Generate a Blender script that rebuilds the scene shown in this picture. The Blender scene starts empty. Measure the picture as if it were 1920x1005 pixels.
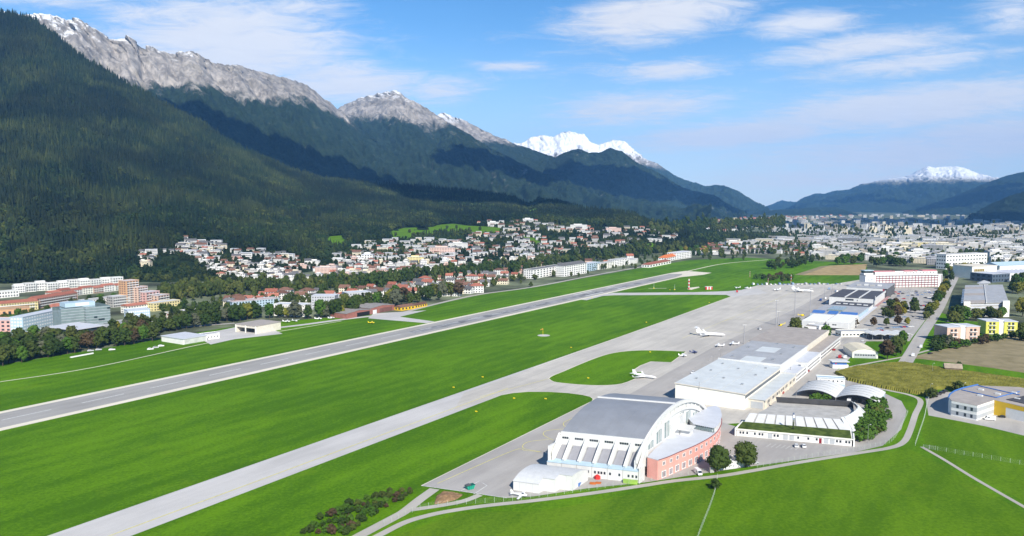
import bpy, math, random
import numpy as np
random.seed(7); RNG = np.random.default_rng(7)
R = math.radians
# ------------------------------------------------------------------ camera
CAM_H, FPX, VH, CX, CY = 135.0, 1450.0, 382.0, 960.0, 502.5
PITCH = math.atan((CY - VH) / FPX)
scene = bpy.context.scene
COL = scene.collection
cam = bpy.data.cameras.new('camera'); cam.sensor_width = 36; cam.lens = 36 * FPX / 1920.0
cam.clip_start = 1.0; cam.clip_end = 120000
camo = bpy.data.objects.new('camera', cam); COL.objects.link(camo)
camo.location = (0, 0, CAM_H); camo.rotation_euler = (math.pi / 2 - PITCH, 0, 0)
scene.camera = camo
# ------------------------------------------------------------------ exposure
scene.view_settings.view_transform = 'Standard'; scene.view_settings.look = 'None'
scene.view_settings.exposure = 0.55; scene.view_settings.gamma = 1.0
scene.view_settings.use_curve_mapping = False
# ------------------------------------------------------------------ sun
SUN_EL = R(37)
SUN_AZ = math.atan2(0.30, -0.95)          # azimuth of the sun, clockwise from +Y (behind the camera, to its right)
SV = (math.sin(SUN_AZ) * math.cos(SUN_EL), math.cos(SUN_AZ) * math.cos(SUN_EL), math.sin(SUN_EL))
sl = bpy.data.lights.new('sun', 'SUN'); sl.energy = 5.0; sl.angle = R(0.53); sl.color = (1.0, 0.94, 0.83)
slo = bpy.data.objects.new('sun', sl); COL.objects.link(slo); slo.location = (0, 0, 4000)
slo.rotation_euler = (math.pi / 2 - SUN_EL, 0, math.pi - SUN_AZ)
# ------------------------------------------------------------------ world: clear sky with thin streaky clouds
w = bpy.data.worlds.new('World'); scene.world = w; w.use_nodes = True
try:
    w.cycles.sampling_method = 'MANUAL'; w.cycles.sample_map_resolution = 512
except Exception:
    pass
nt = w.node_tree; NN = nt.nodes; LL = nt.links; NN.clear()
class G:
    """tiny expression helper for node maths"""
    def __init__(s, tree): s.t = tree
    def m(s, op, a, b=None, c=None, clamp=False):
        n = s.t.nodes.new('ShaderNodeMath'); n.operation = op; n.use_clamp = clamp
        for i, x in enumerate((a, b, c)):
            if x is None: continue
            if isinstance(x, (int, float)): n.inputs[i].default_value = x
            else: s.t.links.new(x, n.inputs[i])
        return n.outputs[0]
    def mix(s, f, a, b, mode='MIX'):
        n = s.t.nodes.new('ShaderNodeMix'); n.data_type = 'RGBA'; n.blend_type = mode
        for i, x in ((0, f), (6, a), (7, b)):
            if isinstance(x, (int, float)): n.inputs[i].default_value = x
            elif isinstance(x, (tuple, list)): n.inputs[i].default_value = (x[0], x[1], x[2], 1)
            else: s.t.links.new(x, n.inputs[i])
        return n.outputs[2]
    def noise(s, vec, scale, detail=4, rough=0.55, dist=0.0, dim='3D'):
        n = s.t.nodes.new('ShaderNodeTexNoise'); n.noise_dimensions = dim
        n.inputs['Scale'].default_value = scale; n.inputs['Detail'].default_value = detail
        n.inputs['Roughness'].default_value = rough; n.inputs['Distortion'].default_value = dist
        if vec is not None: s.t.links.new(vec, n.inputs['Vector'])
        return n.outputs['Fac']
    def ramp(s, x, lo, hi):
        n = s.t.nodes.new('ShaderNodeMapRange'); n.interpolation_type = 'SMOOTHSTEP'
        s.t.links.new(x, n.inputs[0]); n.inputs[1].default_value = lo; n.inputs[2].default_value = hi
        return n.outputs[0]
    def map(s, vec, sc=(1, 1, 1), loc=(0, 0, 0), rot=(0, 0, 0)):
        n = s.t.nodes.new('ShaderNodeMapping'); n.inputs['Scale'].default_value = sc
        n.inputs['Location'].default_value = loc; n.inputs['Rotation'].default_value = rot
        s.t.links.new(vec, n.inputs['Vector']); return n.outputs[0]
    def sep(s, v):
        n = s.t.nodes.new('ShaderNodeSeparateXYZ'); s.t.links.new(v, n.inputs[0]); return n.outputs
    def comb(s, x, y, z):
        n = s.t.nodes.new('ShaderNodeCombineXYZ')
        for i, q in enumerate((x, y, z)):
            if isinstance(q, (int, float)): n.inputs[i].default_value = q
            else: s.t.links.new(q, n.inputs[i])
        return n.outputs[0]
g = G(nt)
sky = NN.new('ShaderNodeTexSky'); sky.sky_type = 'NISHITA'; sky.sun_disc = False
sky.sun_elevation = SUN_EL; sky.sun_rotation = SUN_AZ; sky.altitude = 1500
sky.air_density = 1.0; sky.dust_density = 0.25; sky.ozone_density = 2.2
hs = NN.new('ShaderNodeHueSaturation'); hs.inputs['Saturation'].default_value = 1.28; hs.inputs['Value'].default_value = 1.0
LL.new(sky.outputs[0], hs.inputs['Color'])
tc = NN.new('ShaderNodeTexCoord'); gen = tc.outputs['Generated']
sx, sy, sz = g.sep(gen)
yy = g.m('MAXIMUM', sy, 0.05)
gx = g.m('DIVIDE', sx, yy); gz = g.m('DIVIDE', sz, yy)                 # tangent of azimuth and elevation
zz = g.m('ADD', g.m('MAXIMUM', sz, 0.0), 0.10)
pl = g.comb(g.m('DIVIDE', sx, zz), g.m('DIVIDE', sy, zz), 0.0)         # position on a flat cloud deck
n_big = g.noise(g.map(pl, (0.55, 0.8, 1), (3.1, 1.7, 0)), 1.0, 7, 0.62, 0.6)
n_fine = g.noise(g.map(pl, (1.9, 3.0, 1), (7.3, 2.2, 0), (0, 0, 0.25)), 2.4, 9, 0.72, 0.8)
n_str = g.noise(g.comb(gx, g.m('MULTIPLY', g.m('ADD', gz, g.m('MULTIPLY', gx, -0.10)), 7.0), 0.3), 3.2, 7, 0.6, 0.7)
def tz(u, v):
    return ((u - CX) / FPX, (VH - v) / FPX)
CLOUDS = [  # centre (degrees given as picture tangents), half sizes, tilt, strength
    (440, 90, 260, 100, .05, 1.1), (640, 160, 190, 48, .05, 1.0), (330, 40, 170, 35, .0, .8), (120, 8, 170, 24, 0, .75), (560, 28, 150, 30, 0, .7),
    (830, 172, 110, 36, -.1, .75), (1225, 40, 190, 56, -.12, 1.0), (960, 130, 95, 13, .0, .75), (1250, 137, 150, 22, -.07, .85),
    (1495, 52, 120, 30, -.05, .85), (1600, 95, 220, 30, -.12, .9), (1690, 125, 210, 32, -.12, .8), (1690, 205, 330, 44, -.10, 1.25), (1400, 252, 220, 28, -.08, 1.2),
    (1880, 40, 90, 50, -.1, .7), (1190, 205, 190, 36, -.08, .9), (1650, 290, 340, 45, -.02, .95), (1850, 260, 200, 60, 0, .95), (1560, 335, 300, 30, 0, .85), (1330, 310, 180, 26, 0, .3), (1480, 150, 90, 10, -.08, .5), (1820, 150, 120, 16, -.1, .5)]
acc = None
for (u, v, su, sv_, tilt, st) in CLOUDS:
    cx_, cz_ = tz(u, v); a = su / FPX; b = sv_ / FPX
    dx = g.m('SUBTRACT', gx, cx_); dz = g.m('ADD', g.m('SUBTRACT', gz, cz_), g.m('MULTIPLY', dx, tilt))
    rr = g.m('ADD', g.m('POWER', g.m('DIVIDE', dx, a), 2.0), g.m('POWER', g.m('DIVIDE', dz, b), 2.0))
    e = g.m('MULTIPLY', g.m('POWER', 2.718, g.m('MULTIPLY', rr, -1.0)), st)
    acc = e if acc is None else g.m('MAXIMUM', acc, e)
front = g.m('MULTIPLY', acc, g.ramp(sy, 0.1, 0.4))
base = g.m('MULTIPLY', g.ramp(n_big, 0.48, 0.72), 0.36)
dens = g.m('MAXIMUM', front, base)
brk = g.m('ADD', g.m('MULTIPLY', n_fine, 0.95), g.m('MULTIPLY', n_str, 0.60))
cov = g.m('MULTIPLY', g.ramp(g.m('ADD', g.m('MULTIPLY', dens, 1.15), g.m('MULTIPLY', g.m('SUBTRACT', brk, 0.94), 1.45)), -0.02, 0.92), 0.96)
cov = g.m('MULTIPLY', cov, g.ramp(sz, -0.01, 0.03))
cc = g.mix(n_fine, (5.3, 5.5, 6.1), (6.7, 6.8, 7.0))
hzn = g.m('MULTIPLY', g.m('SUBTRACT', 1.0, g.ramp(sz, -0.02, 0.23)), 0.8)
skyb = g.mix(hzn, hs.outputs[0], (4.6, 5.7, 7.0))                     # pale blue air low over the valley
skyc = g.mix(cov, skyb, cc)
bg = NN.new('ShaderNodeBackground'); bg.inputs[1].default_value = 0.108
LL.new(skyc, bg.inputs[0])
wo = NN.new('ShaderNodeOutputWorld'); LL.new(bg.outputs[0], wo.inputs[0])
scene.cycles.max_bounces = 5; scene.cycles.diffuse_bounces = 2; scene.cycles.glossy_bounces = 2
scene.cycles.transparent_max_bounces = 6; scene.cycles.volume_bounces = 0

# ================================================================== helpers
def ray(u, v):
    x = (u - CX) / FPX; y = (CY - v) / FPX
    return (x, math.cos(PITCH) + y * math.sin(PITCH), y * math.cos(PITCH) - math.sin(PITCH))
def at(u, v, z=0.0):
    dx, dy, dz = ray(u, v); t = (z - CAM_H) / dz
    return (dx * t, dy * t)
def atd(u, v, Y):
    dx, dy, dz = ray(u, v); t = Y / dy
    return (dx * t, Y, CAM_H + dz * t)
_d = ray(1885, 382); TH = math.atan2(_d[0], _d[1])         # direction of the runway
ER = (math.sin(TH), math.cos(TH)); EN = (-math.cos(TH), math.sin(TH))
def W(a, b): return (a * ER[0] + b * EN[0], a * ER[1] + b * EN[1])   # airfield (along, left of) -> world
def AB(x, y): return (x * ER[0] + y * ER[1], x * EN[0] + y * EN[1])

class MB:
    """collects geometry for ONE mesh object"""
    def __init__(s): s.v = []; s.f = []; s.m = []
    def add(s, vs, fs, mi=0):
        o = len(s.v); s.v.extend(vs); s.f.extend([tuple(i + o for i in f) for f in fs]); s.m.extend([mi] * len(fs)); return s
    def box(s, x0, x1, y0, y1, z0, z1, mi=0):
        return s.add([(x0, y0, z0), (x1, y0, z0), (x1, y1, z0), (x0, y1, z0), (x0, y0, z1), (x1, y0, z1), (x1, y1, z1), (x0, y1, z1)],
                     [(0, 3, 2, 1), (4, 5, 6, 7), (0, 1, 5, 4), (1, 2, 6, 5), (2, 3, 7, 6), (3, 0, 4, 7)], mi)
    def hexa(s, b4, t4, mi=0):
        return s.add(list(b4) + list(t4), [(0, 3, 2, 1), (4, 5, 6, 7), (0, 1, 5, 4), (1, 2, 6, 5), (2, 3, 7, 6), (3, 0, 4, 7)], mi)
    def prism(s, poly, z0, z1, mi=0):
        n = len(poly)
        ar = sum(poly[i][0] * poly[(i + 1) % n][1] - poly[(i + 1) % n][0] * poly[i][1] for i in range(n))
        if ar < 0: poly = poly[::-1]
        vs = [(p[0], p[1], z0) for p in poly] + [(p[0], p[1], z1) for p in poly]
        fs = [tuple(range(n - 1, -1, -1)), tuple(range(n, 2 * n))] + [(i, (i + 1) % n, n + (i + 1) % n, n + i) for i in range(n)]
        return s.add(vs, fs, mi)
    def xprism(s, prof, x0, x1, mi=0):
        """profile of (y, z) points (counter-clockwise seen from +x) extruded along x"""
        n = len(prof)
        vs = [(x0, p[0], p[1]) for p in prof] + [(x1, p[0], p[1]) for p in prof]
        fs = [tuple(range(n - 1, -1, -1)), tuple(range(n, 2 * n))] + [(i, (i + 1) % n, n + (i + 1) % n, n + i) for i in range(n)]
        return s.add(vs, fs, mi)
    def yprism(s, prof, y0, y1, mi=0):
        n = len(prof)
        vs = [(p[0], y0, p[1]) for p in prof] + [(p[0], y1, p[1]) for p in prof]
        fs = [tuple(range(n)), tuple(range(2 * n - 1, n - 1, -1))] + [(i, n + i, n + (i + 1) % n, (i + 1) % n) for i in range(n)]
        return s.add(vs, fs, mi)
    def tube(s, p0, p1, r0, r1=None, n=6, mi=0):
        r1 = r0 if r1 is None else r1
        d = np.array(p1, float) - np.array(p0, float); L = np.linalg.norm(d); d /= max(L, 1e-9)
        u = np.cross(d, (0, 0, 1) if abs(d[2]) < .9 else (1, 0, 0)); u /= np.linalg.norm(u); w_ = np.cross(d, u)
        vs = []
        for p, r in ((p0, r0), (p1, r1)):
            for i in range(n):
                a = 2 * math.pi * i / n; q = np.array(p) + r * (math.cos(a) * u + math.sin(a) * w_); vs.append(tuple(q))
        fs = [(i, (i + 1) % n, n + (i + 1) % n, n + i) for i in range(n)] + [tuple(range(n - 1, -1, -1)), tuple(range(n, 2 * n))]
        return s.add(vs, fs, mi)
    def lathe_x(s, prof, n=12, mi=0, sy=1.0, sz=1.0, zc=None):
        """profile of (x, radius) turned round the x axis"""
        o = []
        for k, (x, r) in enumerate(prof):
            z0 = 0 if zc is None else zc[k]
            for i in range(n):
                a = 2 * math.pi * i / n; o.append((x, r * sy * math.cos(a), z0 + r * sz * math.sin(a)))
        m = len(prof); fs = []
        for k in range(m - 1):
            for i in range(n):
                j = (i + 1) % n; fs.append((k * n + i, k * n + j, (k + 1) * n + j, (k + 1) * n + i))
        fs += [tuple(range(n - 1, -1, -1)), tuple(range((m - 1) * n, m * n))]
        return s.add(o, fs, mi)
    def mesh(s, name, mats, smooth=False):
        me = bpy.data.meshes.new(name); me.from_pydata(s.v, [], s.f)
        for mm in (mats if isinstance(mats, (list, tuple)) else [mats]): me.materials.append(mm)
        if len(set(s.m)) > 1: me.polygons.foreach_set('material_index', s.m)
        if smooth: me.polygons.foreach_set('use_smooth', [True] * len(s.f))
        me.update(); return me
def link(name, me, parent=None, loc=None, rz=None):
    o = bpy.data.objects.new(name, me); COL.objects.link(o)
    if parent is not None: o.parent = parent
    if loc is not None: o.location = loc
    if rz is not None: o.rotation_euler = (0, 0, rz)
    return o
def part(name, mb, mats, parent, smooth=False, stuff=False):
    o = link(name, mb.mesh(name, mats, smooth), parent)
    if stuff: o['kind'] = 'stuff'
    return o
def tag(o, label, cat, group=None):
    o['label'] = label; o['category'] = cat
    if group: o['group'] = group
    return o
def thing(name, label, cat, loc=(0, 0, 0), rz=0.0, group=None):
    if len(loc) == 2: loc = (loc[0], loc[1], 0.0)
    return tag(link(name, None, None, loc, rz), label, cat, group)
def struct(o): o['kind'] = 'structure'; return o
def copy_tree(o, parent=None):
    c = o.copy(); COL.objects.link(c); c.parent = parent
    for ch in o.children: copy_tree(ch, c)
    return c
# ------------------------------------------------------------------ materials
MATS = {}
def mat(name, col, rough=0.7, var=0.12, scale=0.3, spec=0.25, metal=0.0, bump=0.0, bscale=None, world=False, col2=None, detail=5, island=0.0):
    if name in MATS: return MATS[name]
    m = bpy.data.materials.new(name); m.use_nodes = True; t = m.node_tree; gg = G(t)
    b = t.nodes['Principled BSDF']; b.inputs['Roughness'].default_value = rough; b.inputs['Metallic'].default_value = metal
    b.inputs['Specular IOR Level'].default_value = spec
    if world: vec = t.nodes.new('ShaderNodeNewGeometry').outputs['Position']
    else: vec = t.nodes.new('ShaderNodeTexCoord').outputs['Object']
    lo = tuple(c * (1 - var) for c in col); hi = tuple(min(1, c * (1 + var)) for c in (col2 or col))
    f = gg.ramp(gg.noise(vec, scale, detail, 0.6), 0.3, 0.7)
    c = gg.mix(f, lo, hi)
    if island:
        oi = t.nodes.new('ShaderNodeObjectInfo')
        c = gg.mix(island, c, gg.mix(oi.outputs['Random'], (0, 0, 0), (1, 1, 1)), 'SOFT_LIGHT')
    t.links.new(c, b.inputs['Base Color'])
    if bump:
        bn = t.nodes.new('ShaderNodeBump'); bn.inputs['Strength'].default_value = bump; bn.inputs['Distance'].default_value = 0.2
        t.links.new(gg.noise(vec, bscale or scale * 4, 4), bn.inputs['Height']); t.links.new(bn.outputs[0], b.inputs['Normal'])
    MATS[name] = m; return m
def tree_mat(name, c0, c1, c2=None, per=False):
    """foliage: colour from object random and leaf-scale noise"""
    m = bpy.data.materials.new(name); m.use_nodes = True; t = m.node_tree; gg = G(t)
    b = t.nodes['Principled BSDF']; b.inputs['Roughness'].default_value = 0.75; b.inputs['Specular IOR Level'].default_value = 0.12
    oi = t.nodes.new('ShaderNodeObjectInfo').outputs['Random']
    pos = t.nodes.new('ShaderNodeTexCoord').outputs['Object']
    n = gg.ramp(gg.noise(pos, 0.55, 4, 0.6), 0.3, 0.7)
    wpos = t.nodes.new('ShaderNodeNewGeometry').outputs['Position']
    stand = gg.ramp(gg.noise(wpos, 0.0055, 5, 0.65), 0.42, 0.64)
    c = gg.mix(gg.m('MULTIPLY_ADD', oi, 0.55, gg.m('MULTIPLY', n, 0.25)), c0, c1)
    if c2: c = gg.mix(gg.m('MULTIPLY', gg.ramp(oi, 0.72, 1.0), gg.m('MULTIPLY_ADD', stand, 0.5, 0.4)), c, c2)
    c = gg.mix(gg.m('MULTIPLY', stand, 0.5), c, c2 or c1)
    if per: c = gg.mix(gg.m('MULTIPLY', gg.ramp(gg.noise(wpos, 0.0032, 6, 0.7, 0.5), 0.62, 0.40), 0.72), c, tuple(q * 0.45 for q in c0))  # broad darker stands; they also paint in the look of shaded gullies
    t.links.new(c, b.inputs['Base Color'])
    return m
# ------------------------------------------------------------------ vectorised gradient noise
_perm = np.random.default_rng(11).permutation(512).astype(np.int64)
_perm = np.concatenate([_perm, _perm, _perm])
_ga = np.random.default_rng(12).random(2048) * 2 * np.pi
def pn(x, y):
    xi = np.floor(x).astype(np.int64); yi = np.floor(y).astype(np.int64); xf = x - xi; yf = y - yi
    u = xf * xf * xf * (xf * (xf * 6 - 15) + 10); v = yf * yf * yf * (yf * (yf * 6 - 15) + 10)
    def gr(ix, iy, dx, dy):
        h = _perm[_perm[ix & 511] + (iy & 511)]; return np.cos(_ga[h]) * dx + np.sin(_ga[h]) * dy
    a = gr(xi, yi, xf, yf); b = gr(xi + 1, yi, xf - 1, yf); c = gr(xi, yi + 1, xf, yf - 1); d = gr(xi + 1, yi + 1, xf - 1, yf - 1)
    return (a + u * (b - a)) * (1 - v) + (c + u * (d - c)) * v
def fbm(x, y, o=5, gain=0.5, lac=2.03):
    s = 0; a = 1.0; n = 0
    for i in range(o):
        s = s + a * pn(x + 17.3 * i, y - 9.1 * i); n += a; a *= gain; x = x * lac; y = y * lac
    return s / n * 1.6
def ridged(x, y, o=5, gain=0.55, lac=2.1):
    s = 0; a = 1.0; n = 0
    for i in range(o):
        s = s + a * (1 - np.abs(pn(x + 31.7 * i, y + 5.3 * i)) * 2.2); n += a; a *= gain; x = x * lac; y = y * lac
    return s / n
# ================================================================== ground and pavements
def sheet(name, pts, z, m, kind=True):
    """flat sheet of world points"""
    mb = MB(); n = len(pts)
    ar = sum(pts[i][0] * pts[(i + 1) % n][1] - pts[(i + 1) % n][0] * pts[i][1] for i in range(n))
    if ar < 0: pts = pts[::-1]
    mb.add([(p[0], p[1], z) for p in pts], [tuple(range(n))])
    o = link(name, mb.mesh(name, m)); struct(o); return o
def smooth_line(pts, sub=6):
    out = []; n = len(pts)
    for i in range(n - 1):
        p0 = pts[max(i - 1, 0)]; p1 = pts[i]; p2 = pts[i + 1]; p3 = pts[min(i + 2, n - 1)]
        for k in range(sub):
            t = k / sub
            out.append(tuple(0.5 * (2 * p1[j] + (p2[j] - p0[j]) * t + (2 * p0[j] - 5 * p1[j] + 4 * p2[j] - p3[j]) * t * t + (3 * p1[j] - p0[j] - 3 * p2[j] + p3[j]) * t ** 3) for j in (0, 1)))
    out.append(tuple(pts[-1])); return out
def strip_geo(mb, line, wd, z, mi=0):
    n = len(line); L = []; Rr = []
    for i in range(n):
        a = np.array(line[max(i - 1, 0)]); b = np.array(line[min(i + 1, n - 1)]); d = b - a; d = d / np.linalg.norm(d); q = np.array((-d[1], d[0])) * wd / 2
        p = np.array(line[i]); L.append(tuple(p + q) + (z,)); Rr.append(tuple(p - q) + (z,))
    mb.add(L + Rr, [(n + i, n + i + 1, i + 1, i) for i in range(n - 1)], mi)
def strip(name, px, wd, z, m, sub=6):
    mb = MB(); strip_geo(mb, smooth_line([at(*p) for p in px], sub), wd, z)
    return struct(link(name, mb.mesh(name, m)))

def grass_mat(name, dark, light, yellow, stripes=True):
    m = bpy.data.materials.new(name); m.use_nodes = True; t = m.node_tree; gg = G(t); b = t.nodes['Principled BSDF']
    b.inputs['Roughness'].default_value = 0.9; b.inputs['Specular IOR Level'].default_value = 0.08
    pos = t.nodes.new('ShaderNodeNewGeometry').outputs['Position']
    rp = gg.map(pos, (1, 1, 1), (0, 0, 0), (0, 0, TH))          # x across, y along the runway
    big = gg.ramp(gg.noise(gg.map(rp, (0.016, 0.006, 1)), 1.0, 5, 0.6, 0.6), 0.32, 0.68)
    mid = gg.ramp(gg.noise(gg.map(rp, (0.11, 0.03, 1)), 1.0, 6, 0.65, 0.4), 0.3, 0.7)
    fine = gg.ramp(gg.noise(pos, 0.55, 6, 0.75), 0.3, 0.72)
    f = gg.m('ADD', gg.m('ADD', gg.m('MULTIPLY', big, 0.36), gg.m('MULTIPLY', mid, 0.20)), gg.m('MULTIPLY', fine, 0.44))
    if stripes:
        wv = gg.m('SINE', gg.m('ADD', gg.m('MULTIPLY', gg.sep(rp)[0], 0.42), gg.m('MULTIPLY', gg.noise(pos, 0.01, 3), 5.0)))
        f = gg.m('ADD', f, gg.m('MULTIPLY', wv, 0.055))
    c = gg.mix(gg.ramp(f, 0.18, 0.86), dark, light)
    c = gg.mix(gg.m('MULTIPLY', gg.ramp(gg.noise(pos, 0.035, 6, 0.7), 0.56, 0.8), 0.45), c, yellow)
    t.links.new(c, b.inputs['Base Color'])
    bn = t.nodes.new('ShaderNodeBump'); bn.inputs['Strength'].default_value = 0.5; bn.inputs['Distance'].default_value = 0.35
    t.links.new(gg.noise(pos, 0.9, 6, 0.75), bn.inputs['Height']); t.links.new(bn.outputs[0], b.inputs['Normal'])
    return m
def pave_mat(name, col, stain=0.16, joint=0.0, warm=None):
    m = bpy.data.materials.new(name); m.use_nodes = True; t = m.node_tree; gg = G(t); b = t.nodes['Principled BSDF']
    b.inputs['Roughness'].default_value = 0.85; b.inputs['Specular IOR Level'].default_value = 0.2
    pos = t.nodes.new('ShaderNodeNewGeometry').outputs['Position']
    rp = gg.map(pos, (1, 1, 1), (0, 0, 0), (0, 0, TH))
    n1 = gg.ramp(gg.noise(gg.map(rp, (0.12, 0.012, 1)), 1.0, 6, 0.65), 0.3, 0.7)
    n2 = gg.ramp(gg.noise(pos, 0.02, 5, 0.6), 0.35, 0.65)
    n3 = gg.noise(pos, 0.6, 6, 0.75)
    f = gg.m('ADD', gg.m('ADD', gg.m('MULTIPLY', n1, 0.45), gg.m('MULTIPLY', n2, 0.35)), gg.m('MULTIPLY', n3, 0.3))
    c = gg.mix(f, tuple(x * (1 - stain) for x in col), tuple(x * (1 + stain * .7) for x in (warm or col)))
    if joint:
        for k in (0, 1):
            fr = gg.m('FRACT', gg.m('DIVIDE', gg.sep(rp)[k], joint)); dd = gg.m('ABSOLUTE', gg.m('SUBTRACT', fr, 0.5))
            c = gg.mix(gg.m('MULTIPLY', gg.m('GREATER_THAN', dd, 0.480), 0.30), c, tuple(x * .55 for x in col))
    t.links.new(c, b.inputs['Base Color']); return m
M_GRASS = grass_mat('mown grass', (0.050, 0.132, 0.002), (0.110, 0.236, 0.004), (0.160, 0.245, 0.008))
M_MEADOW = grass_mat('meadow grass', (0.060, 0.138, 0.002), (0.118, 0.228, 0.005), (0.155, 0.22, 0.01), False)
M_MEADOW2 = grass_mat('pale meadow grass', (0.058, 0.135, 0.004), (0.118, 0.215, 0.008), (0.17, 0.22, 0.015), True)
M_GROUND = mat('valley floor', (0.075, 0.085, 0.055), 0.95, 0.5, 0.012, 0.1, world=True, col2=(0.13, 0.15, 0.09))
M_ASPH = pave_mat('runway asphalt', (0.33, 0.32, 0.305), 0.2)
M_SHOULDER = pave_mat('runway shoulder', (0.68, 0.63, 0.52), 0.12)
M_TAXI = pave_mat('taxiway concrete', (0.50, 0.485, 0.47), 0.18)
M_APRON = pave_mat('apron concrete', (0.46, 0.435, 0.40), 0.19, 7.5, (0.51, 0.48, 0.43))
M_APRON2 = pave_mat('apron asphalt', (0.375, 0.355, 0.335), 0.22)
M_YARD = pave_mat('yard asphalt', (0.40, 0.38, 0.355), 0.22)
M_ROAD = pave_mat('service road', (0.42, 0.395, 0.35), 0.18)
M_WHITE = mat('white marking paint', (0.56, 0.56, 0.55), 0.7, 0.25, 0.8, world=True)
M_YELLOW = mat('yellow marking paint', (0.66, 0.60, 0.16), 0.7, 0.2, 0.5, world=True)
M_RUBBER = mat('rubber darkened asphalt', (0.165, 0.165, 0.17), 0.8, 0.3, 0.06, world=True, col2=(0.27, 0.27, 0.275))

gr = MB(); gr.add([(-16500, -5500, 0), (16500, -5500, 0), (16500, 22500, 0), (-16500, 22500, 0)], [(0, 1, 2, 3)])
struct(link('ground', gr.mesh('ground', M_GROUND)))
P = lambda *l: [at(*p) for p in l]
sheet('airfield_grass', P((-500, 770), (0, 684), (150, 660), (310, 634), (420, 615), (520, 603), (640, 594), (760, 585), (800, 575), (830, 568), (900, 553), (1000, 539), (1120, 517), (1210, 501), (1290, 488), (1400, 483), (1455, 486), (1625, 494), (1625, 530), (1700, 560), (1800, 600), (1920, 612), (2350, 680), (2350, 1150), (-700, 1150)), 0.02, M_GRASS)
# runway: beige shoulders, asphalt, markings
RW_END = 1425
sheet('runway_shoulder', [W(-150, 499.6), W(RW_END - 60, 499.6), W(RW_END + 10, 480), W(RW_END + 60, 480), W(RW_END + 75, 538), W(RW_END + 20, 546), W(-150, 547.0)], 0.05, M_SHOULDER)
sheet('runway', [W(-150, 506.2), W(RW_END - 70, 506.2), W(RW_END - 20, 512), W(RW_END + 6, 520), W(RW_END - 10, 541), W(-150, 541)], 0.08, M_ASPH)
sheet('runway_wheel_track', [W(620, 514), W(1290, 516), W(1330, 521), W(1290, 526), W(620, 527)], 0.10, M_RUBBER)
mk = MB()
a0 = AB(*at(150.6, 755))[0]
k = -6
while a0 + k * 50 < 1180:
    a = a0 + k * 50
    if not (900 < a < 985): mk.add([W(a, 523.1) + (0.13,), W(a + 30, 523.1) + (0.13,), W(a + 30, 524.3) + (0.13,), W(a, 524.3) + (0.13,)], [(0, 1, 2, 3)])
    k += 1
for a, L in ((1010, 60), (1120, 30)):
    for b0 in (512, 532): mk.add([W(a, b0) + (0.13,), W(a + L, b0) + (0.13,), W(a + L, b0 + 3.5) + (0.13,), W(a, b0 + 3.5) + (0.13,)], [(0, 1, 2, 3)])
struct(link('runway_marking', mk.mesh('runway_marking', M_WHITE)))
# taxiways and aprons
sheet('taxiway', [W(-150, 294.8), W(470, 294.8), W(520, 290), W(900, 290), W(900, 326), W(-150, 322.6)], 0.05, M_TAXI)
sheet('link_taxiway', P((1090, 562), (1128, 552.5), (1150, 549.2), (1300, 548), (1365, 546), (1420, 541), (1440, 550), (1372.5, 557), (1362, 553.0), (1300, 552.6), (1150, 553.8), (1130, 555), (1100, 563)), 0.11, M_TAXI)
sheet('apron', P((850, 771), (900, 754.5), (940, 741), (962, 737), (991, 734.6), (1029, 734.8), (1065, 737), (1092, 740.6), (1107, 744), (1112.5, 748.5), (1110, 752.5), (1040, 790), (1270, 800), (1450, 790), (1560, 690), (1640, 620), (1700, 560), (1640, 520), (1560, 533), (1500, 531), (1420, 535), (1392, 543), (1372.5, 555.5), (1238.8, 604.5), (1000, 689.7), (870, 737)), 0.065, M_APRON)
sheet('apron_front', P((1112, 752), (790, 911), (865, 921.5), (950, 934), (1000, 931), (1100, 916), (1215, 904), (1330, 886), (1420, 873), (1600, 848.5), (1655, 836), (1690, 805), (1700, 770), (1690, 752), (1668, 742), (1560, 690), (1500, 760), (1380, 800), (1250, 760), (1170, 745)), 0.08, M_APRON2)
sheet('apron_lane', P((1176, 742), (1330, 655), (1420, 612), (1500, 575), (1560, 541), (1580, 545), (1505, 615), (1400, 690), (1280, 760)), 0.095, M_APRON2)
sheet('service_lane', [W(430, 127.5), W(820, 127.5), W(820, 109), W(700, 109), W(590, 111), W(430, 112)], 0.10, M_YARD)
isl = P(*smooth_line([(1028.7, 710), (1035.8, 704.8), (1059.7, 695), (1095.5, 679.7), (1131.3, 666.6), (1162.4, 659.9), (1203, 657), (1250, 657.6), (1286.6, 659.4)], 3), (1259, 679.7), (1220.9, 678), (1200.6, 686), (1190, 693), (1189, 696.5), (1203, 697.6), (1204, 700), *smooth_line([(1197, 708), (1167, 719.6), (1133.7, 722.7), (1095.5, 722), (1059.7, 719), (1038, 716), (1028.7, 710)], 3)[:-1])
sheet('grass_island', isl, 0.13, M_GRASS)
bl = MB(); strip_geo(bl, isl + isl[:1], 0.9, 0.135); struct(link('island_edge_strip', bl.mesh('island_edge_strip', M_SHOULDER)))
bl = MB(); strip_geo(bl, P((940, 741), (962, 737), (991, 734.6), (1029, 734.8), (1065, 737), (1092, 740.6), (1107, 744), (1112.5, 748.5), (1110, 752.5), (790, 911)), 0.6, 0.12)
strip_geo(bl, P((1000, 689.7), (1238.8, 604.5), (1372.5, 555.5)), 1.0, 0.12); struct(link('apron_edge_strip', bl.mesh('apron_edge_strip', M_SHOULDER)))
yl = MB(); strip_geo(yl, [W(-100, 302.2), W(470, 302.2)], 0.55, 0.12)
strip_geo(yl, smooth_line(P((900, 744), (1000, 718), (1100, 690)), 6), 0.4, 0.13)
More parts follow.
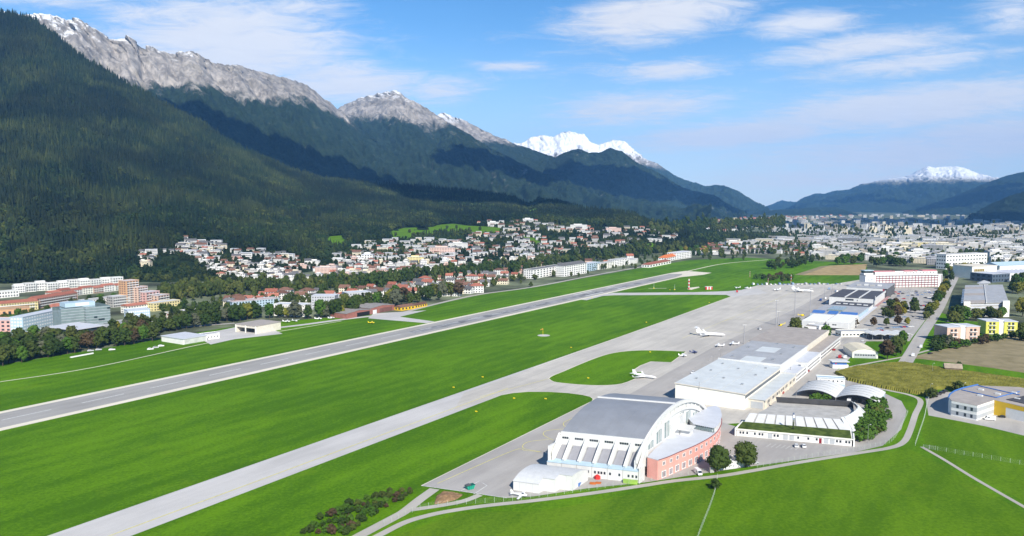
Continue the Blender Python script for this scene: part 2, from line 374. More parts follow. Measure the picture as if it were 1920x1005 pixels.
for c in (((820, 907), (960, 846), (985, 845), (1016, 848)), ((1016, 848), (985, 842), (980, 836), (990, 829), (1010, 826), (1030, 824)), ((1038, 826), (1022, 818), (1019, 812), (1030, 807), (1068, 804)), ((1068, 804), (1058, 799), (1058, 792), (1075, 784))):
    strip_geo(yl, smooth_line(P(*c), 8), 0.35, 0.13)
for aa in (780, 880, 980, 1080): strip_geo(yl, smooth_line([W(aa, 268), W(aa + 16, 264), W(aa + 26, 250), W(aa + 28, 222)], 6), 0.35, 0.13)
strip_geo(yl, [W(740, 268), W(1230, 268)], 0.35, 0.132)
struct(link('taxi_line', yl.mesh('taxi_line', M_YELLOW)))
wl = MB()
for c in (((862, 922), (899, 902), (913, 911)), ((913, 911), (888, 927)), ((790, 911), (865, 921.5), (950, 934))): strip_geo(wl, P(*c), 0.45, 0.13)
for i in range(7): strip_geo(wl, P((1437 + 9 * i, 838 + i), (1446 + 9 * i, 832 + i)), 0.25, 0.13)
struct(link('apron_line', wl.mesh('apron_line', M_WHITE)))
# small roads
strip('perimeter_road', [(640, 1040), (709, 1005), (759, 980), (806, 966), (852, 957), (915, 948), (1000, 939), (1096, 927), (1192, 913), (1264, 902), (1345, 893.5), (1407, 883.5), (1500, 867), (1600, 851), (1668, 840), (1694, 829), (1706, 808), (1716, 778), (1726, 752), (1706, 741), (1672, 733.5), (1640, 727)], 3.6, 0.115, M_ROAD)
strip('service_road', [(600, 1045), (674, 1005), (740, 970), (759, 959), (787, 937), (815, 917)], 5.2, 0.10, M_ROAD)
strip('service_road_branch', [(765, 957), (821, 949), (868, 940), (900, 928)], 3.6, 0.105, M_ROAD)
strip('field_path', [(1728, 838), (1770, 862), (1820, 893), (1870, 922), (1940, 962)], 2.2, 0.12, M_ROAD)
strip('gravel_path', [(1545, 706), (1580, 692), (1630, 681), (1700, 668), (1745, 656), (1800, 645), (1850, 635), (1930, 621)], 3.0, 0.12, M_ROAD)
strip('access_road', [(1680, 720), (1692, 690), (1710, 660), (1730, 625), (1760, 580), (1778, 545), (1795, 512), (1812, 470)], 11, 0.10, M_YARD, 4)
strip('north_road', [(-200, 700), (0, 664), (120, 646), (300, 618), (440, 606)], 7, 0.09, M_YARD)
strip('club_road', [(380, 634), (470, 620), (560, 610), (650, 598), (740, 588)], 9, 0.09, M_TAXI)
strip('grass_track', [(0, 716), (180, 688), (400, 641), (520, 622), (640, 602)], 1.6, 0.06, M_SHOULDER)
sheet('glider_apron', P((395, 646), (440, 636), (530, 626), (500, 612), (440, 614), (400, 622), (370, 633)), 0.10, M_TAXI)
sheet('club_apron', P((690, 597), (800, 606), (815, 603), (750, 594), (800, 582), (700, 588)), 0.10, M_TAXI)
strip('north_fence_road', [(760, 585), (830, 567), (900, 552), (1000, 538), (1120, 515), (1210, 499)], 7, 0.09, M_ROAD)
strip('runway_end_path', [(1268, 514), (1300, 506), (1360, 494), (1440, 487)], 4, 0.06, M_SHOULDER)
strip('localizer_path', [(1216, 541), (1250, 540.5)], 3.0, 0.06, M_SHOULDER)
sheet('mast_pad', P((1288, 542), (1293, 539.5), (1310, 537.5), (1312, 539), (1296, 543.5)), 0.06, M_SHOULDER)
# fields on the right
M_BROWN = mat('ploughed field', (0.265, 0.225, 0.125), 0.95, 0.22, 0.08, 0.1, world=True, col2=(0.24, 0.20, 0.12))
M_STUB = mat('stubble field', (0.36, 0.27, 0.14), 0.95, 0.22, 0.05, 0.1, world=True)
sheet('ploughed_field', P((1702, 671), (1750, 659), (1800, 648.5), (1860, 636), (1960, 614), (2200, 640), (2200, 740), (1920, 699), (1860, 690), (1800, 682), (1735, 674)), 0.06, M_BROWN)
sheet('stubble_field', P((1505, 516), (1556, 498), (1626, 495), (1622, 508), (1612, 516)), 0.06, M_STUB)
sheet('brown_strip_field', P((1490, 515), (1540, 499), (1556, 498), (1505, 516)), 0.07, M_BROWN)
sheet('meadow', P((1030, 955), (1335, 899), (1420, 885), (1600, 855), (1705, 842), (1760, 868), (1850, 920), (2000, 1010), (2000, 1150), (500, 1150), (735, 1005), (860, 962)), 0.05, M_MEADOW)
sheet('meadow_pale', P((1030, 957), (1340, 901), (1345, 905), (1338, 930), (1328, 955), (1316, 985), (1290, 1060), (600, 1060), (745, 1005), (862, 964)), 0.07, M_MEADOW2)
sheet('meadow_right', P((1728, 812), (1735, 780), (1800, 785), (1920, 822), (2200, 880), (2200, 1100), (1920, 940), (1740, 845)), 0.05, M_MEADOW)
sheet('company_yard', P((1741, 779), (1735, 745), (1760, 735), (1820, 735), (1980, 752), (1980, 838), (1920, 817), (1850, 800), (1800, 790)), 0.07, M_YARD)
sheet('car_park', P((1595, 612), (1640, 575), (1680, 540), (1775, 540), (1770, 560), (1735, 600), (1705, 640), (1640, 640), (1577, 640)), 0.11, M_YARD)
# ------------------------------------------------------------------ mountains
def mountain_mat(name, treeline, snowline, forest=(0.009, 0.021, 0.013), forest2=(0.026, 0.042, 0.022), rock=(0.31, 0.285, 0.262), tn=160, sn=140, band=70, patch=0.0, ts=0.0016, fs=0.03):
    m = bpy.data.materials.new(name); m.use_nodes = True; t = m.node_tree; gg = G(t); b = t.nodes['Principled BSDF']
    b.inputs['Roughness'].default_value = 0.9; b.inputs['Specular IOR Level'].default_value = 0.05
    geo = t.nodes.new('ShaderNodeNewGeometry'); pos = geo.outputs['Position']; z = gg.sep(pos)[2]
    nz = gg.sep(geo.outputs['Normal'])[2]
    nA = gg.noise(pos, ts, 7, 0.65, 0.4); nB = gg.noise(pos, 0.006, 7, 0.7); nC = gg.noise(pos, fs, 5, 0.7)
    nD = gg.noise(gg.map(pos, (1, 1, 0.25)), 0.012, 7, 0.7, 0.5)
    fcol = gg.mix(gg.ramp(nC, 0.3, 0.7), forest, forest2)
    fcol = gg.mix(gg.m('MULTIPLY', gg.ramp(nB, 0.5, 0.75), 0.5), fcol, tuple(x * 1.7 for x in forest2))
    rcol = gg.mix(gg.ramp(nD, 0.3, 0.7), tuple(x * 0.42 for x in rock), tuple(x * 1.4 for x in rock))
    rcol = gg.mix(gg.m('MULTIPLY', gg.ramp(nB, 0.45, 0.7), 0.25), rcol, (0.17, 0.15, 0.09))
    zt = gg.m('ADD', z, gg.m('ADD', gg.m('MULTIPLY', gg.m('SUBTRACT', nA, 0.5), tn * 4.0), gg.m('MULTIPLY', gg.m('SUBTRACT', nD, 0.5), tn * 1.6)))
    isr = gg.ramp(zt, treeline - band, treeline + band)
    if patch: isr = gg.m('MAXIMUM', isr, gg.m('MULTIPLY', gg.m('MULTIPLY', gg.ramp(nB, 0.58, 0.68), gg.ramp(nA, 0.5, 0.62)), patch))
    c = gg.mix(isr, fcol, rcol)
    zs = gg.m('ADD', z, gg.m('ADD', gg.m('MULTIPLY', gg.m('SUBTRACT', nB, 0.5), sn * 3.0), gg.m('MULTIPLY', gg.m('SUBTRACT', nD, 0.5), sn * 3.0)))
    zs = gg.m('ADD', zs, gg.m('MULTIPLY', gg.m('SUBTRACT', nz, 0.7), sn * 2.2))
    c = gg.mix(gg.m('MULTIPLY', gg.ramp(zs, snowline - 60, snowline + 110), 0.95), c, (0.80, 0.82, 0.85))
    t.links.new(c, b.inputs['Base Color'])
    bn = t.nodes.new('ShaderNodeBump'); bn.inputs['Strength'].default_value = 0.9; bn.inputs['Distance'].default_value = 14
    t.links.new(gg.m('ADD', gg.m('MULTIPLY', nC, 0.7), gg.m('MULTIPLY', nD, 1.6)), bn.inputs['Height']); t.links.new(bn.outputs[0], b.inputs['Normal'])
    return m
def grid_mesh(name, V, m, smooth=True):
    ni, nj = V.shape[:2]; me = bpy.data.meshes.new(name)
    idx = np.arange(ni * nj).reshape(ni, nj)
    q = np.stack([idx[:-1, :-1], idx[1:, :-1], idx[1:, 1:], idx[:-1, 1:]], -1).reshape(-1, 4)
    me.vertices.add(ni * nj); me.vertices.foreach_set('co', V.reshape(-1, 3).astype(np.float32).ravel())
    me.loops.add(q.size); me.loops.foreach_set('vertex_index', q.astype(np.int32).ravel())
    me.polygons.add(len(q)); me.polygons.foreach_set('loop_start', (np.arange(len(q)) * 4).astype(np.int32)); me.polygons.foreach_set('loop_total', np.full(len(q), 4, np.int32))
    if smooth: me.polygons.foreach_set('use_smooth', np.ones(len(q), bool))
    me.materials.append(m); me.update(calc_edges=True); me.validate(); return me
def horiz(u): return (u - CX) / FPX / math.cos(PITCH) * 1.0
def ridge(name, crest, foot, back, m, nt=420, ns=110, amp=90, flute=420, prof=1.25, jag=6.0, seed=0, spur=0.0):
    cr = np.array(crest, float); u = np.linspace(cr[0, 0], cr[-1, 0], nt)
    v = np.interp(u, cr[:, 0], cr[:, 1]); Y = np.interp(u, cr[:, 0], cr[:, 2])
    v = v + jag * (ridged(u / 26.0 + seed, u * 0 + seed * 1.7, 5) - 0.55) * -1.0
    ft = np.array(foot, float); Yf = np.interp(u, ft[:, 0], ft[:, 1]); zf = np.interp(u, ft[:, 0], ft[:, 2])
    x = (u - CX) / FPX; y = (CY - v) / FPX; cp, sp_ = math.cos(PITCH), math.sin(PITCH)
    dy = cp + y * sp_; dz = y * cp - sp_; tt = Y / dy
    C = np.stack([x * tt, Y, CAM_H + dz * tt], -1)
    Fp = np.stack([x / cp * Yf, Yf, zf], -1)
    s = np.linspace(0, 1, ns) ** 0.9
    L = np.concatenate([[0], np.cumsum(np.linalg.norm(np.diff(C[:, :2], axis=0), axis=1))])
    S, T = np.meshgrid(s, np.arange(nt), indexing='xy')
    V = Fp[:, None, :] + (C - Fp)[:, None, :] * s[None, :, None]
    V[:, :, 2] = Fp[:, None, 2] + (C - Fp)[:, None, 2] * (s ** prof)[None, :]
    dep = np.linalg.norm((C - Fp)[:, :2], axis=1)[:, None] * s[None, :]
    env = np.clip((1 - s) * 5.0, 0, 1) * np.clip(s * 4.0, 0, 1)
    wx = L[:, None] + 0.35 * dep + 160 * fbm(L[:, None] / 900 + seed, dep / 900, 3)
    fl = ridged(wx / flute + seed, dep / (flute * 3.4) + seed, 6) - 0.62
    big = fbm(L[:, None] / 2600 + seed * 3, dep / 2600, 4)
    d = (amp * 1.5 * fl + amp * 0.9 * big + amp * 0.35 * fbm(wx / 90, dep / 120, 4)) * env[None, :]
    V[:, :, 2] += d; V[:, :, 1] -= d * 0.5
    tip = np.clip((s - 0.72) / 0.28, 0, 1)[None, :] * 0.8 * amp * (ridged(wx / 130 + 3, dep / 420, 6) - 0.6)
    V[:, :, 1] -= tip * 2.0
    sb = np.linspace(0, 1, 26)[1:]
    B = np.repeat(C[:, None, :], len(sb), 1)
    ny = C[:, :2] / np.linalg.norm(C[:, :2], axis=1)[:, None]
    B[:, :, :2] += ny[:, None, :] * (sb * back)[None, :, None]
    B[:, :, 2] = C[:, None, 2] * (1 - sb[None, :]) ** 1.1 + 0.3 * amp * fbm(L[:, None] / 500 + 9, (sb * back)[None, :] / 500, 4) * (1 - sb[None, :]) * np.clip(sb * 6, 0, 1)[None, :] - 2 * sb[None, :]
    V = np.concatenate([V, B], 1)[:, ::-1]
    V = V[:, ::-1]
    return struct(link(name, grid_mesh(name, V, m)))
# second range: bare crest above dark forest
MC = mountain_mat('crest range', 905, 1370, tn=170, sn=210, patch=0.35)
ridge('rocky_crest_range', [(-120, 10, 5200), (40, 28, 5300), (79, 28, 5400), (109, 29, 5450), (125, 38, 5500), (144, 35, 5500), (167, 46, 5500), (209, 76, 5600), (228, 69, 5600), (247, 69, 5650), (263, 88, 5700), (288, 88, 5750), (309, 98, 5800), (334, 100, 5900), (355, 95, 5950), (376, 105, 6000), (406, 121, 6100), (447, 123, 6250), (497, 138, 6500), (531, 146, 6650), (577, 159, 6900), (606, 184, 7000), (640, 207, 7100), (680, 245, 7100), (720, 274, 7000), (780, 306, 6800), (840, 334, 6500), (920, 358, 6200), (1010, 378, 6000)],
      [(-120, 3700, 250), (400, 3700, 200), (700, 3900, 120), (1010, 4300, 40)], 2600, MC, 560, 130, 95, 420, 1.12, 7.0, 1.3)
MD = mountain_mat('middle peak', 930, 1340, tn=150, sn=130, patch=0.5)
ridge('pyramid_peak', [(560, 260, 8300), (600, 232, 8400), (640, 200, 8500), (676, 184, 8500), (712, 175, 8500), (744, 169, 8500), (762, 183, 8450), (801, 204, 8350), (826, 221, 8250), (855, 238, 8100), (891, 259, 8000), (919, 277, 7900), (960, 298, 7700), (1010, 322, 7500), (1080, 348, 7200), (1160, 370, 6900), (1250, 388, 6700), (1330, 400, 6500)],
      [(560, 5200, 120), (900, 5000, 60), (1330, 5000, 5)], 2600, MD, 480, 130, 110, 460, 1.15, 5.0, 4.1)
ME = mountain_mat('back ridge', 900, 1230, tn=110, sn=90)
ridge('back_ridge', [(800, 235, 10200), (826, 211, 10300), (840, 213, 10300), (869, 225, 10200), (891, 236, 10200), (926, 254, 10100), (952, 263, 10000), (998, 281, 9900), (1041, 295, 9800), (1110, 322, 9600), (1200, 352, 9300), (1300, 380, 9000)],
      [(800, 7500, 120), (1300, 7000, 0)], 2500, ME, 300, 90, 100, 480, 1.15, 4.0, 6.7)
MF = mountain_mat('snow massif', 760, 930, tn=60, sn=120, forest=(0.02, 0.04, 0.03))
ridge('snow_massif', [(930, 300, 14000), (964, 268, 14000), (977, 268, 14000), (998, 257, 14000), (1020, 254, 14000), (1037, 257, 14000), (1052, 250, 14000), (1066, 247, 14000), (1095, 252, 14000), (1105, 265, 14000), (1123, 272, 13900), (1149, 263, 13900), (1170, 265, 13800), (1191, 283, 13700), (1213, 300, 13600), (1227, 304, 13500), (1249, 318, 13400), (1280, 337, 13300), (1301, 342, 13200), (1323, 350, 13100), (1344, 347, 13000), (1366, 350, 12900), (1387, 361, 12800), (1416, 379, 12700), (1440, 392, 12600)],
      [(930, 10500, 80), (1440, 9500, 0)], 3000, MF, 420, 100, 150, 620, 1.2, 4.0, 8.8)
MG = mountain_mat('dome hills', 880, 1500, tn=70, sn=60, patch=0.6)
ridge('wooded_dome_hills', [(960, 345, 9200), (1010, 312, 9400), (1041, 296, 9500), (1055, 287, 9500), (1084, 278, 9500), (1105, 286, 9500), (1123, 286, 9500), (1145, 277, 9500), (1166, 284, 9500), (1191, 304, 9400), (1227, 320, 9300), (1280, 352, 9100), (1316, 361, 9000), (1344, 368, 8900), (1373, 388, 8800), (1400, 396, 8700)],
      [(960, 6600, 30), (1400, 6800, 0)], 2200, MG, 320, 100, 120, 520, 1.1, 2.0, 10.2)
ML = mountain_mat('far hills', 3000, 4000)
ridge('far_hills', [(1380, 400, 19500), (1420, 394, 19500), (1448, 383, 19500), (1466, 375, 19500), (1488, 380, 19500), (1520, 372, 19000), (1600, 390, 18500)],
      [(1380, 16500, 0), (1600, 16500, 0)], 2000, ML, 120, 40, 100, 900, 1.1, 1.5, 3.3)
MH = mountain_mat('snow capped mountain', 560, 610, tn=60, sn=34, band=60, patch=0.0, rock=(0.2, 0.19, 0.16))
ridge('snow_capped_mountain', [(1470, 396, 16000), (1488, 384, 16200), (1502, 373, 16500), (1527, 363, 16500), (1545, 363, 16500), (1567, 357, 16500), (1588, 356, 16500), (1617, 345, 16500), (1656, 337, 16500), (1699, 331, 16500), (1738, 312, 16500), (1749, 314, 16500), (1792, 312, 16500), (1810, 315, 16500), (1832, 325, 16500), (1864, 333, 16000), (1920, 345, 16000), (2000, 350, 16000)],
      [(1470, 12500, 0), (2000, 11500, 0)], 3000, MH, 360, 100, 130, 900, 1.0, 2.0, 5.9)
MI = mountain_mat('right ridge', 3000, 4000)
ridge('right_forest_ridge', [(1690, 398, 12000), (1740, 384, 12200), (1790, 368, 12400), (1830, 350, 12500), (1864, 337, 12500), (1890, 329, 12500), (1925, 320, 12500), (2060, 300, 12500)],
      [(1690, 9500, 0), (2060, 9000, 0)], 2500, MI, 160, 60, 100, 700, 1.0, 1.5, 7.7)
ridge('near_right_hill', [(1815, 406, 6800), (1830, 399, 6900), (1853, 384, 7000), (1889, 368, 7000), (1925, 358, 7000), (2050, 335, 7000)],
      [(1815, 6000, 0), (2050, 5600, 0)], 1500, MI, 120, 50, 60, 420, 1.0, 1.5, 9.9)
ridge('valley_hill', [(1400, 404, 10500), (1423, 396, 10600), (1495, 391, 10800), (1549, 388, 10800), (1566, 388, 10800), (1584, 394, 10700), (1615, 404, 10500)],
      [(1400, 9200, 0), (1615, 9200, 0)], 1500, MI, 120, 40, 40, 420, 1.0, 1.0, 2.9)
# ------------------------------------------------------------------ wooded slope with the settled terrace at its foot
HILL = {  # picture column: (row, depth) from the foot upwards; first row lies on the flat valley floor
    -260: [532, (503, 1390), (420, 1600), (330, 1900), (220, 2300), (90, 2750), (-15, 3250)],
    0: [532, (503, 1400), (420, 1640), (330, 1950), (220, 2400), (110, 2900), (24, 3350)],
    30: [532, (503, 1400), (420, 1640), (330, 1960), (220, 2420), (110, 2900), (27, 3350)],
    60: [531, (503, 1400), (420, 1650), (330, 1980), (220, 2430), (120, 2900), (34, 3350)],
    100: [530, (500, 1410), (425, 1660), (330, 2000), (230, 2430), (140, 2880), (62, 3320)],
    150: [529, (500, 1420), (430, 1670), (340, 2020), (250, 2420), (170, 2850), (105, 3270)],
    209: [528, (500, 1430), (440, 1670), (360, 2050), (270, 2490), (195, 2880), (140, 3240)],
    300: [530, (500, 1440), (460, 1590), (420, 1820), (340, 2270), (260, 2760), (192, 3250)],
    377: [528, (495, 1490), (460, 1640), (430, 1850), (370, 2250), (300, 2750), (232, 3250)],
    450: [530, (490, 1540), (460, 1700), (430, 1900), (380, 2350), (330, 2800), (278, 3250)],
    520: [520, (485, 1600), (465, 1740), (440, 1950), (395, 2400), (350, 2850), (308, 3300)],
    600: [507, (485, 1700), (465, 1850), (440, 2060), (405, 2450), (370, 2900), (338, 3350)],
    750: [497, (470, 1900), (450, 2100), (432, 2350), (405, 2700), (378, 3100), (350, 3500)],
    855: [492, (465, 1980), (445, 2180), (428, 2400), (403, 2750), (380, 3150), (358, 3500)],
    920: [489, (460, 2040), (435, 2300), (418, 2520), (400, 2820), (384, 3150), (366, 3480)],
    962: [487, (458, 2070), (432, 2340), (414, 2600), (402, 2850), (390, 3100), (373, 3400)],
    990: [485, (456, 2090), (430, 2370), (414, 2620), (404, 2830), (396, 3050), (390, 3250)],
    1010: [484, (455, 2100), (428, 2400), (413, 2640), (402, 2850), (391, 3060), (377, 3300)],
    1045: [484, (455, 2120), (428, 2430), (414, 2650), (402, 2870), (392, 3060), (380, 3250)],
    1100: [484, (455, 2150), (430, 2450), (417, 2650), (408, 2850), (402, 3000), (396, 3150)],
    1160: [480, (452, 2200), (428, 2500), (417, 2680), (410, 2830), (404, 2980), (398, 3120)],
    1190: [478, (450, 2240), (432, 2480), (421, 2660), (414, 2800), (409, 2930), (405, 3060)],
    1215: [476, (450, 2270), (436, 2480), (428, 2620), (424, 2720), (421, 2820), (419, 2920)],
    1270: [472, (452, 2350), (442, 2500), (436, 2600), (433, 2700), (431, 2790), (430, 2870)],
    1330: [464, (452, 2550), (446, 2650), (443, 2730), (441, 2800), (440, 2860), (439, 2920)],
    1400: [456, (450, 2760), (447.5, 2830), (446, 2880), (445, 2930), (444.5, 2980), (444, 3020)],
    1470: [452, (449, 2880), (447.6, 2950), (446.4, 3010), (445.4, 3060), (444.8, 3090), (444.3, 3115)]}
HU = np.array(sorted(HILL)); HV = []; HD = []
for u in HU:
    pr = HILL[u]; x0, y0 = at(u, pr[0]); rows = [(pr[0], y0)] + list(pr[1:])
    HV.append([r[0] for r in rows]); HD.append([r[1] for r in rows])
HV = np.array(HV, float); HD = np.array(HD, float)
def hill_depth(u, v):
    """depth of the slope surface seen at picture point (u, v)"""
    vv = [np.interp(u, HU, HV[:, k]) for k in range(7)]; dd = [np.interp(u, HU, HD[:, k]) for k in range(7)]
    return float(np.interp(-v, [-a for a in vv], dd))
def hill_pt(u, v):
    v0 = np.interp(u, HU, HV[:, 0])
    if v >= v0: x, y = at(u, v); return (x, y, 0.0)
    return atd(u, v, hill_depth(u, v))
NK = 150
nu = 560; uu = np.linspace(HU[0], HU[-1], nu)
kk = np.linspace(0, 6, NK)
vv = np.stack([np.interp(uu, HU, HV[:, k]) for k in range(7)], 1); dd = np.stack([np.interp(uu, HU, HD[:, k]) for k in range(7)], 1)
def resample(A):
    out = np.empty((nu, NK)); base_k = np.arange(7)
    for i in range(nu): out[i] = np.interp(kk, base_k, A[i])
    return out
VV = resample(vv); DD = resample(dd)
xx = (uu[:, None] - CX) / FPX; yy_ = (CY - VV) / FPX
dyv = math.cos(PITCH) + yy_ * math.sin(PITCH); dzv = yy_ * math.cos(PITCH) - math.sin(PITCH)
tt = DD / dyv
HX = xx * tt; HY = DD.copy(); HZ = CAM_H + dzv * tt
rough_env = np.clip((kk - 2.6) / 1.6, 0, 1)[None, :] * np.clip((6 - kk) * 3, 0.0, 1)[None, :] * np.clip((900 - uu) / 500, 0.15, 1)[:, None]
rel = 75 * (ridged(HX / 330 + HY / 1400, HY / 900 + 2.0, 5) - 0.6) + 22 * fbm(HX / 700, HY / 700, 4)
HZ = HZ + rel * rough_env
HZ[:, 0] = -1.5
backs = []
for q in np.linspace(0.12, 1, 9):
    nrm = np.sqrt(HX[:, -1] ** 2 + HY[:, -1] ** 2); k2 = 1 + q * 900 / nrm
    backs.append(np.stack([HX[:, -1] * k2, HY[:, -1] * k2, HZ[:, -1] * (1 - q) ** 1.05 - 2 * q], -1))
HM = np.concatenate([np.stack([HX, HY, HZ], -1), np.stack(backs, 1)], 1)
M_HILL = mountain_mat('wooded slope floor', 5000, 6000, (0.010, 0.022, 0.008), (0.026, 0.042, 0.014), fs=0.05)
struct(link('wooded_slope', grid_mesh('wooded_slope', HM, M_HILL)))
def hill_surface(iu, ik):
    """bilinear surface point at fractional lattice position"""
    i = np.clip(np.floor(iu).astype(int), 0, nu - 2); k = np.clip(np.floor(ik).astype(int), 0, NK - 2); fi = iu - i; fk = ik - k
    o = []
    for A in (HX, HY, HZ):
        o.append((A[i, k] * (1 - fi) + A[i + 1, k] * fi) * (1 - fk) + (A[i, k + 1] * (1 - fi) + A[i + 1, k + 1] * fi) * fk)
    return np.stack(o, -1)
# closed haze box round everything: thin blue valley air
# ================================================================== building materials
WHITE = mat('white render wall', (0.78, 0.77, 0.74), 0.8, 0.06, 0.25)
WHITEM = mat('white metal cladding', (0.64, 0.64, 0.625), 0.5, 0.05, 0.3)
CREAM = mat('cream wall', (0.80, 0.785, 0.70), 0.8, 0.05, 0.12)
BEIGE = mat('beige wall', (0.66, 0.61, 0.52), 0.8, 0.08, 0.3)
GREYW = mat('grey concrete wall', (0.42, 0.41, 0.39), 0.85, 0.12, 0.2)
DGREY = mat('dark grey cladding and shade', (0.10, 0.10, 0.105), 0.6, 0.15, 0.2)
ROOFBL = mat('pale blue grey metal roof', (0.57, 0.60, 0.605), 0.55, 0.07, 0.12)
ROOFGR = mat('grey membrane roof', (0.36, 0.37, 0.39), 0.7, 0.10, 0.12)
ROOFARC = mat('blue grey arched metal roof', (0.225, 0.24, 0.27), 0.5, 0.07, 0.10)
ROOFLIL = mat('light roofing sheet', (0.55, 0.57, 0.62), 0.6, 0.05, 0.15)
ROOFGRAVEL = mat('gravel roof', (0.36, 0.325, 0.30), 0.9, 0.1, 0.15, bump=0.3, bscale=2)
ROOFDK = mat('dark roof membrane', (0.075, 0.075, 0.085), 0.75, 0.2, 0.15)
ROOFRED = mat('red tile roof', (0.33, 0.125, 0.085), 0.85, 0.2, 0.4, island=0.3)
ROOFBR = mat('brown tile roof', (0.16, 0.085, 0.06), 0.85, 0.2, 0.4, island=0.3)
ROOFSL = mat('slate grey roof', (0.12, 0.12, 0.125), 0.8, 0.2, 0.4, island=0.3)
REDW = mat('coral red render', (0.73, 0.345, 0.295), 0.8, 0.06, 0.2)
BRICK = mat('red brown cladding', (0.29, 0.12, 0.095), 0.8, 0.12, 0.3)
ORANGE = mat('orange render', (0.58, 0.34, 0.19), 0.8, 0.08, 0.2)
SALMON = mat('salmon render', (0.60, 0.42, 0.33), 0.8, 0.08, 0.2)
LIME = mat('lime yellow render', (0.60, 0.58, 0.12), 0.8, 0.06, 0.2)
YELLOW = mat('yellow panel', (0.72, 0.46, 0.03), 0.6, 0.04, 0.2)
PINKW = mat('pink render', (0.60, 0.36, 0.32), 0.8, 0.08, 0.2)
PALEYEL = mat('pale yellow render', (0.70, 0.60, 0.30), 0.8, 0.08, 0.2)
BLUEP = mat('blue painted metal', (0.06, 0.16, 0.42), 0.5, 0.1, 0.3)
PALEBL = mat('pale blue cladding', (0.40, 0.52, 0.60), 0.6, 0.06, 0.3)
GLASS = mat('window glass', (0.035, 0.045, 0.06), 0.12, 0.3, 0.3, spec=0.6)
GLASSG = mat('green grey facade glass', (0.20, 0.26, 0.26), 0.15, 0.12, 0.15, spec=0.6)
GLASSD = mat('dark facade glass', (0.03, 0.05, 0.055), 0.12, 0.2, 0.2, spec=0.6)
FRAME = mat('window frame', (0.72, 0.72, 0.70), 0.5, 0.04, 1.0)
STEEL = mat('galvanised steel', (0.42, 0.43, 0.44), 0.4, 0.1, 0.6, metal=0.6)
POLEM = mat('grey painted pole', (0.33, 0.33, 0.34), 0.6, 0.1, 0.6)
POLISH = mat('polished steel flue', (0.6, 0.6, 0.6), 0.25, 0.05, 0.6, metal=0.9)
GREENROOF = mat('sedum roof', (0.052, 0.085, 0.018), 0.95, 0.3, 0.25, 0.05, bump=0.5, bscale=1.5, col2=(0.085, 0.115, 0.025))
WOOD = mat('weathered wood', (0.20, 0.15, 0.10), 0.9, 0.2, 0.5)
REDP = mat('red paint', (0.55, 0.035, 0.03), 0.5, 0.1, 0.5)
YELP = mat('yellow paint', (0.80, 0.60, 0.02), 0.45, 0.05, 0.5)
GREENP = mat('teal green paint', (0.02, 0.30, 0.20), 0.5, 0.1, 0.5)
TYRE = mat('black rubber', (0.02, 0.02, 0.02), 0.8, 0.2, 1.0)
DOORM = mat('grey sectional door', (0.42, 0.44, 0.46), 0.5, 0.05, 0.6)

def af_thing(name, label, cat, a, b, group=None): return thing(name, label, cat, W(a, b), -TH, group)
def frame_px(p0, p1):
    a = at(*p0); b = at(*p1); return (a[0], a[1]), math.atan2(b[1] - a[1], b[0] - a[0]), math.hypot(b[0] - a[0], b[1] - a[1])
def rects(mb, face, items, t=0.06, mi=0):
    """thin boxes on a wall: face = ('y', y0) front, ('Y', y1) back, ('x', x0) left or ('X', x1) right; items = (s0, s1, z0, z1)"""
    f, c = face
    for (s0, s1, z0, z1) in items:
        if f == 'y': mb.box(s0, s1, c - t, c + 0.02, z0, z1, mi)
        elif f == 'Y': mb.box(s0, s1, c - 0.02, c + t, z0, z1, mi)
        elif f == 'x': mb.box(c - t, c + 0.02, s0, s1, z0, z1, mi)
        else: mb.box(c - 0.02, c + t, s0, s1, z0, z1, mi)
def win_grid(s0, s1, n, z0, fl, fh, ww=0.5, wh=0.5, sill=0.28):
    o = []; p = (s1 - s0) / n
    for k in range(fl):
        for i in range(n):
            c = s0 + (i + .5) * p; o.append((c - p * ww / 2, c + p * ww / 2, z0 + k * fh + fh * sill, z0 + k * fh + fh * (sill + wh)))
    return o
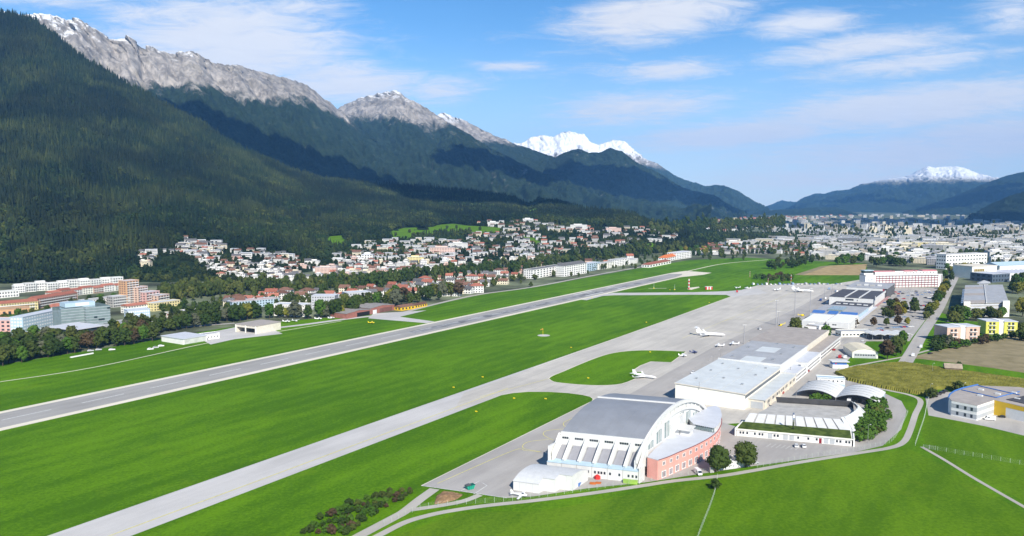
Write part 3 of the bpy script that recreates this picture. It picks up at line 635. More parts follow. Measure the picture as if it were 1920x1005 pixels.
def block(name, label, cat, loc, rz, w, d, h, wall=None, roof=None, floors=3, nw=6, nd=4, style='flat', ww=.5, wh=.5, group=None, balc=False, win=None, z=0.0, attic=False, rh=None, parent=None):
    t = thing(name, label, cat, (loc[0], loc[1], z), rz, group)
    wall = wall or WHITE; roof = roof or ROOFGR; win = win or GLASS
    wb = MB(); wb.box(0, w, 0, d, -2.0, h); wo_ = part('wall', wb, wall, t)
    fh = h / floors; wm = MB()
    rects(wm, ('y', 0), win_grid(0.6, w - .6, nw, 0, floors, fh, ww, wh)); rects(wm, ('x', 0), win_grid(.6, d - .6, nd, 0, floors, fh, ww, wh)); rects(wm, ('X', w), win_grid(.6, d - .6, nd, 0, floors, fh, ww, wh))
    part('windows', wm, win, wo_, stuff=True)
    rb = MB()
    if style == 'flat':
        rb.box(-.25, w + .25, -.25, d + .25, h + .003, h + .35)
        ro_ = part('roof', rb, roof, t)
        pb = MB()
        for q in ((-.3, w + .3, -.3, 0.05), (-.3, w + .3, d - .05, d + .3)): pb.box(q[0], q[1], q[2], q[3], h + .36, h + .75)
        for q in ((-.3, 0.05), (w - .05, w + .3)): pb.box(q[0], q[1], .06, d - .06, h + .36, h + .75)
        part('parapet', pb, wall, ro_)
        if attic:
            ab = MB(); ab.box(w * .08, w * .92, d * .25, d * .9, h + .36, h + 3.0); part('penthouse', ab, wall, ro_)
    elif style == 'gable':
        r = rh or d * .28; o = .5
        rb.xprism([(-o, h - o * r / (d / 2)), (d + o, h - o * r / (d / 2)), (d / 2, h + r)], -o, w + o); part('roof', rb, roof, t)
    else:
        r = rh or d * .25; o = .5; k = min(w, d) * .45
        rb.add([(-o, -o, h), (w + o, -o, h), (w + o, d + o, h), (-o, d + o, h), (k, d / 2, h + r), (w - k, d / 2, h + r)], [(0, 3, 2, 1), (0, 1, 5, 4), (1, 2, 5), (2, 3, 4, 5), (3, 0, 4)]); part('roof', rb, roof, t)
    if balc:
        bb = MB()
        for k in range(1, floors):
            bb.box(w * .06, w * .94, -1.3, -.07, k * fh - .15, k * fh); bb.box(w * .06, w * .94, -1.3, -1.2, k * fh, k * fh + .9)
        part('balconies', bb, FRAME, wo_)
    return t
def blockpx(name, label, cat, p0, p1, d, h, **k):
    o, a, wd = frame_px(p0, p1); return block(name, label, cat, o, a, wd, d, h, **k)

# ================================================================== hangar row
t = af_thing('aircraft_hangar', 'long hangar with blank cream end wall and pale blue grey roof, nearest of its row', 'hangar', 502, 186)
w_, L_ = 47.3, 97.6; zl, zr = 12.0, 10.5
mb = MB(); mb.hexa([(0, 0, -1), (w_, 0, -1), (w_, L_, -1), (0, L_, -1)], [(0, 0, zl), (w_, 0, zr), (w_, L_, zr), (0, L_, zl)]); part('wall', mb, CREAM, t)
zx = lambda x: zl + (zr - zl) * x / w_
for x0, x1 in ((-.4, 15.2), (15.6, 31.2), (31.6, w_ + .4)):
    mb = MB(); mb.hexa([(x0, -.4, zx(x0) + .01), (x1, -.4, zx(x1) + .01), (x1, L_, zx(x1) + .01), (x0, L_, zx(x0) + .01)], [(x0, -.4, zx(x0) + .4), (x1, -.4, zx(x1) + .4), (x1, L_, zx(x1) + .4), (x0, L_, zx(x0) + .4)]); part('roof_panel', mb, ROOFBL, t)
mb = MB(); mb.box(-.5, w_ + .5, -.55, -.41, 10.1, 10.55)
mb = MB(); mb.hexa([(-.5, -.6, zl - .1), (w_ + .5, -.6, zr - .1), (w_ + .5, -.41, zr - .1), (-.5, -.41, zl - .1)], [(-.5, -.6, zl + .5), (w_ + .5, -.6, zr + .5), (w_ + .5, -.41, zr + .5), (-.5, -.41, zl + .5)]); part('eaves_trim', mb, BEIGE, t)
mb = MB(); mb.box(w_ + .41, w_ + .9, -.4, L_, zr - .5, zr + .55); part('side_fascia', mb, BEIGE, t)
mb = MB(); mb.box(w_ + .02, w_ + .12, 2, L_ - 2, 7.2, 9.6); part('clerestory_glazing', mb, GLASS, t)
mb = MB(); mb.tube((17, -.5, 10.2), (17, -.5, 15.0), .18); part('vent_pipe', mb, POLEM, t)
for i in range(6):
    mb = MB(); y = 8 + i * 15; mb.tube((-.2, y, zl + .4), (-3.2, y - 1.2, zl + 1.6), .10); mb.tube((-3.2, y - 1.2, zl + 1.6), (-4.2, y - 1.5, zl + 1.0), .16); part('lamp_arm', mb, POLEM, t)
an = MB(); an.box(w_ + .01, w_ + 11, 8, L_ - .1, -1, 6.2); part('annex', an, BEIGE, t)
an = MB(); an.box(w_ + .95, w_ + 11.6, 7.5, L_ - .1, 6.21, 6.55); part('annex_roof', an, ROOFBL, t)
an = MB(); an.box(w_ + 11.62, w_ + 12, 7.3, L_ - .1, 5.6, 6.7); part('annex_fascia', an, BEIGE, t)
an = MB(); an.box(w_ + 2, w_ + 10, 7.9, 8.02, .2, 4.6)
part('annex_door', an, DOORM, t)
an = MB(); rects(an, ('X', w_ + 11), [(12 + i * 5.6, 15.8 + i * 5.6, 2.6, 4.8) for i in range(15)]); part('annex_windows', an, GLASS, t, stuff=True)
for i in range(14):
    an = MB(); an.box(w_ + 11, w_ + 11.9, 11 + i * 6.2, 11.5 + i * 6.2, 0, 5.5)
    if i % 2 == 0: part('annex_buttress', an, BEIGE, t)

for i, (x_, y_) in enumerate(((8, 20), (8, 52), (8, 80), (23, 34), (23, 70), (39, 24), (39, 58), (39, 86))):
    mb = MB(); mb.box(x_ - .7, x_ + .7, y_ - .7, y_ + .7, zx(x_) + .3, zx(x_) + 1.3); part('roof_vent', mb, STEEL, t)
t = af_thing('aircraft_hangar', 'middle hangar of the row with patched grey roof and white roof edge', 'hangar', 600, 187)
w_, L_ = 47.3, 96.5
mb = MB(); mb.box(0, w_, 0, L_, -1, 12); part('wall', mb, WHITE, t)
mb = MB(); mb.box(-.4, w_ + .4, -.2, .5, 11.2, 13.0); part('roof_edge', mb, WHITEM, t)
for i, (x0, x1) in enumerate(((-.3, 15.4), (15.7, 31.4), (31.7, w_ + .3))):
    for j in range(4):
        mb = MB(); y0 = .51 + j * 24; mb.box(x0, x1, y0, y0 + (23.9 if i != 1 else 23.6), 12.01, 12.35 + .03 * ((i + j) % 2)); part('roof_panel', mb, ROOFBL if (i == 1 and j % 2 == 0) else ROOFGR, t)
mb = MB(); mb.box(w_ + .31, w_ + .8, 0, L_, 11.4, 12.6); part('side_fascia', mb, WHITEM, t)
for y0, y1, hh in ((0.6, 40, 6.4), (40.2, 95.5, 7.6)):
    mb = MB(); mb.box(w_ + .01, w_ + 12, y0, y1, -1, hh); part('annex', mb, WHITE, t)
    mb = MB(); mb.box(w_ + .82, w_ + 11.7, y0 + .3, y1 - .3, hh + .01, hh + .2); part('annex_roof', mb, ROOFLIL, t)
    mb = MB(); mb.box(w_ + 11.72, w_ + 12.2, y0, y1, hh + .01, hh + .9); mb.box(w_ + .82, w_ + 11.7, y0, y0 + .29, hh + .01, hh + .9); part('annex_parapet', mb, WHITEM, t)
    mb = MB(); rects(mb, ('X', w_ + 12), [(y0 + 2 + i * 4.4, y0 + 4.8 + i * 4.4, zz0, zz0 + 1.4) for i in range(int((y1 - y0 - 4) / 4.4)) for zz0 in (1.2, 4.0)]); part('annex_windows', mb, GLASS, t, stuff=True)
mb = MB(); mb.tube((w_ + 5, 14, 6.6), (w_ + 5, 14, 9.0), .3); part('roof_vent', mb, POLEM, t)
mb = MB(); mb.box(w_ + 8.6, w_ + 12.5, 33, 37, 6.6, 9.6); part('roof_box', mb, WHITEM, t)

for i, (x_, y_) in enumerate(((7, 14), (7, 60), (38, 18), (38, 44), (40, 80), (24, 90))):
    mb = MB(); mb.box(x_ - .8, x_ + .8, y_ - .8, y_ + .8, 12.3, 13.4); part('roof_vent', mb, STEEL, t)
t = af_thing('aircraft_hangar', 'farthest hangar of the row with beige gravel roof', 'hangar', 697, 190)
w_, L_ = 50, 98
mb = MB(); mb.box(0, w_, 0, L_, -1, 11.8); part('wall', mb, BEIGE, t)
mb = MB(); mb.box(-.3, w_ + .3, -.3, L_ + .3, 11.81, 12.2); part('roof', mb, ROOFGRAVEL, t)
mb = MB(); mb.box(w_ + .31, w_ + .8, -.3, L_ + .3, 9.6, 12.5); part('side_fascia', mb, BEIGE, t)
mb = MB(); mb.box(w_ + .81, w_ + 11, 3, L_, -1, 6.8); part('annex', mb, WHITE, t)
mb = MB(); mb.box(w_ + .81, w_ + 11.3, 2.8, L_ + .2, 6.81, 7.1); part('annex_roof', mb, ROOFGRAVEL, t)
mb = MB(); mb.box(w_ + 11.32, w_ + 11.8, 2.8, L_ + .2, 5.9, 7.3); part('annex_fascia', mb, WHITEM, t)
mb = MB(); rects(mb, ('X', w_ + 11), [(6 + i * 6, 10.6 + i * 6, zz0, zz0 + 1.7) for i in range(15) for zz0 in (.6, 3.6)]); part('annex_windows', mb, GLASS, t, stuff=True)

# ================================================================== arched hangar (skewed plan) with coral red crescent wing
P1 = at(1025, 886); P2 = at(1197, 906)
EXA = np.array((P2[0] - P1[0], P2[1] - P1[1])); WA = float(np.linalg.norm(EXA)); EXA = EXA / WA
def sk(x, y, z): return (float(EXA[0] * x + ER[0] * y), float(EXA[1] * x + ER[1] * y), z)
class SK(MB):
    def sbox(s, x0, x1, y0, y1, z0, z1): return s.hexa([sk(x0, y0, z0), sk(x1, y0, z0), sk(x1, y1, z0), sk(x0, y1, z0)], [sk(x0, y0, z1), sk(x1, y0, z1), sk(x1, y1, z1), sk(x0, y1, z1)])
t = thing('arched_hangar', 'large hangar with arched blue grey roof, white buttresses and glazed bays', 'hangar', P1)
def arc_z(y):       # roof arch over the depth of the hall
    return 8.2 + 18.6 * (1 - ((y - 54.0) / 54.0) ** 2) ** 0.72 if 0 < y < 108 else 8.2
ys = np.linspace(12.6, 95.4, 61)
x0, x1 = 1.8, WA - 2.2
NSEG = 6
for k in range(NSEG):
    xa = x0 + (x1 - x0) * k / NSEG + (.03 if k else 0); xb = x0 + (x1 - x0) * (k + 1) / NSEG - .03
    mb = SK(); n = len(ys)
    vs = [sk(xa, y, arc_z(y) + .3) for y in ys] + [sk(xb, y, arc_z(y) + .3) for y in ys] + [sk(xa, y, arc_z(y) - .3) for y in ys] + [sk(xb, y, arc_z(y) - .3) for y in ys]
    fs = [(i, n + i, n + i + 1, i + 1) for i in range(n - 1)] + [(2 * n + i, 2 * n + i + 1, 3 * n + i + 1, 3 * n + i) for i in range(n - 1)] + [(i, i + 1, 2 * n + i + 1, 2 * n + i) for i in range(n - 1)] + [(n + i, 3 * n + i, 3 * n + i + 1, n + i + 1) for i in range(n - 1)] + [(0, 2 * n, 3 * n, n), (n - 1, 2 * n - 1, 4 * n - 1, 3 * n - 1)]
    mb.add(vs, fs); part('roof_panel', mb, ROOFARC, t, False)
mb = SK(); mb.sbox(x0, x1, 53.2, 54.6, arc_z(54) + .32, arc_z(54) + .9); part('ridge_strip', mb, WHITEM, t)
mb = SK(); mb.sbox(x0 - .3, x1 + .2, 11.9, 12.5, arc_z(12.6) - 1.6, arc_z(12.6) + .3); part('eaves_beam', mb, WHITEM, t)
# gable wall: frame of arch segments, white infill, openings
ya = np.linspace(2, 106, 40)
def arch_wall(xp, th, off0, off1, m, nm, ylo=1.5, yhi=106.5, n=36):
    yl_ = np.linspace(ylo, yhi, n); mb = SK()
    for i in range(n - 1):
        a, b = yl_[i], yl_[i + 1]
        def zz(y, o): return max(arc_z(y) + o, 0.0)
        mb.hexa([sk(xp, a, zz(a, off0)), sk(xp + th, a, zz(a, off0)), sk(xp + th, b, zz(b, off0)), sk(xp, b, zz(b, off0))], [sk(xp, a, zz(a, off1)), sk(xp + th, a, zz(a, off1)), sk(xp + th, b, zz(b, off1)), sk(xp, b, zz(b, off1))])
    return part(nm, mb, m, t)
arch_wall(x1 - .6, .5, -40, -.4, WHITEM, 'gable_wall')
arch_wall(x1 + .1, 1.1, -1.4, .7, WHITEM, 'arch_rib')
arch_wall(x1 + .1, .7, -5.2, -4.4, WHITEM, 'arch_rib', 12, 96)
for i in range(13):
    y = 16 + i * 6.4; mb = SK(); mb.sbox(x1 + .05, x1 + .6, y - .3, y + .3, arc_z(y) - 4.4, arc_z(y) - 1.4); part('gable_post', mb, WHITEM, t)
for i, y in enumerate((21, 32, 43, 65, 76, 87)):
    mb = SK(); mb.sbox(x1 - .09, x1 + .04, y - 3.2, y + 3.2, 11.5, arc_z(y) - 6.5); part('gable_glazing', mb, GLASSG, t)
    for q in range(4):
        mb = SK(); mb.sbox(x1 + .05, x1 + .22, y - 3.2 + q * 2.0, y - 2.9 + q * 2.0, 11.5, arc_z(y) - 6.5)
        if q in (1, 2): part('mullion', mb, WHITEM, t)
arch_wall(x0 + .1, .5, -40, -.4, CREAM, 'back_gable_wall')
# front: low lean-to, sloping glazed bays between ribs
NB = 6; bw = WA / NB
for k in range(NB):
    xa, xb = k * bw + .12, (k + 1) * bw - .12
    mb = SK(); mb.sbox(xa, xb, .0, 3.2, -1, 5.6); part('lean_to_panel', mb, WHITEM, t)
    mb = SK(); mb.hexa([sk(xa, -.2, 5.61), sk(xb, -.2, 5.61), sk(xb, 3.6, 6.4), sk(xa, 3.6, 6.4)], [sk(xa, -.2, 5.85), sk(xb, -.2, 5.85), sk(xb, 3.6, 6.65), sk(xa, 3.6, 6.65)]); part('lean_to_roof', mb, PALEBL, t)
    if k < NB:
        mb = SK(); mb.hexa([sk(xa + .8, 3.7, 5.6), sk(xb - .8, 3.7, 5.6), sk(xb - .8, 10.8, 11.6), sk(xa + .8, 10.8, 11.6)], [sk(xa + .8, 3.5, 6.0), sk(xb - .8, 3.5, 6.0), sk(xb - .8, 10.6, 12.0), sk(xa + .8, 10.6, 12.0)]); part('bay_skylight', mb, mat('bay sheet roof', (.26, .26, .285), .6, .05), t)
        mb = SK(); mb.sbox(xa, xb, 11.0, 12.0, 5, arc_z(12.6) - 1.61); part('bay_wall', mb, WHITEM, t)
        for q in range(4):
            mb = SK(); q0 = xa + 1.4 + q * (bw - 3.2) / 4; mb.sbox(q0, q0 + .95, 10.9, 11.02, arc_z(12.6) - 3.0, arc_z(12.6) - 2.0)
            if q == 0: wn = mb
            else: wn.add(mb.v, mb.f)
        part('bay_windows', wn, GLASS, t, stuff=True)
for k in range(NB + 1):
    xc = min(max(k * bw, .7), WA - .7)
    mb = SK(); mb.hexa([sk(xc - .55, .3 if k in (0, NB) else 3.0, -1 if k in (0, NB) else 5), sk(xc + .55, .3 if k in (0, NB) else 3.0, -1 if k in (0, NB) else 5), sk(xc + .55, 6.5, 2), sk(xc - .55, 6.5, 2)],
                       [sk(xc - .55, 1.6, 7.2), sk(xc + .55, 1.6, 7.2), sk(xc + .55, 12.1, arc_z(12.6) - .4), sk(xc - .55, 12.1, arc_z(12.6) - .4)]); part('buttress', mb, WHITEM, t)
mb = SK(); mb.sbox(.1, 1.1, 1, 13, -1, 13.6); part('end_post', mb, WHITEM, t)
wn = MB()
for k, spots in enumerate(((), (3.4,), (5.4,), (1.2, 3.0, 4.4, 6), (1.0, 5.6), (2.4, 4.4, 6.2))):
    for s0 in spots:
        b_ = SK(); b_.sbox(k * bw + s0, k * bw + s0 + .95, -.06, .04, 2.4, 3.7); wn.add(b_.v, b_.f)
part('windows', wn, GLASS, t, stuff=True)
mb = SK(); mb.sbox(WA + .2, WA + .7, -.2, 6, -1, 7.6); part('corner_fin', mb, WHITEM, t)

# crescent wing
t = thing('crescent_wing', 'coral red two storey wing with curved front against the arched hangar', 'building', P1)
C0, S0 = EXA
def la(x, y): return (float(C0 * x - S0 * y), float(S0 * x + C0 * y))        # orthogonal local -> offset
outer = smooth_line([(54.4, 6.8), (58.8, 14.5), (62.6, 22.9), (68.7, 35.2), (74.4, 50.2), (77.6, 62), (78.9, 73), (79.2, 84), (78.4, 94), (76.7, 104), (74.3, 108)], 4)
inner = [(71, 104), (66, 88), (60.5, 66), (54.5, 42.6), (50.4, 22), (48.9, 9.6)]
plan = [la(*p) for p in outer + inner]
mb = MB(); mb.prism(plan, -1, 10.0); part('wall', mb, REDW, t)
def grow(pts, dx): return [la(p[0] + dx, p[1] - dx * .3) for p in pts]
mb = MB(); mb.prism([la(*p) for p in [(p[0] + .3, p[1] - .2) for p in outer] + inner], 10.01, 10.35); part('roof', mb, ROOFLIL, t)
mb = MB(); ol = [la(p[0] + .45, p[1] - .3) for p in outer]; strip_geo(mb, ol, .5, 10.38); n = len(ol)
part('roof_edge', mb, mat('dark red flashing', (0.25, 0.06, 0.05), 0.7), t)
o2 = [p for p in outer if p[1] > 62]; up = [la(*p) for p in o2 + [(71, 104), (66.5, 90), (62.5, 74), (66, 66)]]
mb = MB(); mb.prism(up, 10.36, 13.2); part('upper_storey', mb, WHITEM, t)
mb = MB(); mb.prism([la(p[0] + .35, p[1]) for p in o2] + [la(*p) for p in [(71, 104.4), (66, 90), (62, 74), (65.6, 64.6), (77, 60.6)]], 13.21, 13.6); part('upper_roof', mb, ROOFLIL, t)
for i in range(10):
    q0 = np.array((66.4, 65.6)) + (np.array((77.4, 61.6)) - np.array((66.4, 65.6))) * (i + .12) / 10; q1 = np.array((66.4, 65.6)) + (np.array((77.4, 61.6)) - np.array((66.4, 65.6))) * (i + .86) / 10
    mb = MB(); a_ = la(q0[0], q0[1] - .45); b_ = la(q1[0], q1[1] - .45); c_ = la(q1[0], q1[1] - .3); d_ = la(q0[0], q0[1] - .3)
    mb.prism([a_, b_, c_, d_], 10.6, 13.0); part('clerestory_pane', mb, GLASSG, t)
def facade_rects(mb, line, n, s0, s1, z0, z1, w0, t_=.09):
    pts = np.array(line); L = np.concatenate([[0], np.cumsum(np.linalg.norm(np.diff(pts, axis=0), axis=1))])
    for i in range(n):
        c = s0 + (s1 - s0) * (i + .5) / n
        for off in ((-w0 * .8, -w0 * .12), (w0 * .12, w0 * .8)):
            p = [np.array((np.interp(c + o_, L, pts[:, 0]), np.interp(c + o_, L, pts[:, 1]))) for o_ in off]
            d = p[1] - p[0]; nn = np.array((d[1], -d[0])) / np.linalg.norm(d) * t_
            mb.prism([tuple(p[0] - nn), tuple(p[1] - nn), tuple(p[1] + nn), tuple(p[0] + nn)], z0, z1)
ow = [la(*p) for p in outer]
fr = MB(); facade_rects(fr, ow, 15, 2, 92, 6.5, 8.6, 1.5, .07); facade_rects(fr, ow, 15, 2, 92, .3, 3.9, 2.2, .07); part('window_frames', fr, FRAME, t, stuff=True)
gl = MB(); facade_rects(gl, ow, 15, 2, 92, 6.8, 8.3, 1.1, .11); facade_rects(gl, ow, 15, 2, 92, .8, 3.5, 1.7, .11); part('window_panes', gl, mat('reflecting window', (0.25, 0.27, 0.30), 0.15, 0.3, 0.4, spec=.6), t, stuff=True)
for (x_, y_, w2, d2, h2) in ((50.6, 46, 5.5, 8, 17.5), (53.6, 54, 6, 9, 19.5)):
    mb = MB(); mb.prism([la(x_, y_), la(x_ + w2, y_ - 1.4), la(x_ + w2 + 1, y_ + d2), la(x_ + 1, y_ + d2)], 10.36, h2); part('stair_tower', mb, WHITEM, t)
mb = MB(); mb.prism([la(60, 52), la(65, 51), (la(66, 58)), la(61, 59)], 10.36, 13.4); part('roof_cabin', mb, WHITEM, t)
mb = MB(); mb.prism([la(59, 50.5), la(66, 49), (la(67.4, 59.6)), la(60.2, 61)], 13.41, 13.9); part('roof_cabin_cover', mb, WHITEM, t)

# ================================================================== white stepped shelter hangar
o_, rz_, wd_ = frame_px((962.4, 919), (1010.5, 925.5))
t = thing('shelter_hangar', 'small white barrel roofed shelter hangar with stepped side, beside the road fence', 'hangar', o_, rz_)
def arcs(y): return 2.6 + 5.0 * max(0.0, 1 - ((y - 12.6) / 14.3) ** 2) ** .62
for (xa, xb, y0) in ((0, 12.7, 0.0), (12.75, 18.4, 3.9), (18.45, 24.6, 8.6)):
    sl_ = .22; z0 = arcs(y0)
    mb = MB(); mb.add([(xa + sl_ * y0, y0, -1), (xb + sl_ * y0, y0, -1), (xb + sl_ * 24.5, 24.5, -1), (xa + sl_ * 24.5, 24.5, -1), (xa + sl_ * y0, y0, z0), (xb + sl_ * y0, y0, z0)], [(0, 1, 5, 4)])
    yy2 = np.linspace(y0, 24.5, 18); n = 18
    vs = [(xa + sl_ * y, y, arcs(y)) for y in yy2] + [(xb + sl_ * y, y, arcs(y)) for y in yy2] + [(xa + sl_ * y, y, -1) for y in yy2] + [(xb + sl_ * y, y, -1) for y in yy2]
    fs = [(i, 2 * n + i, 2 * n + i + 1, i + 1) for i in range(n - 1)] + [(n + i, n + i + 1, 3 * n + i + 1, 3 * n + i) for i in range(n - 1)]
    mb.add(vs, fs); part('wall', mb, WHITEM, t)
    mb = MB(); ye = np.linspace(y0 - .25, 24.7, 20); n = 20
    vs = [(xa - .1 + sl_ * y, y, arcs(max(y, y0)) + .12) for y in ye] + [(xb + .1 + sl_ * y, y, arcs(max(y, y0)) + .12) for y in ye] + [(xa - .1 + sl_ * y, y, arcs(max(y, y0)) - .1) for y in ye] + [(xb + .1 + sl_ * y, y, arcs(max(y, y0)) - .1) for y in ye]
    fs = [(i, n + i, n + i + 1, i + 1) for i in range(n - 1)] + [(n + i, 3 * n + i, 3 * n + i + 1, n + i + 1) for i in range(n - 1)] + [(i, i + 1, 2 * n + i + 1, 2 * n + i) for i in range(n - 1)] + [(0, 2 * n, 3 * n, n)]
    mb.add(vs, fs); part('roof', mb, mat('white roof sheet', (0.54, 0.55, 0.56), 0.45, .05, .5), t, False)
    k_ = int((xb - xa) / 3)
    for i in range(1, k_):
        mb = MB(); xs = xa + (xb - xa) * i / k_ + sl_ * y0; mb.box(xs - .06, xs + .06, y0 - .05, y0 + .02, 0, z0 - .2); part('wall_seam', mb, DOORM, t)

# ================================================================== fire station
o_, rz_, wd_ = frame_px((1381, 817), (1597, 837))
t = thing('fire_station', 'low white station with planted roof, leaning white wall panels and open inner court', 'building', o_, rz_)
fx = lambda x, y: x + y * .25
def skp(pts): return [(p[0], p[1]) for p in pts]
mb = MB(); mb.prism([(0, 0), (61.8, 0), (62.6, 17.2), (2.6, 15.8)], -1, 3.7); part('front_wing', mb, WHITE, t)
mb = MB(); mb.prism([(-.4, -.6), (62.4, -.6), (63.2, 17.2), (2.4, 15.8)], 3.71, 4.3); part('roof_slab', mb, CREAM, t)
mb = MB(); mb.prism([(.4, .4), (61.6, .4), (62.2, 16.6), (2.8, 15.4)], 4.31, 4.55); part('planted_roof', mb, GREENROOF, t)
mb = MB(); mb.prism([(-1.0, -.8), (-.45, -.8), (3.0, 16), (2.4, 16)], -1, 4.8); part('end_wall', mb, WHITE, t)
mb = MB(); mb.prism([(62.45, -.8), (63.2, -.8), (64.2, 17), (63.4, 17)], -1, 4.8); part('end_wall', mb, WHITE, t)
wn = MB(); rects(wn, ('y', 0), [(x, x + 1.1, 1.5, 2.9) for x in (1.6, 3.2, 5.4, 9.6, 12.2, 13.8, 20.4, 22.2, 33.2, 38.6, 43, 53.6, 55.4, 58.4, 60)]); part('windows', wn, GLASS, t, stuff=True)
for x in (17.2, 25.6, 29, 47.2, 50.4):
    wn = MB(); rects(wn, ('y', 0), [(x, x + 2.6, .3, 3.1)], .05); part('garage_door', wn, DOORM, t)
wn = MB(); rects(wn, ('y', 0), [(44.8, 46.2, .1, 3.0)], .09); part('red_door', wn, mat('dark red door', (.22, .02, .03), .5), t)
NP = 10; A0, A1 = np.array((3.2, 16.2)), np.array((62.4, 17.4)); B0, B1 = np.array((6.0, 27.6)), np.array((58.6, 31.0))
for k in range(NP):
    f0, f1 = (k + .06) / NP, (k + .9) / NP
    a, b, c, d = A0 + (A1 - A0) * f0, A0 + (A1 - A0) * f1, B0 + (B1 - B0) * f1, B0 + (B1 - B0) * f0
    mb = MB(); mb.hexa([(a[0], a[1], 4), (b[0], b[1], 4), (b[0], b[1] + .6, 4), (a[0], a[1] + .6, 4)], [(d[0], d[1], 6.8), (c[0], c[1], 6.8), (c[0], c[1] + .6, 6.8), (d[0], d[1] + .6, 6.8)]); part('leaning_panel', mb, WHITEM, t)
mb = MB(); mb.hexa([(3.4, 16.6, 3.6), (62, 17.8, 3.6), (62, 18.6, 3.6), (3.4, 17.4, 3.6)], [(6.2, 28, 6.6), (58.4, 31.4, 6.6), (58.4, 32.2, 6.6), (6.2, 28.8, 6.6)]); part('panel_backing', mb, GREYW, t)
rim = [(58.7, 31.2), (61.5, 34), (65, 42), (68.5, 51), (70.7, 60), (70.2, 67), (67.8, 73)]
rimo = [(62.6, 18.4), (66.8, 28), (70.5, 39), (74.2, 50), (76.4, 61), (75.8, 70), (72.6, 78)]
for i in range(len(rim) - 1):
    a, b, c, d = rimo[i], rimo[i + 1], rim[i + 1], rim[i]
    mb = MB(); mb.hexa([(a[0], a[1], 2), (b[0], b[1], 2), (b[0] - .7, b[1], 2), (a[0] - .7, a[1], 2)], [(d[0], d[1], 8.1), (c[0], c[1], 8.1), (c[0] - .5, c[1], 8.1), (d[0] - .5, d[1], 8.1)]); part('leaning_panel', mb, ROOFBL, t)
    mb = MB(); mp = ((a[0] + b[0]) / 2, (a[1] + b[1]) / 2); mq = ((c[0] + d[0]) / 2, (c[1] + d[1]) / 2)
    mb.tube((mp[0], mp[1], 2.6), (mq[0], mq[1], 8.4), .3, n=4); part('panel_rib', mb, WHITEM, t)
mb = MB(); mb.hexa([(23.3, 74.6, -1), (69.6, 78.6, -1), (70, 79.4, -1), (23.3, 75.4, -1)], [(21.5, 69, 8.2), (68, 73, 8.2), (68.6, 73.8, 8.2), (22, 69.8, 8.2)]); part('court_back_wall', mb, DGREY, t)  # dark grey puts the shade of the overhanging inner face into the colour
mb = MB(); mb.prism([(7, 29.5), (58, 32.8), (64.0, 43), (69.6, 60), (67.8, 74.5), (22.6, 71.5)], -.5, 4.0); part('court_floor', mb, GREYW, t)
mb = MB(); mb.hexa([(7.2, 30, 4.01), (57.6, 33.2, 4.01), (58, 35.8, 4.01), (8, 32.6, 4.01)], [(7.2, 30, 4.7), (57.6, 33.2, 4.7), (58, 35.8, 4.7), (8, 32.6, 4.7)]); part('court_kerb', mb, CREAM, t)
mb = MB(); mb.tube((31.2, 9, 4.4), (31.2, 9, 14), .55, n=10); part('flue', mb, POLISH, t, True)

# ================================================================== twin vault canopy
t = af_thing('vault_canopy', 'pair of white ribbed barrel vault canopies over parked vehicles', 'canopy', 556, 118)
for j, (xa, xb) in enumerate(((0, 26.2), (26.4, 53))):
    for k in range(5):
        y0, y1 = k * 7.0 + .12, k * 7.0 + 6.9; n = 13; vs = []; fs = []
        for yq in (y0, y1):
            for dz in (0, -.18):
                for i in range(n):
                    f = i / (n - 1); vs.append((xa + (xb - xa) * f, yq, 3.2 + 3.5 * (1 - (2 * f - 1) ** 2) + dz))
        for i in range(n - 1): fs += [(i, i + 1, 2 * n + i + 1, 2 * n + i), (n + i, 3 * n + i, 3 * n + i + 1, n + i + 1), (i, n + i, n + i + 1, i + 1), (2 * n + i, 2 * n + i + 1, 3 * n + i + 1, 3 * n + i)]
        mb = MB(); mb.add(vs, fs); part('vault_panel', mb, WHITEM, t, False)
    for k in range(6):
        mb = MB(); n = 11
        for i in range(n - 1):
            f, f2 = i / (n - 1), (i + 1) / (n - 1)
            mb.tube((xa + (xb - xa) * f, k * 7.0, 3.25 + 3.5 * (1 - (2 * f - 1) ** 2)), (xa + (xb - xa) * f2, k * 7.0, 3.25 + 3.5 * (1 - (2 * f2 - 1) ** 2)), .14, n=4)
        part('rib', mb, STEEL, t)
for xq in (.3, 26.3, 52.7):
    for yq in (0, 17.5, 35):
        mb = MB(); mb.tube((xq, yq, -.5), (xq, yq, 3.2), .22); part('column', mb, STEEL, t)
mb = MB(); mb.box(50.4, 53.2, 6, 30, 0, 2.8); part('side_wall', mb, PALEBL, t)
def nth_word(i): return ('first', 'second', 'third', 'fourth', 'fifth', 'sixth', 'seventh', 'eighth', 'ninth', 'tenth')[i]
# ================================================================== smaller airport buildings
def frame_world(o, a): return o, a
o_, rz_, wd_ = frame_px((1532, 724), (1584, 727))
t = block('site_office', 'two storey pale blue and white container office beside the twin vault canopy', 'office', o_, rz_, wd_, 7.5, 6.2, wall=WHITE, roof=PALEBL, floors=2, nw=6, nd=3, ww=.3, wh=.35)
mb = MB(); mb.box(-.1, wd_ + .1, -.12, -.03, 0, 2.4); part('blue_band', mb, PALEBL, t)
o_, rz_, wd_ = frame_px((1561, 691), (1591, 691.5))
t = thing('gatehouse', 'small gatehouse with white flat roof and blue walls by the lane', 'gatehouse', o_, rz_)
mb = MB(); mb.box(0, wd_, 0, 8, 0, 3.2); part('wall', mb, mat('grey white panel', (.6, .62, .62), .7), t)
mb = MB(); mb.box(.5, wd_ - 1.2, .8, 7.5, 3.21, 5.4); part('upper_wall', mb, BLUEP, t)
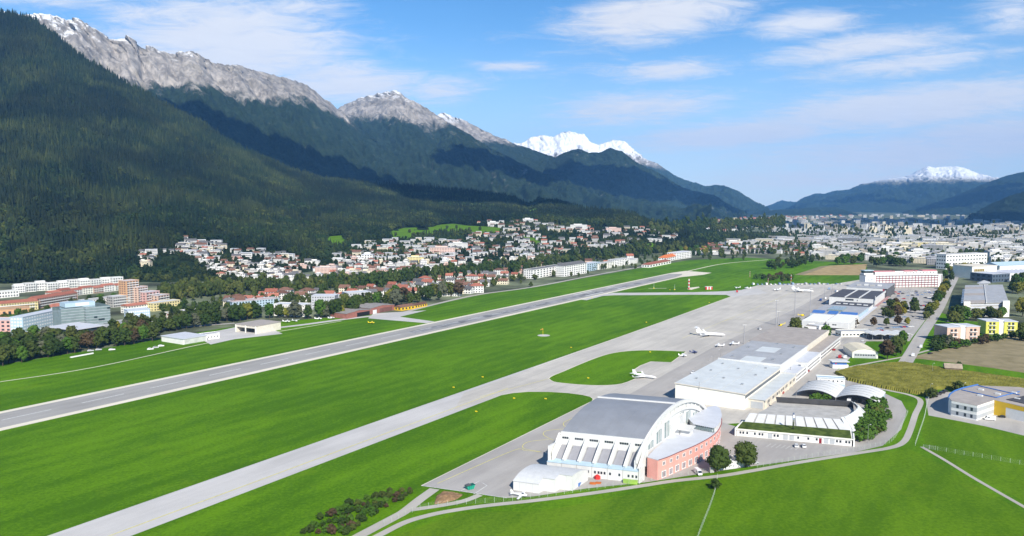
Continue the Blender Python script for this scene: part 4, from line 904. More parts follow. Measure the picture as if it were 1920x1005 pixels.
mb = MB(); mb.box(-.6, wd_ + .6, -.6, 9.2, 5.41, 5.9); part('roof', mb, WHITEM, t)
mb = MB(); rects(mb, ('y', .8), [(2.2, 3.4, 3.7, 4.5)]); part('sign', mb, REDP, t)
# faceted garage
o_, rz_, wd_ = frame_px((1598, 671), (1646, 672.5))
t = thing('vehicle_garage', 'cream garage with faceted roof and grey folding doors, reddish tree beside it', 'garage', o_, rz_)
prof = [(0, 5.2), (wd_, 5.2), (wd_ * .78, 7.6), (wd_ * .5, 8.4), (wd_ * .22, 7.6)]
mb = MB(); mb.box(0, wd_, 0, 32, -1, 5.2); mb.yprism(prof, 0, 32); part('wall', mb, CREAM, t)
for i in range(4):
    q = [(-.3, 5.1), (wd_ * .22, 7.62), (wd_ * .5, 8.42), (wd_ * .78, 7.62), (wd_ + .3, 5.1)]
    a, b = q[i], q[i + 1]; mb = MB(); mb.hexa([(a[0], -.5, a[1] + .02), (b[0], -.5, b[1] + .02), (b[0], 32.4, b[1] + .02), (a[0], 32.4, a[1] + .02)], [(a[0], -.5, a[1] + .25), (b[0], -.5, b[1] + .25), (b[0], 32.4, b[1] + .25), (a[0], 32.4, a[1] + .25)]); part('roof_panel', mb, mat('cream roof sheet', (.66, .60, .46), .7, .06), t)
mb = MB(); rects(mb, ('y', 0), [(1.2, wd_ - 1.2, 0.1, 4.3)]); part('folding_door', mb, DOORM, t)
for i in range(8):
    mb = MB(); rects(mb, ('y', 0), [(2 + i * (wd_ - 4) / 8, 2 + (i + .72) * (wd_ - 4) / 8, 2.2, 3.3)], .1)
    part('door_window', mb, GLASS, t)
# bus stop wave roof and long screen wall
o_, rz_, wd_ = frame_px((1640, 640), (1712, 639))
t = thing('coach_shelter', 'open shelter with four white wave roof bays near the car park', 'shelter', o_, rz_)
for k in range(4):
    xa, xb = k * wd_ / 4 + .1, (k + 1) * wd_ / 4 - .1; n = 7; vs = []; fs = []
    for yq in (0, 22):
        for dz in (0, -.3):
            for i in range(n): f = i / (n - 1); vs.append((xa + (xb - xa) * f, yq, 6.0 + 1.3 * math.sin(f * math.pi) + dz))
    for i in range(n - 1): fs += [(i, i + 1, 2 * n + i + 1, 2 * n + i), (n + i, 3 * n + i, 3 * n + i + 1, n + i + 1), (i, n + i, n + i + 1, i + 1), (2 * n + i, 2 * n + i + 1, 3 * n + i + 1, 3 * n + i)]
    mb = MB(); mb.add(vs, fs); part('roof_bay', mb, WHITEM, t)
for k in range(5):
    mb = MB(); mb.tube((k * wd_ / 4, 4, 0), (k * wd_ / 4, 4, 6), .25); mb.tube((k * wd_ / 4, 18, 0), (k * wd_ / 4, 18, 6), .25); part('column', mb, POLEM, t)
mb = MB(); mb.box(1, wd_ * .55, 12, 16, 0, 4); part('kiosk', mb, DGREY, t)
blockpx('baggage_shed', 'long low cream shed with grey roof beside the wave roof shelter', 'shed', (1577, 632), (1640, 631), 12, 5.2, wall=CREAM, roof=ROOFGR, floors=1, nw=9, nd=2, ww=.6, wh=.3)
blockpx('crew_hut', 'small white hut behind the hangar row beside a round tree', 'hut', (1514, 618), (1536, 622), 10, 5.5, wall=WHITE, roof=WHITEM, floors=1, nw=4, nd=2, ww=.4, wh=.35)
# ================================================================== terminal
t = af_thing('terminal_building', 'white stepped airport terminal with dark roofed hall beside the car park', 'terminal', 872, 182)
def tb(nm, x0, x1, y0, y1, z0, z1, m): mb = MB(); mb.box(x0, x1, y0, y1, z0, z1); return part(nm, mb, m, t)
tb('arrivals_block', 0, 23, 5, 66, -1, 8.0, WHITEM); tb('arrivals_roof', .5, 22.5, 5.5, 65.5, 8.01, 8.25, mat('white roof membrane', (.78, .78, .77), .7, .04))
tb('link_gutter', 23.01, 26, 6, 66, -1, 6.2, GREYW)
tb('departures_block', 26.01, 48, 0, 66, 3.2, 9.6, WHITEM); tb('departures_roof', 26.4, 47.6, .4, 65.6, 9.61, 9.85, MATS['white roof membrane'])
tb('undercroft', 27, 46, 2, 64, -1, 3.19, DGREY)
for i in range(7):
    mb = MB(); mb.box(48.01, 50.2, 1 + i * 9.5, 2.0 + i * 9.5, -1, 9.2); part('side_fin', mb, WHITEM, t)
    mb = MB(); mb.box(48.01, 48.2, 3.4 + i * 9.5, 9.2 + i * 9.5, 4, 8.4); part('side_glazing', mb, GLASSG, t)
mb = MB(); rects(mb, ('y', 0), [(32, 34, 6.0, 7.2), (34.3, 36.2, 6.0, 7.2), (27.5, 29, 6, 7.2)]); part('front_windows', mb, GLASS, t, stuff=True)
tb('low_front_wing', 8, 26, -12, -.05, -1, 5.0, WHITE); tb('low_front_roof', 7.7, 26.3, -12.3, -.06, 5.01, 5.4, ROOFGRAVEL)
tb('gate_hall', -4, 46, 66.1, 158, -1, 8.2, PALEBL); tb('gate_hall_roof', -4, 46, 66.2, 158, 8.21, 8.5, ROOFGR)
for (x0, x1, y0, y1) in ((-3, 10, 70, 82), (14, 24, 70, 84), (27, 45, 70, 82)):
    mb = MB(); mb.xprism([(y0, 8.51), (y1, 8.51), (y1, 10.6)], x0, x1); part('blue_skylight', mb, BLUEP, t)
tb('gate_terrace', 10, 26, 96, 130, 8.51, 10.6, GLASSG)
tb('dark_roof_wing', 2, 46, 158.1, 200, -1, 8.0, WHITEM); tb('dark_roof', 1.6, 46.4, 158.2, 200, 8.01, 8.4, ROOFDK)
for i in range(5): tb('roof_light', 6 + i * 8, 11 + i * 8, 172 + 3 * (i % 2), 176 + 3 * (i % 2), 8.41, 9.2, WHITEM)
tb('main_hall', -10, 45, 216, 318, -1, 12.2, WHITEM)
for (x0, x1) in ((-10.3, 9.0), (10.6, 26.2), (27.8, 45.3)): tb('hall_roof_panel', x0, x1, 215.7, 318.3, 12.21, 12.6, ROOFDK)
for (x0, x1) in ((9.01, 10.59), (26.21, 27.79)): tb('hall_roof_rib', x0, x1, 215.7, 318.3, 12.21, 13.4, WHITEM)
tb('hall_side_rail', 45.31, 46.0, 215, 320, 11.0, 13.4, WHITEM); tb('hall_gate', 46.0, 46.6, 214, 214.8, 0, 16.5, WHITEM)
mb = MB(); rects(mb, ('y', 216), [(10, 20, 8.4, 10.6), (24, 25, 8.4, 10)]); part('hall_windows', mb, GLASS, t, stuff=True)
tb('canopy', 46.7, 50, 205, 330, 4.0, 4.6, mat('red trim', (.38, .22, .21), .6))
tb('covered_way', 46.1, 50, 66, 205, 3.6, 4.2, ROOFLIL)
tb('cargo_office', -8, 40, 336, 425, -1, 14.2, WHITEM); tb('cargo_office_roof', -8.3, 46, 335.7, 425, 14.21, 14.6, ROOFGR)
tb('cargo_office_side', 42.01, 46, 337, 425, -1, 14.2, DGREY); tb('cargo_office_edge', 40.01, 42, 336, 424, -1, 14.2, mat('dark red cladding', (.30, .07, .09), .6)); tb('cargo_office_band', -8.05, 39.9, 335.8, 335.95, 5.0, 9.0, DOORM)
for i in range(4): tb('plant_box', 2 + i * 9, 7 + i * 9, 360 + 8 * (i % 2), 368 + 8 * (i % 2), 14.61, 16.6, WHITEM if i % 2 else GREYW)
# ================================================================== office slab with red grid facade
p0 = at(1622, 540.5); p1 = at(1764, 538)
rz_ = math.atan2(p1[1] - p0[1], p1[0] - p0[0]); wd_ = math.hypot(p1[0] - p0[0], p1[1] - p0[1])
t = thing('office_slab', 'long white office slab with dark red window grid and pink roofed top floor', 'office', p0, rz_)
ho = 20.5
mb = MB(); mb.box(0, wd_, 0, 16, -2, ho); part('wall', mb, WHITE, t)
nc, nr_ = 19, 5
x_s = wd_ * .14
for i in range(nc + 1):
    mb = MB(); xq = x_s + (wd_ * .955 - x_s) * i / nc; mb.box(xq - .35, xq + .35, -.45, -.06, .5, ho - 1); part('facade_mullion', mb, mat('dark red grid', (.28, .06, .08), .6), t)
for j in range(nr_):
    mb = MB(); zq = .8 + (ho - 2.0) * j / nr_; mb.box(x_s, wd_ * .955, -.30, -.07, zq, zq + .5); part('facade_rail', mb, MATS['dark red grid'], t)
    mb = MB(); mb.box(x_s, wd_ * .955, -.055, -.01, zq + 2.6, zq + 3.4); part('window_band', mb, GLASS, t)
mb = MB(); mb.box(-.4, wd_ + .4, -.7, 16.4, ho + .01, ho + .7); part('roof_slab', mb, mat('brown grey roof', (.22, .19, .18), .8), t)
mb = MB(); mb.box(-.6, wd_ + .8, -.95, -.72, ho - .6, ho + 1.0); part('roof_fascia', mb, WHITEM, t)
mb = MB(); mb.box(wd_ + .01, wd_ + .6, .4, 15.6, -1, ho - 2); part('red_end_wall', mb, mat('crimson render', (.30, .03, .07), .7), t)
mb = MB(); mb.box(wd_ + .7, wd_ + 1.5, -.7, .6, 8, ho + .6); part('end_frame', mb, WHITEM, t)
mb = MB(); mb.box(wd_ * .14, wd_ * .965, 3.5, 13, ho + .71, ho + 5.4); part('top_floor', mb, WHITE, t)
mb = MB(); rects(mb, ('y', 3.5), [(wd_ * (.46 + .045 * i), wd_ * (.46 + .045 * i) + 1.6, ho + 2, ho + 3.8) for i in range(11)]); part('top_windows', mb, GLASS, t, stuff=True)
for i, (f0, f1) in enumerate(((.12, .36), (.37, .40), (.52, .64), (.66, .70), (.76, .95))):
    mb = MB(); mb.box(wd_ * f0, wd_ * f1, 2.8, 13.5, ho + 5.41, ho + 6.3 + .2 * i); part('pink_roof', mb, mat('pink roof sheet', (.55, .22, .24), .7), t)
mb = MB(); mb.box(wd_ * .0, wd_ * .12, 4, 14, ho + .71, ho + 3.4); part('cab_base', mb, WHITE, t)
mb = MB(); mb.hexa([(1, 4, ho + 3.41), (wd_ * .105, 4, ho + 3.41), (wd_ * .105, 13, ho + 3.41), (1, 13, ho + 3.41)], [(.2, 3.2, ho + 7), (wd_ * .112, 3.2, ho + 7), (wd_ * .112, 13.6, ho + 7), (.2, 13.6, ho + 7)]); part('control_cab', mb, GLASSD, t)
mb = MB(); mb.box(-.4, wd_ * .12, 2.6, 14.2, ho + 7.01, ho + 8.0); part('cab_roof', mb, PALEBL, t)
mb = MB(); rects(mb, ('y', 0), [(wd_ * .015, wd_ * .125, 11, 17)], .04); part('sign_board', mb, WHITEM, t)
mb = MB(); rects(mb, ('y', 0), [(wd_ * .03 + i * 1.3, wd_ * .03 + i * 1.3 + .9, 12.6, 13.6 + (.7 if i in (0, 5) else 0)) for i in range(10)], .08); part('sign_lettering', mb, BLUEP, t, stuff=True)
# ================================================================== car park building
p0 = at(1806, 596); p1 = at(1892, 594); rz_ = math.atan2(p1[1] - p0[1], p1[0] - p0[0]); wd_ = math.hypot(p1[0] - p0[0], p1[1] - p0[1])
t = thing('parking_building', 'large parking building with grey roof, white centre strip and cream corner towers', 'parking building', p0, rz_)
q = lambda x, y: (x + y * .81, y)
def qb(nm, x0, x1, y0, y1, z0, z1, m): mb = MB(); mb.prism([q(x0, y0), q(x1, y0), q(x1, y1), q(x0, y1)], z0, z1); return part(nm, mb, m, t)
qb('deck', 3, wd_ - 3, 6, 188, -1, 16.4, GREYW)
for i in range(8):
    y0 = 5 + i * 23
    qb('roof_panel', -1, wd_ * .49 - .5, y0, y0 + 22.8, 16.41, 17.0, ROOFGR if i % 3 else ROOFGRAVEL); qb('roof_panel', wd_ * .49 + .5, wd_ - 1, y0, y0 + 22.8, 16.41, 17.0, ROOFGR)
qb('centre_strip', wd_ * .49 - .49, wd_ * .49 + .49, 4, 189.5, 16.41, 17.8, WHITEM)
qb('corner_tower', 0, 8.5, 0, 9, -1, 18.5, CREAM); qb('corner_tower', wd_ - 9, wd_, 0, 9, -1, 18.5, CREAM)
for k in range(5): qb('deck_rail', 8.6, wd_ - 9.1, 5.6, 5.95, .8 + 3.2 * k, 1.9 + 3.2 * k, ROOFLIL)
for k in range(4): qb('tower_band', -.08, 8.55, -.08, -.02, 4 + 3.6 * k, 4.4 + 3.6 * k, PINKW)
mb = MB(); mb.prism([q(wd_ * .36, 190.2), q(wd_ * .6, 190.2), q(wd_ * .6, 206), q(wd_ * .36, 206)], -1, 19); part('stair_core', mb, WHITEM, t)
mb = MB(); mb.add([q(wd_ * .3, 188) + (19.01,), q(wd_ * .66, 188) + (19.01,), q(wd_ * .66, 208) + (19.01,), q(wd_ * .3, 208) + (19.01,), q(wd_ * .48, 198) + (23,)], [(0, 3, 2, 1), (0, 1, 4), (1, 2, 4), (2, 3, 4), (3, 0, 4)]); part('stair_core_roof', mb, ROOFGR, t)
for i in range(9): qb('glass_bay', -4.5, 2.9, 34 + i * 16, 46 + i * 16, 0, 13, GLASSG)
# ================================================================== orange and lime apartment cubes
for (pa, pb, hh, wl, nm, lb) in (((1775, 643), (1836, 641), 15.0, SALMON, 'apartment_house', 'orange apartment cube with white stair strip beside the brown field'), ((1848, 628), (1907, 629), 14.0, LIME, 'apartment_house', 'lime yellow apartment cube with white stair strip behind the brown field')):
    o_, rz_, wd_ = frame_px(pa, pb); t = thing(nm, lb, 'apartment house', o_, rz_)
    for x0, x1 in ((0, wd_ * .42), (wd_ * .58, wd_)):
        mb = MB(); mb.box(x0, x1, 0, 18, -1, hh); part('wing', mb, wl, t)
        mb = MB(); mb.box(x0 - .4, x1 + .4, -.4, 18.4, hh + .01, hh + .7); part('wing_roof', mb, ROOFLIL, t)
    mb = MB(); mb.box(wd_ * .42 + .01, wd_ * .58 - .01, .8, 17, -1, hh + 1.2); part('stair_strip', mb, WHITE, t)
    for x0 in (wd_ * .10, wd_ * .70):
        for k in range(3):
            for dx in (0, wd_ * .12):
                mb = MB(); rects(mb, ('y', 0), [(x0 + dx, x0 + dx + wd_ * .075, 2.0 + k * 4.4, 4.4 + k * 4.4)]); part('window', mb, GLASS, t)
            mb = MB(); mb.box(x0 - .5, x0 + wd_ * .21, -1.2, -.07, 1.2 + k * 4.4, 1.7 + k * 4.4); part('balcony', mb, FRAME, t)
# ================================================================== company building with yellow hall at right edge
o_, rz_, wd_ = frame_px((1782.7, 778.8), (1831, 789))
t = thing('company_building', 'two storey white and grey office with rounded corner and yellow hall at right edge', 'office building', o_, rz_)
plan = [(0, 0), (15.4, 0), (15.4, 24), (34, 20.5), (60, 16), (60, 70), (10, 76), (-9, 58), (-10.6, 40), (-10, 26), (-7.5, 14), (-4.5, 6)]
mb = MB(); mb.prism(plan, -1, 9.4); part('wall', mb, WHITE, t)
mb = MB(); mb.prism([(p[0] * .99, p[1] * .995 + .1) for p in plan], 9.41, 9.7); part('roof', mb, ROOFGRAVEL, t)
for z0, z1 in ((1.0, 3.6), (5.4, 8.0)):
    mb = MB(); mb.box(.05, 15.35, -.07, .01, z0, z1); part('window_band', mb, DOORM, t)
    mb = MB(); mb.box(15.39, 15.47, .1, 23.6, z0, z1); part('window_band', mb, DOORM, t)
    for x_ in (3.2, 7.8, 11.6):
        mb = MB(); mb.box(x_, x_ + 1.4, -.13, -.075, z0 + .2, z1 - .3); part('window', mb, GLASS, t)
e0, e1 = np.array((15.42, 24.1)), np.array((60, 16.0)); dn = np.array((e1 - e0)); dn = dn / np.linalg.norm(dn); nn = np.array((dn[1], -dn[0]))
def wallpiece(nm, s0, s1, z0, z1, off, m):
    a, b = e0 + dn * s0 - nn * -.0, e0 + dn * s1; mb = MB(); mb.prism([tuple(a), tuple(b), tuple(b + nn * off), tuple(a + nn * off)], z0, z1); part(nm, mb, m, t)
wallpiece('yellow_band', .1, 44, 6.6, 9.5, .25, YELLOW); wallpiece('yellow_panel', .1, 7.5, 0, 6.58, .2, YELLOW); wallpiece('grey_band', 7.6, 44, 5.4, 6.55, .12, DOORM)
for i in range(10): wallpiece('shop_pane', 8 + i * 3.6, 8 + i * 3.6 + 3.3, .2, 5.3, .12, GLASSG)
blr = MB(); rim_ = [(-4.5, 6), (-7.5, 14), (-10, 26), (-10.6, 40), (-9, 58)]
for i in range(4): blr.tube((rim_[i][0], rim_[i][1], 10.2), (rim_[i + 1][0], rim_[i + 1][1], 10.2), .5, n=6)
part('blue_rim', blr, BLUEP, t)
for (a, b) in (((-9, 34), (14, 30)), ((-8, 56), (20, 50)), ((14, 30), (16, 60))):
    mb = MB(); mb.tube((a[0], a[1], 10.0), (b[0], b[1], 10.0), .4, n=5); part('blue_pipe', mb, BLUEP, t)
for i, (x_, y_) in enumerate(((4, 26), (9, 40), (-3, 44), (22, 36), (30, 44), (14, 52))):
    mb = MB(); mb.box(x_, x_ + 3, y_, y_ + 2, 9.71, 10.6); part('roof_light', mb, WHITEM, t)
mb = MB(); mb.prism([(20, 30), (58, 23), (58, 50), (24, 56)], 9.71, 10.2); part('dark_roof_field', mb, ROOFDK, t)
# barn, school, cream hall
o_, rz_, wd_ = frame_px((1772, 697), (1806, 700))
t = block('field_barn', 'weathered wooden field barn with pale tiled roof among the crops', 'barn', o_, rz_ + .12, 12, 9, 3.6, wall=WOOD, roof=mat('pale old tiles', (.34, .28, .21), .9, .15), floors=1, nw=2, nd=1, style='gable', rh=2.8, ww=.15, wh=.2)
blockpx('school_building', 'cream and white school block with window rows behind yellow trees', 'school', (1773, 505), (1850, 501), 22, 30, wall=WHITE, roof=ROOFGR, floors=4, nw=14, nd=4, ww=.55, wh=.36)
o_, rz_, wd_ = frame_px((1822, 523), (1868, 521))
t = thing('cream_hall', 'cream hall with tall gridded glass front behind the parking building', 'hall', o_, rz_)
mb = MB(); mb.box(0, wd_, 0, 40, -1, 22); part('wall', mb, CREAM, t)
mb = MB(); mb.box(-1, wd_ + 1, -1, 41, 22.01, 23); part('roof', mb, BEIGE, t)
for i in range(6):
    for k in range(3):
        mb = MB(); rects(mb, ('y', 0), [(5 + i * 4.2, 5 + i * 4.2 + 3.7, 3 + k * 5, 7.5 + k * 5)]); part('pane', mb, mat('amber reflecting glass', (.24, .17, .04), .2), t)
blockpx('dark_glass_block', 'low block with dark blue glass front beside the cream hall', 'office building', (1860, 530), (1893, 528), 40, 14, wall=mat('blue grey glass wall', (.08, .11, .15), .3), roof=ROOFLIL, floors=2, nw=6, nd=4)
blockpx('sports_hall', 'long hall with pale blue barrel roof near the right edge', 'hall', (1874, 512), (1960, 508), 40, 14, wall=CREAM, roof=PALEBL, floors=1, nw=10, nd=3, ww=.6, wh=.2, style='gable', rh=6)
blockpx('market_hall', 'white flat roofed hall right of the cream hall', 'hall', (1892, 526), (1990, 522), 60, 12, wall=WHITE, roof=ROOFLIL, floors=1, nw=8, nd=3)
# ================================================================== north side clubs and hangars
o_, rz_, wd_ = frame_px((650, 598), (742, 581.5))
t = thing('club_hangar', 'red brown twin hangar with grey roofs and dark open door beyond the runway', 'hangar', o_, rz_)
for (x0, x1, y0, y1, hh) in ((0, wd_ * .48, 0, 26, 8), (wd_ * .49, wd_, 2, 34, 9)):
    mb = MB(); mb.box(x0, x1, y0, y1, -1, hh - 2); mb.yprism([(x0, hh - 2), (x1, hh - 2), ((x0 + x1) / 2, hh)], y0, y1); part('wall', mb, BRICK, t)
    for sgn in (0, 1):
        xm = (x0 + x1) / 2; xe = x0 - .5 if sgn == 0 else x1 + .5; a, b = sorted((xm, xe)); za, zb = (hh - 2.05, hh) if sgn == 0 else (hh, hh - 2.05)
        mb = MB(); mb.hexa([(a, y0 - .4, za + .02), (b, y0 - .4, zb + .02), (b, y1 + .4, zb + .02), (a, y1 + .4, za + .02)], [(a, y0 - .4, za + .35), (b, y0 - .4, zb + .35), (b, y1 + .4, zb + .35), (a, y1 + .4, za + .35)]); part('roof_panel', mb, mat('grey brown roof', (.27, .25, .24), .8, .15), t)
mb = MB(); rects(mb, ('y', 0), [(wd_ * .2, wd_ * .45, 0, 5)]); part('dark_doorway_sheet', mb, mat('painted interior shade', (.012, .012, .015), .9), t)  # dark sheet on the solid wall, painted as the shaded interior
mb = MB(); rects(mb, ('y', 2), [(wd_ * .54, wd_ * .62, 0, 4.6)]); part('white_door', mb, WHITEM, t)
mb = MB(); rects(mb, ('y', 2), [(wd_ * .68, wd_ * .95, 0, 5.4)]); part('sliding_door', mb, mat('maroon door', (.17, .08, .07), .7), t)
blockpx('club_house', 'yellow club house with brown roof beside the red brown hangar', 'club house', (752, 583), (778, 579), 12, 4.5, wall=YELLOW, roof=ROOFBR, floors=1, nw=4, nd=2, style='gable', rh=2.5)
blockpx('club_house', 'long yellow hut with brown roof, farthest from the red brown hangar', 'club house', (778, 578.5), (801, 574), 9, 4, wall=YELLOW, roof=ROOFBR, floors=1, nw=5, nd=2, style='gable', rh=2)
o_, rz_, wd_ = frame_px((443, 622), (480, 626.5))
t = thing('open_hangar', 'beige hangar with two open bays beside the glider apron', 'hangar', o_, rz_)
mb = MB(); mb.box(0, .8, 0, 30, 0, 8); mb.box(wd_ - .8, wd_, 0, 34, 0, 8); mb.box(.81, wd_ - .81, 28, 29, 0, 8); part('wall', mb, BEIGE, t)
mb = MB(); mb.box(-.4, wd_ + .4, -.6, 34.5, 8.01, 8.7); part('roof', mb, ROOFGRAVEL, t)
mb = MB(); mb.box(.81, wd_ - .81, -.2, .3, 5.6, 8.0); part('lintel', mb, BEIGE, t)
for f in (0, .5, 1.0):
    mb = MB(); mb.box(f * wd_ - .6, f * wd_ + .6, -.8, -.21, 0, 8.0); part('pier', mb, CREAM, t)
o_, rz_, wd_ = frame_px((303, 640), (344, 646.5))
t = thing('glider_hangar', 'low grey hangar with pale doors and dark roof by the tree belt', 'hangar', o_, rz_)
mb = MB(); mb.box(0, wd_, 0, 26, -1, 5.2); part('wall', mb, WHITE, t)
mb = MB(); mb.box(-.6, wd_ + .6, -.6, 26.5, 5.21, 5.8); part('roof', mb, ROOFLIL, t)
mb = MB(); mb.box(wd_ + .01, wd_ + .15, 1, 25, .2, 4.8); part('side_door', mb, mat('pale grey door', (.55, .56, .52), .6), t)
blockpx('glider_workshop', 'white row of workshops with small windows next to the low grey hangar', 'workshop', (382, 638), (412, 634), 10, 5, wall=WHITE, roof=ROOFGR, floors=1, nw=5, nd=2, ww=.3, wh=.35)
# ================================================================== big buildings at left
o_, rz_, wd_ = frame_px((163, 622), (208, 617))
t = thing('glass_cube_office', 'grey green glass clad office cube behind the tree belt', 'office building', o_, rz_)
D2 = 34; hh = 26
mb = MB(); mb.box(0, wd_, 0, D2, -1, hh); part('wall', mb, GLASSG, t)
for k in range(9):
    mb = MB(); mb.box(-.2, wd_ + .2, -.2, D2 + .2, 1.5 + k * 2.9, 1.75 + k * 2.9); part('floor_band', mb, ROOFLIL, t)
for (x0, k, fc) in ((wd_ * .32, 4, 'y'), (wd_ * .5, 3, 'y'), (wd_ * .62, 3, 'y'), (wd_ * .88, 7, 'y'), (wd_ * .15, 1, 'y'), (wd_ * .7, 1, 'y')):
    mb = MB(); rects(mb, (fc, 0), [(x0, x0 + 3.2, 2 + k * 2.9, 3.9 + k * 2.9)], .25); part('dark_window', mb, GLASSD, t)
mb = MB(); mb.box(-22, -.02, 6, D2, -1, hh - .5); part('side_wing', mb, GLASSG, t)
for k in range(9):
    mb = MB(); mb.box(-22.15, -.25, 5.8, 5.98, 1.5 + k * 2.9, 1.75 + k * 2.9); part('floor_band', mb, ROOFLIL, t)
mb = MB(); mb.box(-16, wd_ * .55, 12, D2 - 4, hh + .02, hh + 4.5); part('roof_plant', mb, PALEBL, t)
mb = MB(); mb.box(-6, wd_ * .3, 11.9, 12.0, hh + 1, hh + 4); part('plant_front', mb, WHITE, t)
o_, rz_, wd_ = frame_px((92, 634), (140, 640))
t = thing('dark_glass_pavilion', 'low dark glass office with overhanging pale roof behind the tree belt', 'office building', o_, rz_)
mb = MB(); mb.box(0, wd_, 0, 30, -1, 11); part('wall', mb, GLASSD, t)
mb = MB(); mb.box(-1.5, wd_ + 1.5, -1.5, 32, 11.01, 11.9); part('roof', mb, ROOFLIL, t)
for z0 in (3.4, 7.2):
    mb = MB(); mb.box(-.2, wd_ + .2, -.2, 30.2, z0, z0 + .35); part('floor_band', mb, GLASSG, t)
mb = MB(); mb.box(-12, -.1, 2, 14, 0, 5.5); part('white_wing', mb, WHITEM, t)
o_, rz_, wd_ = frame_px((44, 626), (128, 606))
block('terrace_apartments', 'white and pale blue slab block with staggered balconies left of the glass cube', 'apartment block', o_, rz_, wd_, 14, 17, wall=PALEBL, roof=ROOFLIL, floors=5, nw=18, nd=4, ww=.62, wh=.5, win=mat('white balcony panel', (.74, .76, .78), .6))
blockpx('terrace_apartments', 'pale blue slab block with balconies right of the glass cube', 'apartment block', (240, 606), (282, 602), 14, 14, wall=PALEBL, roof=ROOFLIL, floors=4, nw=10, nd=4, ww=.6, wh=.5, win=MATS['white balcony panel'])
blockpx('parking_deck', 'low grey parking deck right of the glass cube', 'parking building', (206, 625), (300, 612), 40, 6, wall=GREYW, roof=ROOFGR, floors=1, nw=12, nd=5, ww=.8, wh=.4)
blockpx('storage_block', 'small brown framed block between trees behind the low grey hangar', 'apartment block', (318, 600), (372, 592), 10, 8, wall=BEIGE, roof=ROOFLIL, floors=2, nw=8, nd=2, ww=.6, wh=.5, win=BRICK)
blockpx('ochre_hall', 'long ochre hall with flat roof at the left edge', 'hall', (-30, 598), (56, 592), 24, 9, wall=ORANGE, roof=mat('ochre roof', (.45, .30, .18), .8), floors=1, nw=8, nd=3)
blockpx('pink_court_house', 'pale pink block at the left edge below the ochre hall', 'apartment block', (-60, 622), (22, 622), 20, 12, wall=PINKW, roof=ROOFLIL, floors=3, nw=8, nd=3)
blockpx('red_roofed_house', 'cream house with red hipped roof behind the glass cube', 'house', (98, 590), (126, 586), 14, 9, wall=CREAM, roof=ROOFRED, floors=3, nw=5, nd=3, style='hip')
# long row houses
for i in range(10):
    f0, f1 = i / 10, (i + .97) / 10; sb_ = (i % 3) * .5
    blockpx('row_house', nth_word(i) + ' unit from left of the long white terrace row under the wood', 'row house', (28 + 204 * f0, 550 - 16 * f0 - sb_), (28 + 204 * f1, 550 - 16 * f1 - sb_), 12, 10.5 + (i * 7 % 4) * .8, wall=WHITE, roof=ROOFGR if i % 3 else ROOFBL, floors=3, nw=4, nd=3, ww=.6, wh=.5, attic=i % 2 == 0, balc=i % 2 == 1)
for i in range(7):
    f0, f1 = i / 7, (i + .97) / 7
    blockpx('row_house', nth_word(i) + ' unit from left of the red roofed row before the long white terrace', 'row house', (95 + 141 * f0, 560 - 17 * f0), (95 + 141 * f1, 560 - 17 * f1), 11, 8.4 + (i % 2) * 1.6, wall=(CREAM, SALMON, WHITE)[i % 3], roof=ROOFRED, floors=3, nw=4, nd=3, style='gable', rh=2.6, balc=i % 2 == 0)
blockpx('row_houses', 'salmon terrace block with red roof, left of the parkland trees', 'row houses', (70, 579), (146, 566), 14, 13, wall=SALMON, roof=ROOFRED, floors=4, nw=18, nd=3, style='gable', rh=3, balc=True)
blockpx('row_houses', 'cream terrace block with red roof at the left edge', 'row houses', (-40, 590), (72, 580), 14, 11, wall=PALEYEL, roof=ROOFRED, floors=3, nw=22, nd=3, style='gable', rh=3, balc=True)
blockpx('row_houses', 'white terrace house above the red roofed row at the left edge', 'row houses', (-30, 562), (36, 556), 12, 9, wall=WHITE, roof=WHITEM, floors=2, nw=12, nd=3)
for i, (pa, pb, hh, wl, lb) in enumerate((((238, 574), (262, 571), 33, ORANGE, 'orange apartment tower with balconies, tallest of the stepped row'), ((259, 573), (278, 570), 24, SALMON, 'salmon apartment block, second of the stepped row'), ((274, 573), (300, 569), 17, PINKW, 'pink apartment block, third of the stepped row'), ((296, 572), (318, 568), 12, SALMON, 'low salmon apartment block ending the stepped row'))):
    blockpx('apartment_tower', lb, 'apartment block', pa, pb, 16, hh, wall=wl, roof=ROOFLIL, floors=max(3, int(hh / 3)), nw=4, nd=3, balc=True)
blockpx('apartment_block', 'cream and dark banded block before the orange tower', 'apartment block', (212, 577), (246, 573), 14, 14, wall=GREYW, roof=ROOFLIL, floors=4, nw=8, nd=3, balc=True)
blockpx('apartment_block', 'long white banded block with balconies before the stepped row', 'apartment block', (160, 580), (214, 573), 13, 11, wall=WHITE, roof=ROOFGR, floors=3, nw=14, nd=3, balc=True)
blockpx('apartment_block', 'low cream block with red roof below the stepped row', 'apartment block', (240, 588), (300, 580), 14, 9, wall=CREAM, roof=ROOFRED, floors=3, nw=12, nd=3, style='gable', rh=2.5)
blockpx('apartment_block', 'pale yellow low block right of the stepped row', 'apartment block', (288, 584), (338, 577), 14, 10, wall=PALEYEL, roof=ROOFLIL, floors=3, nw=10, nd=3)
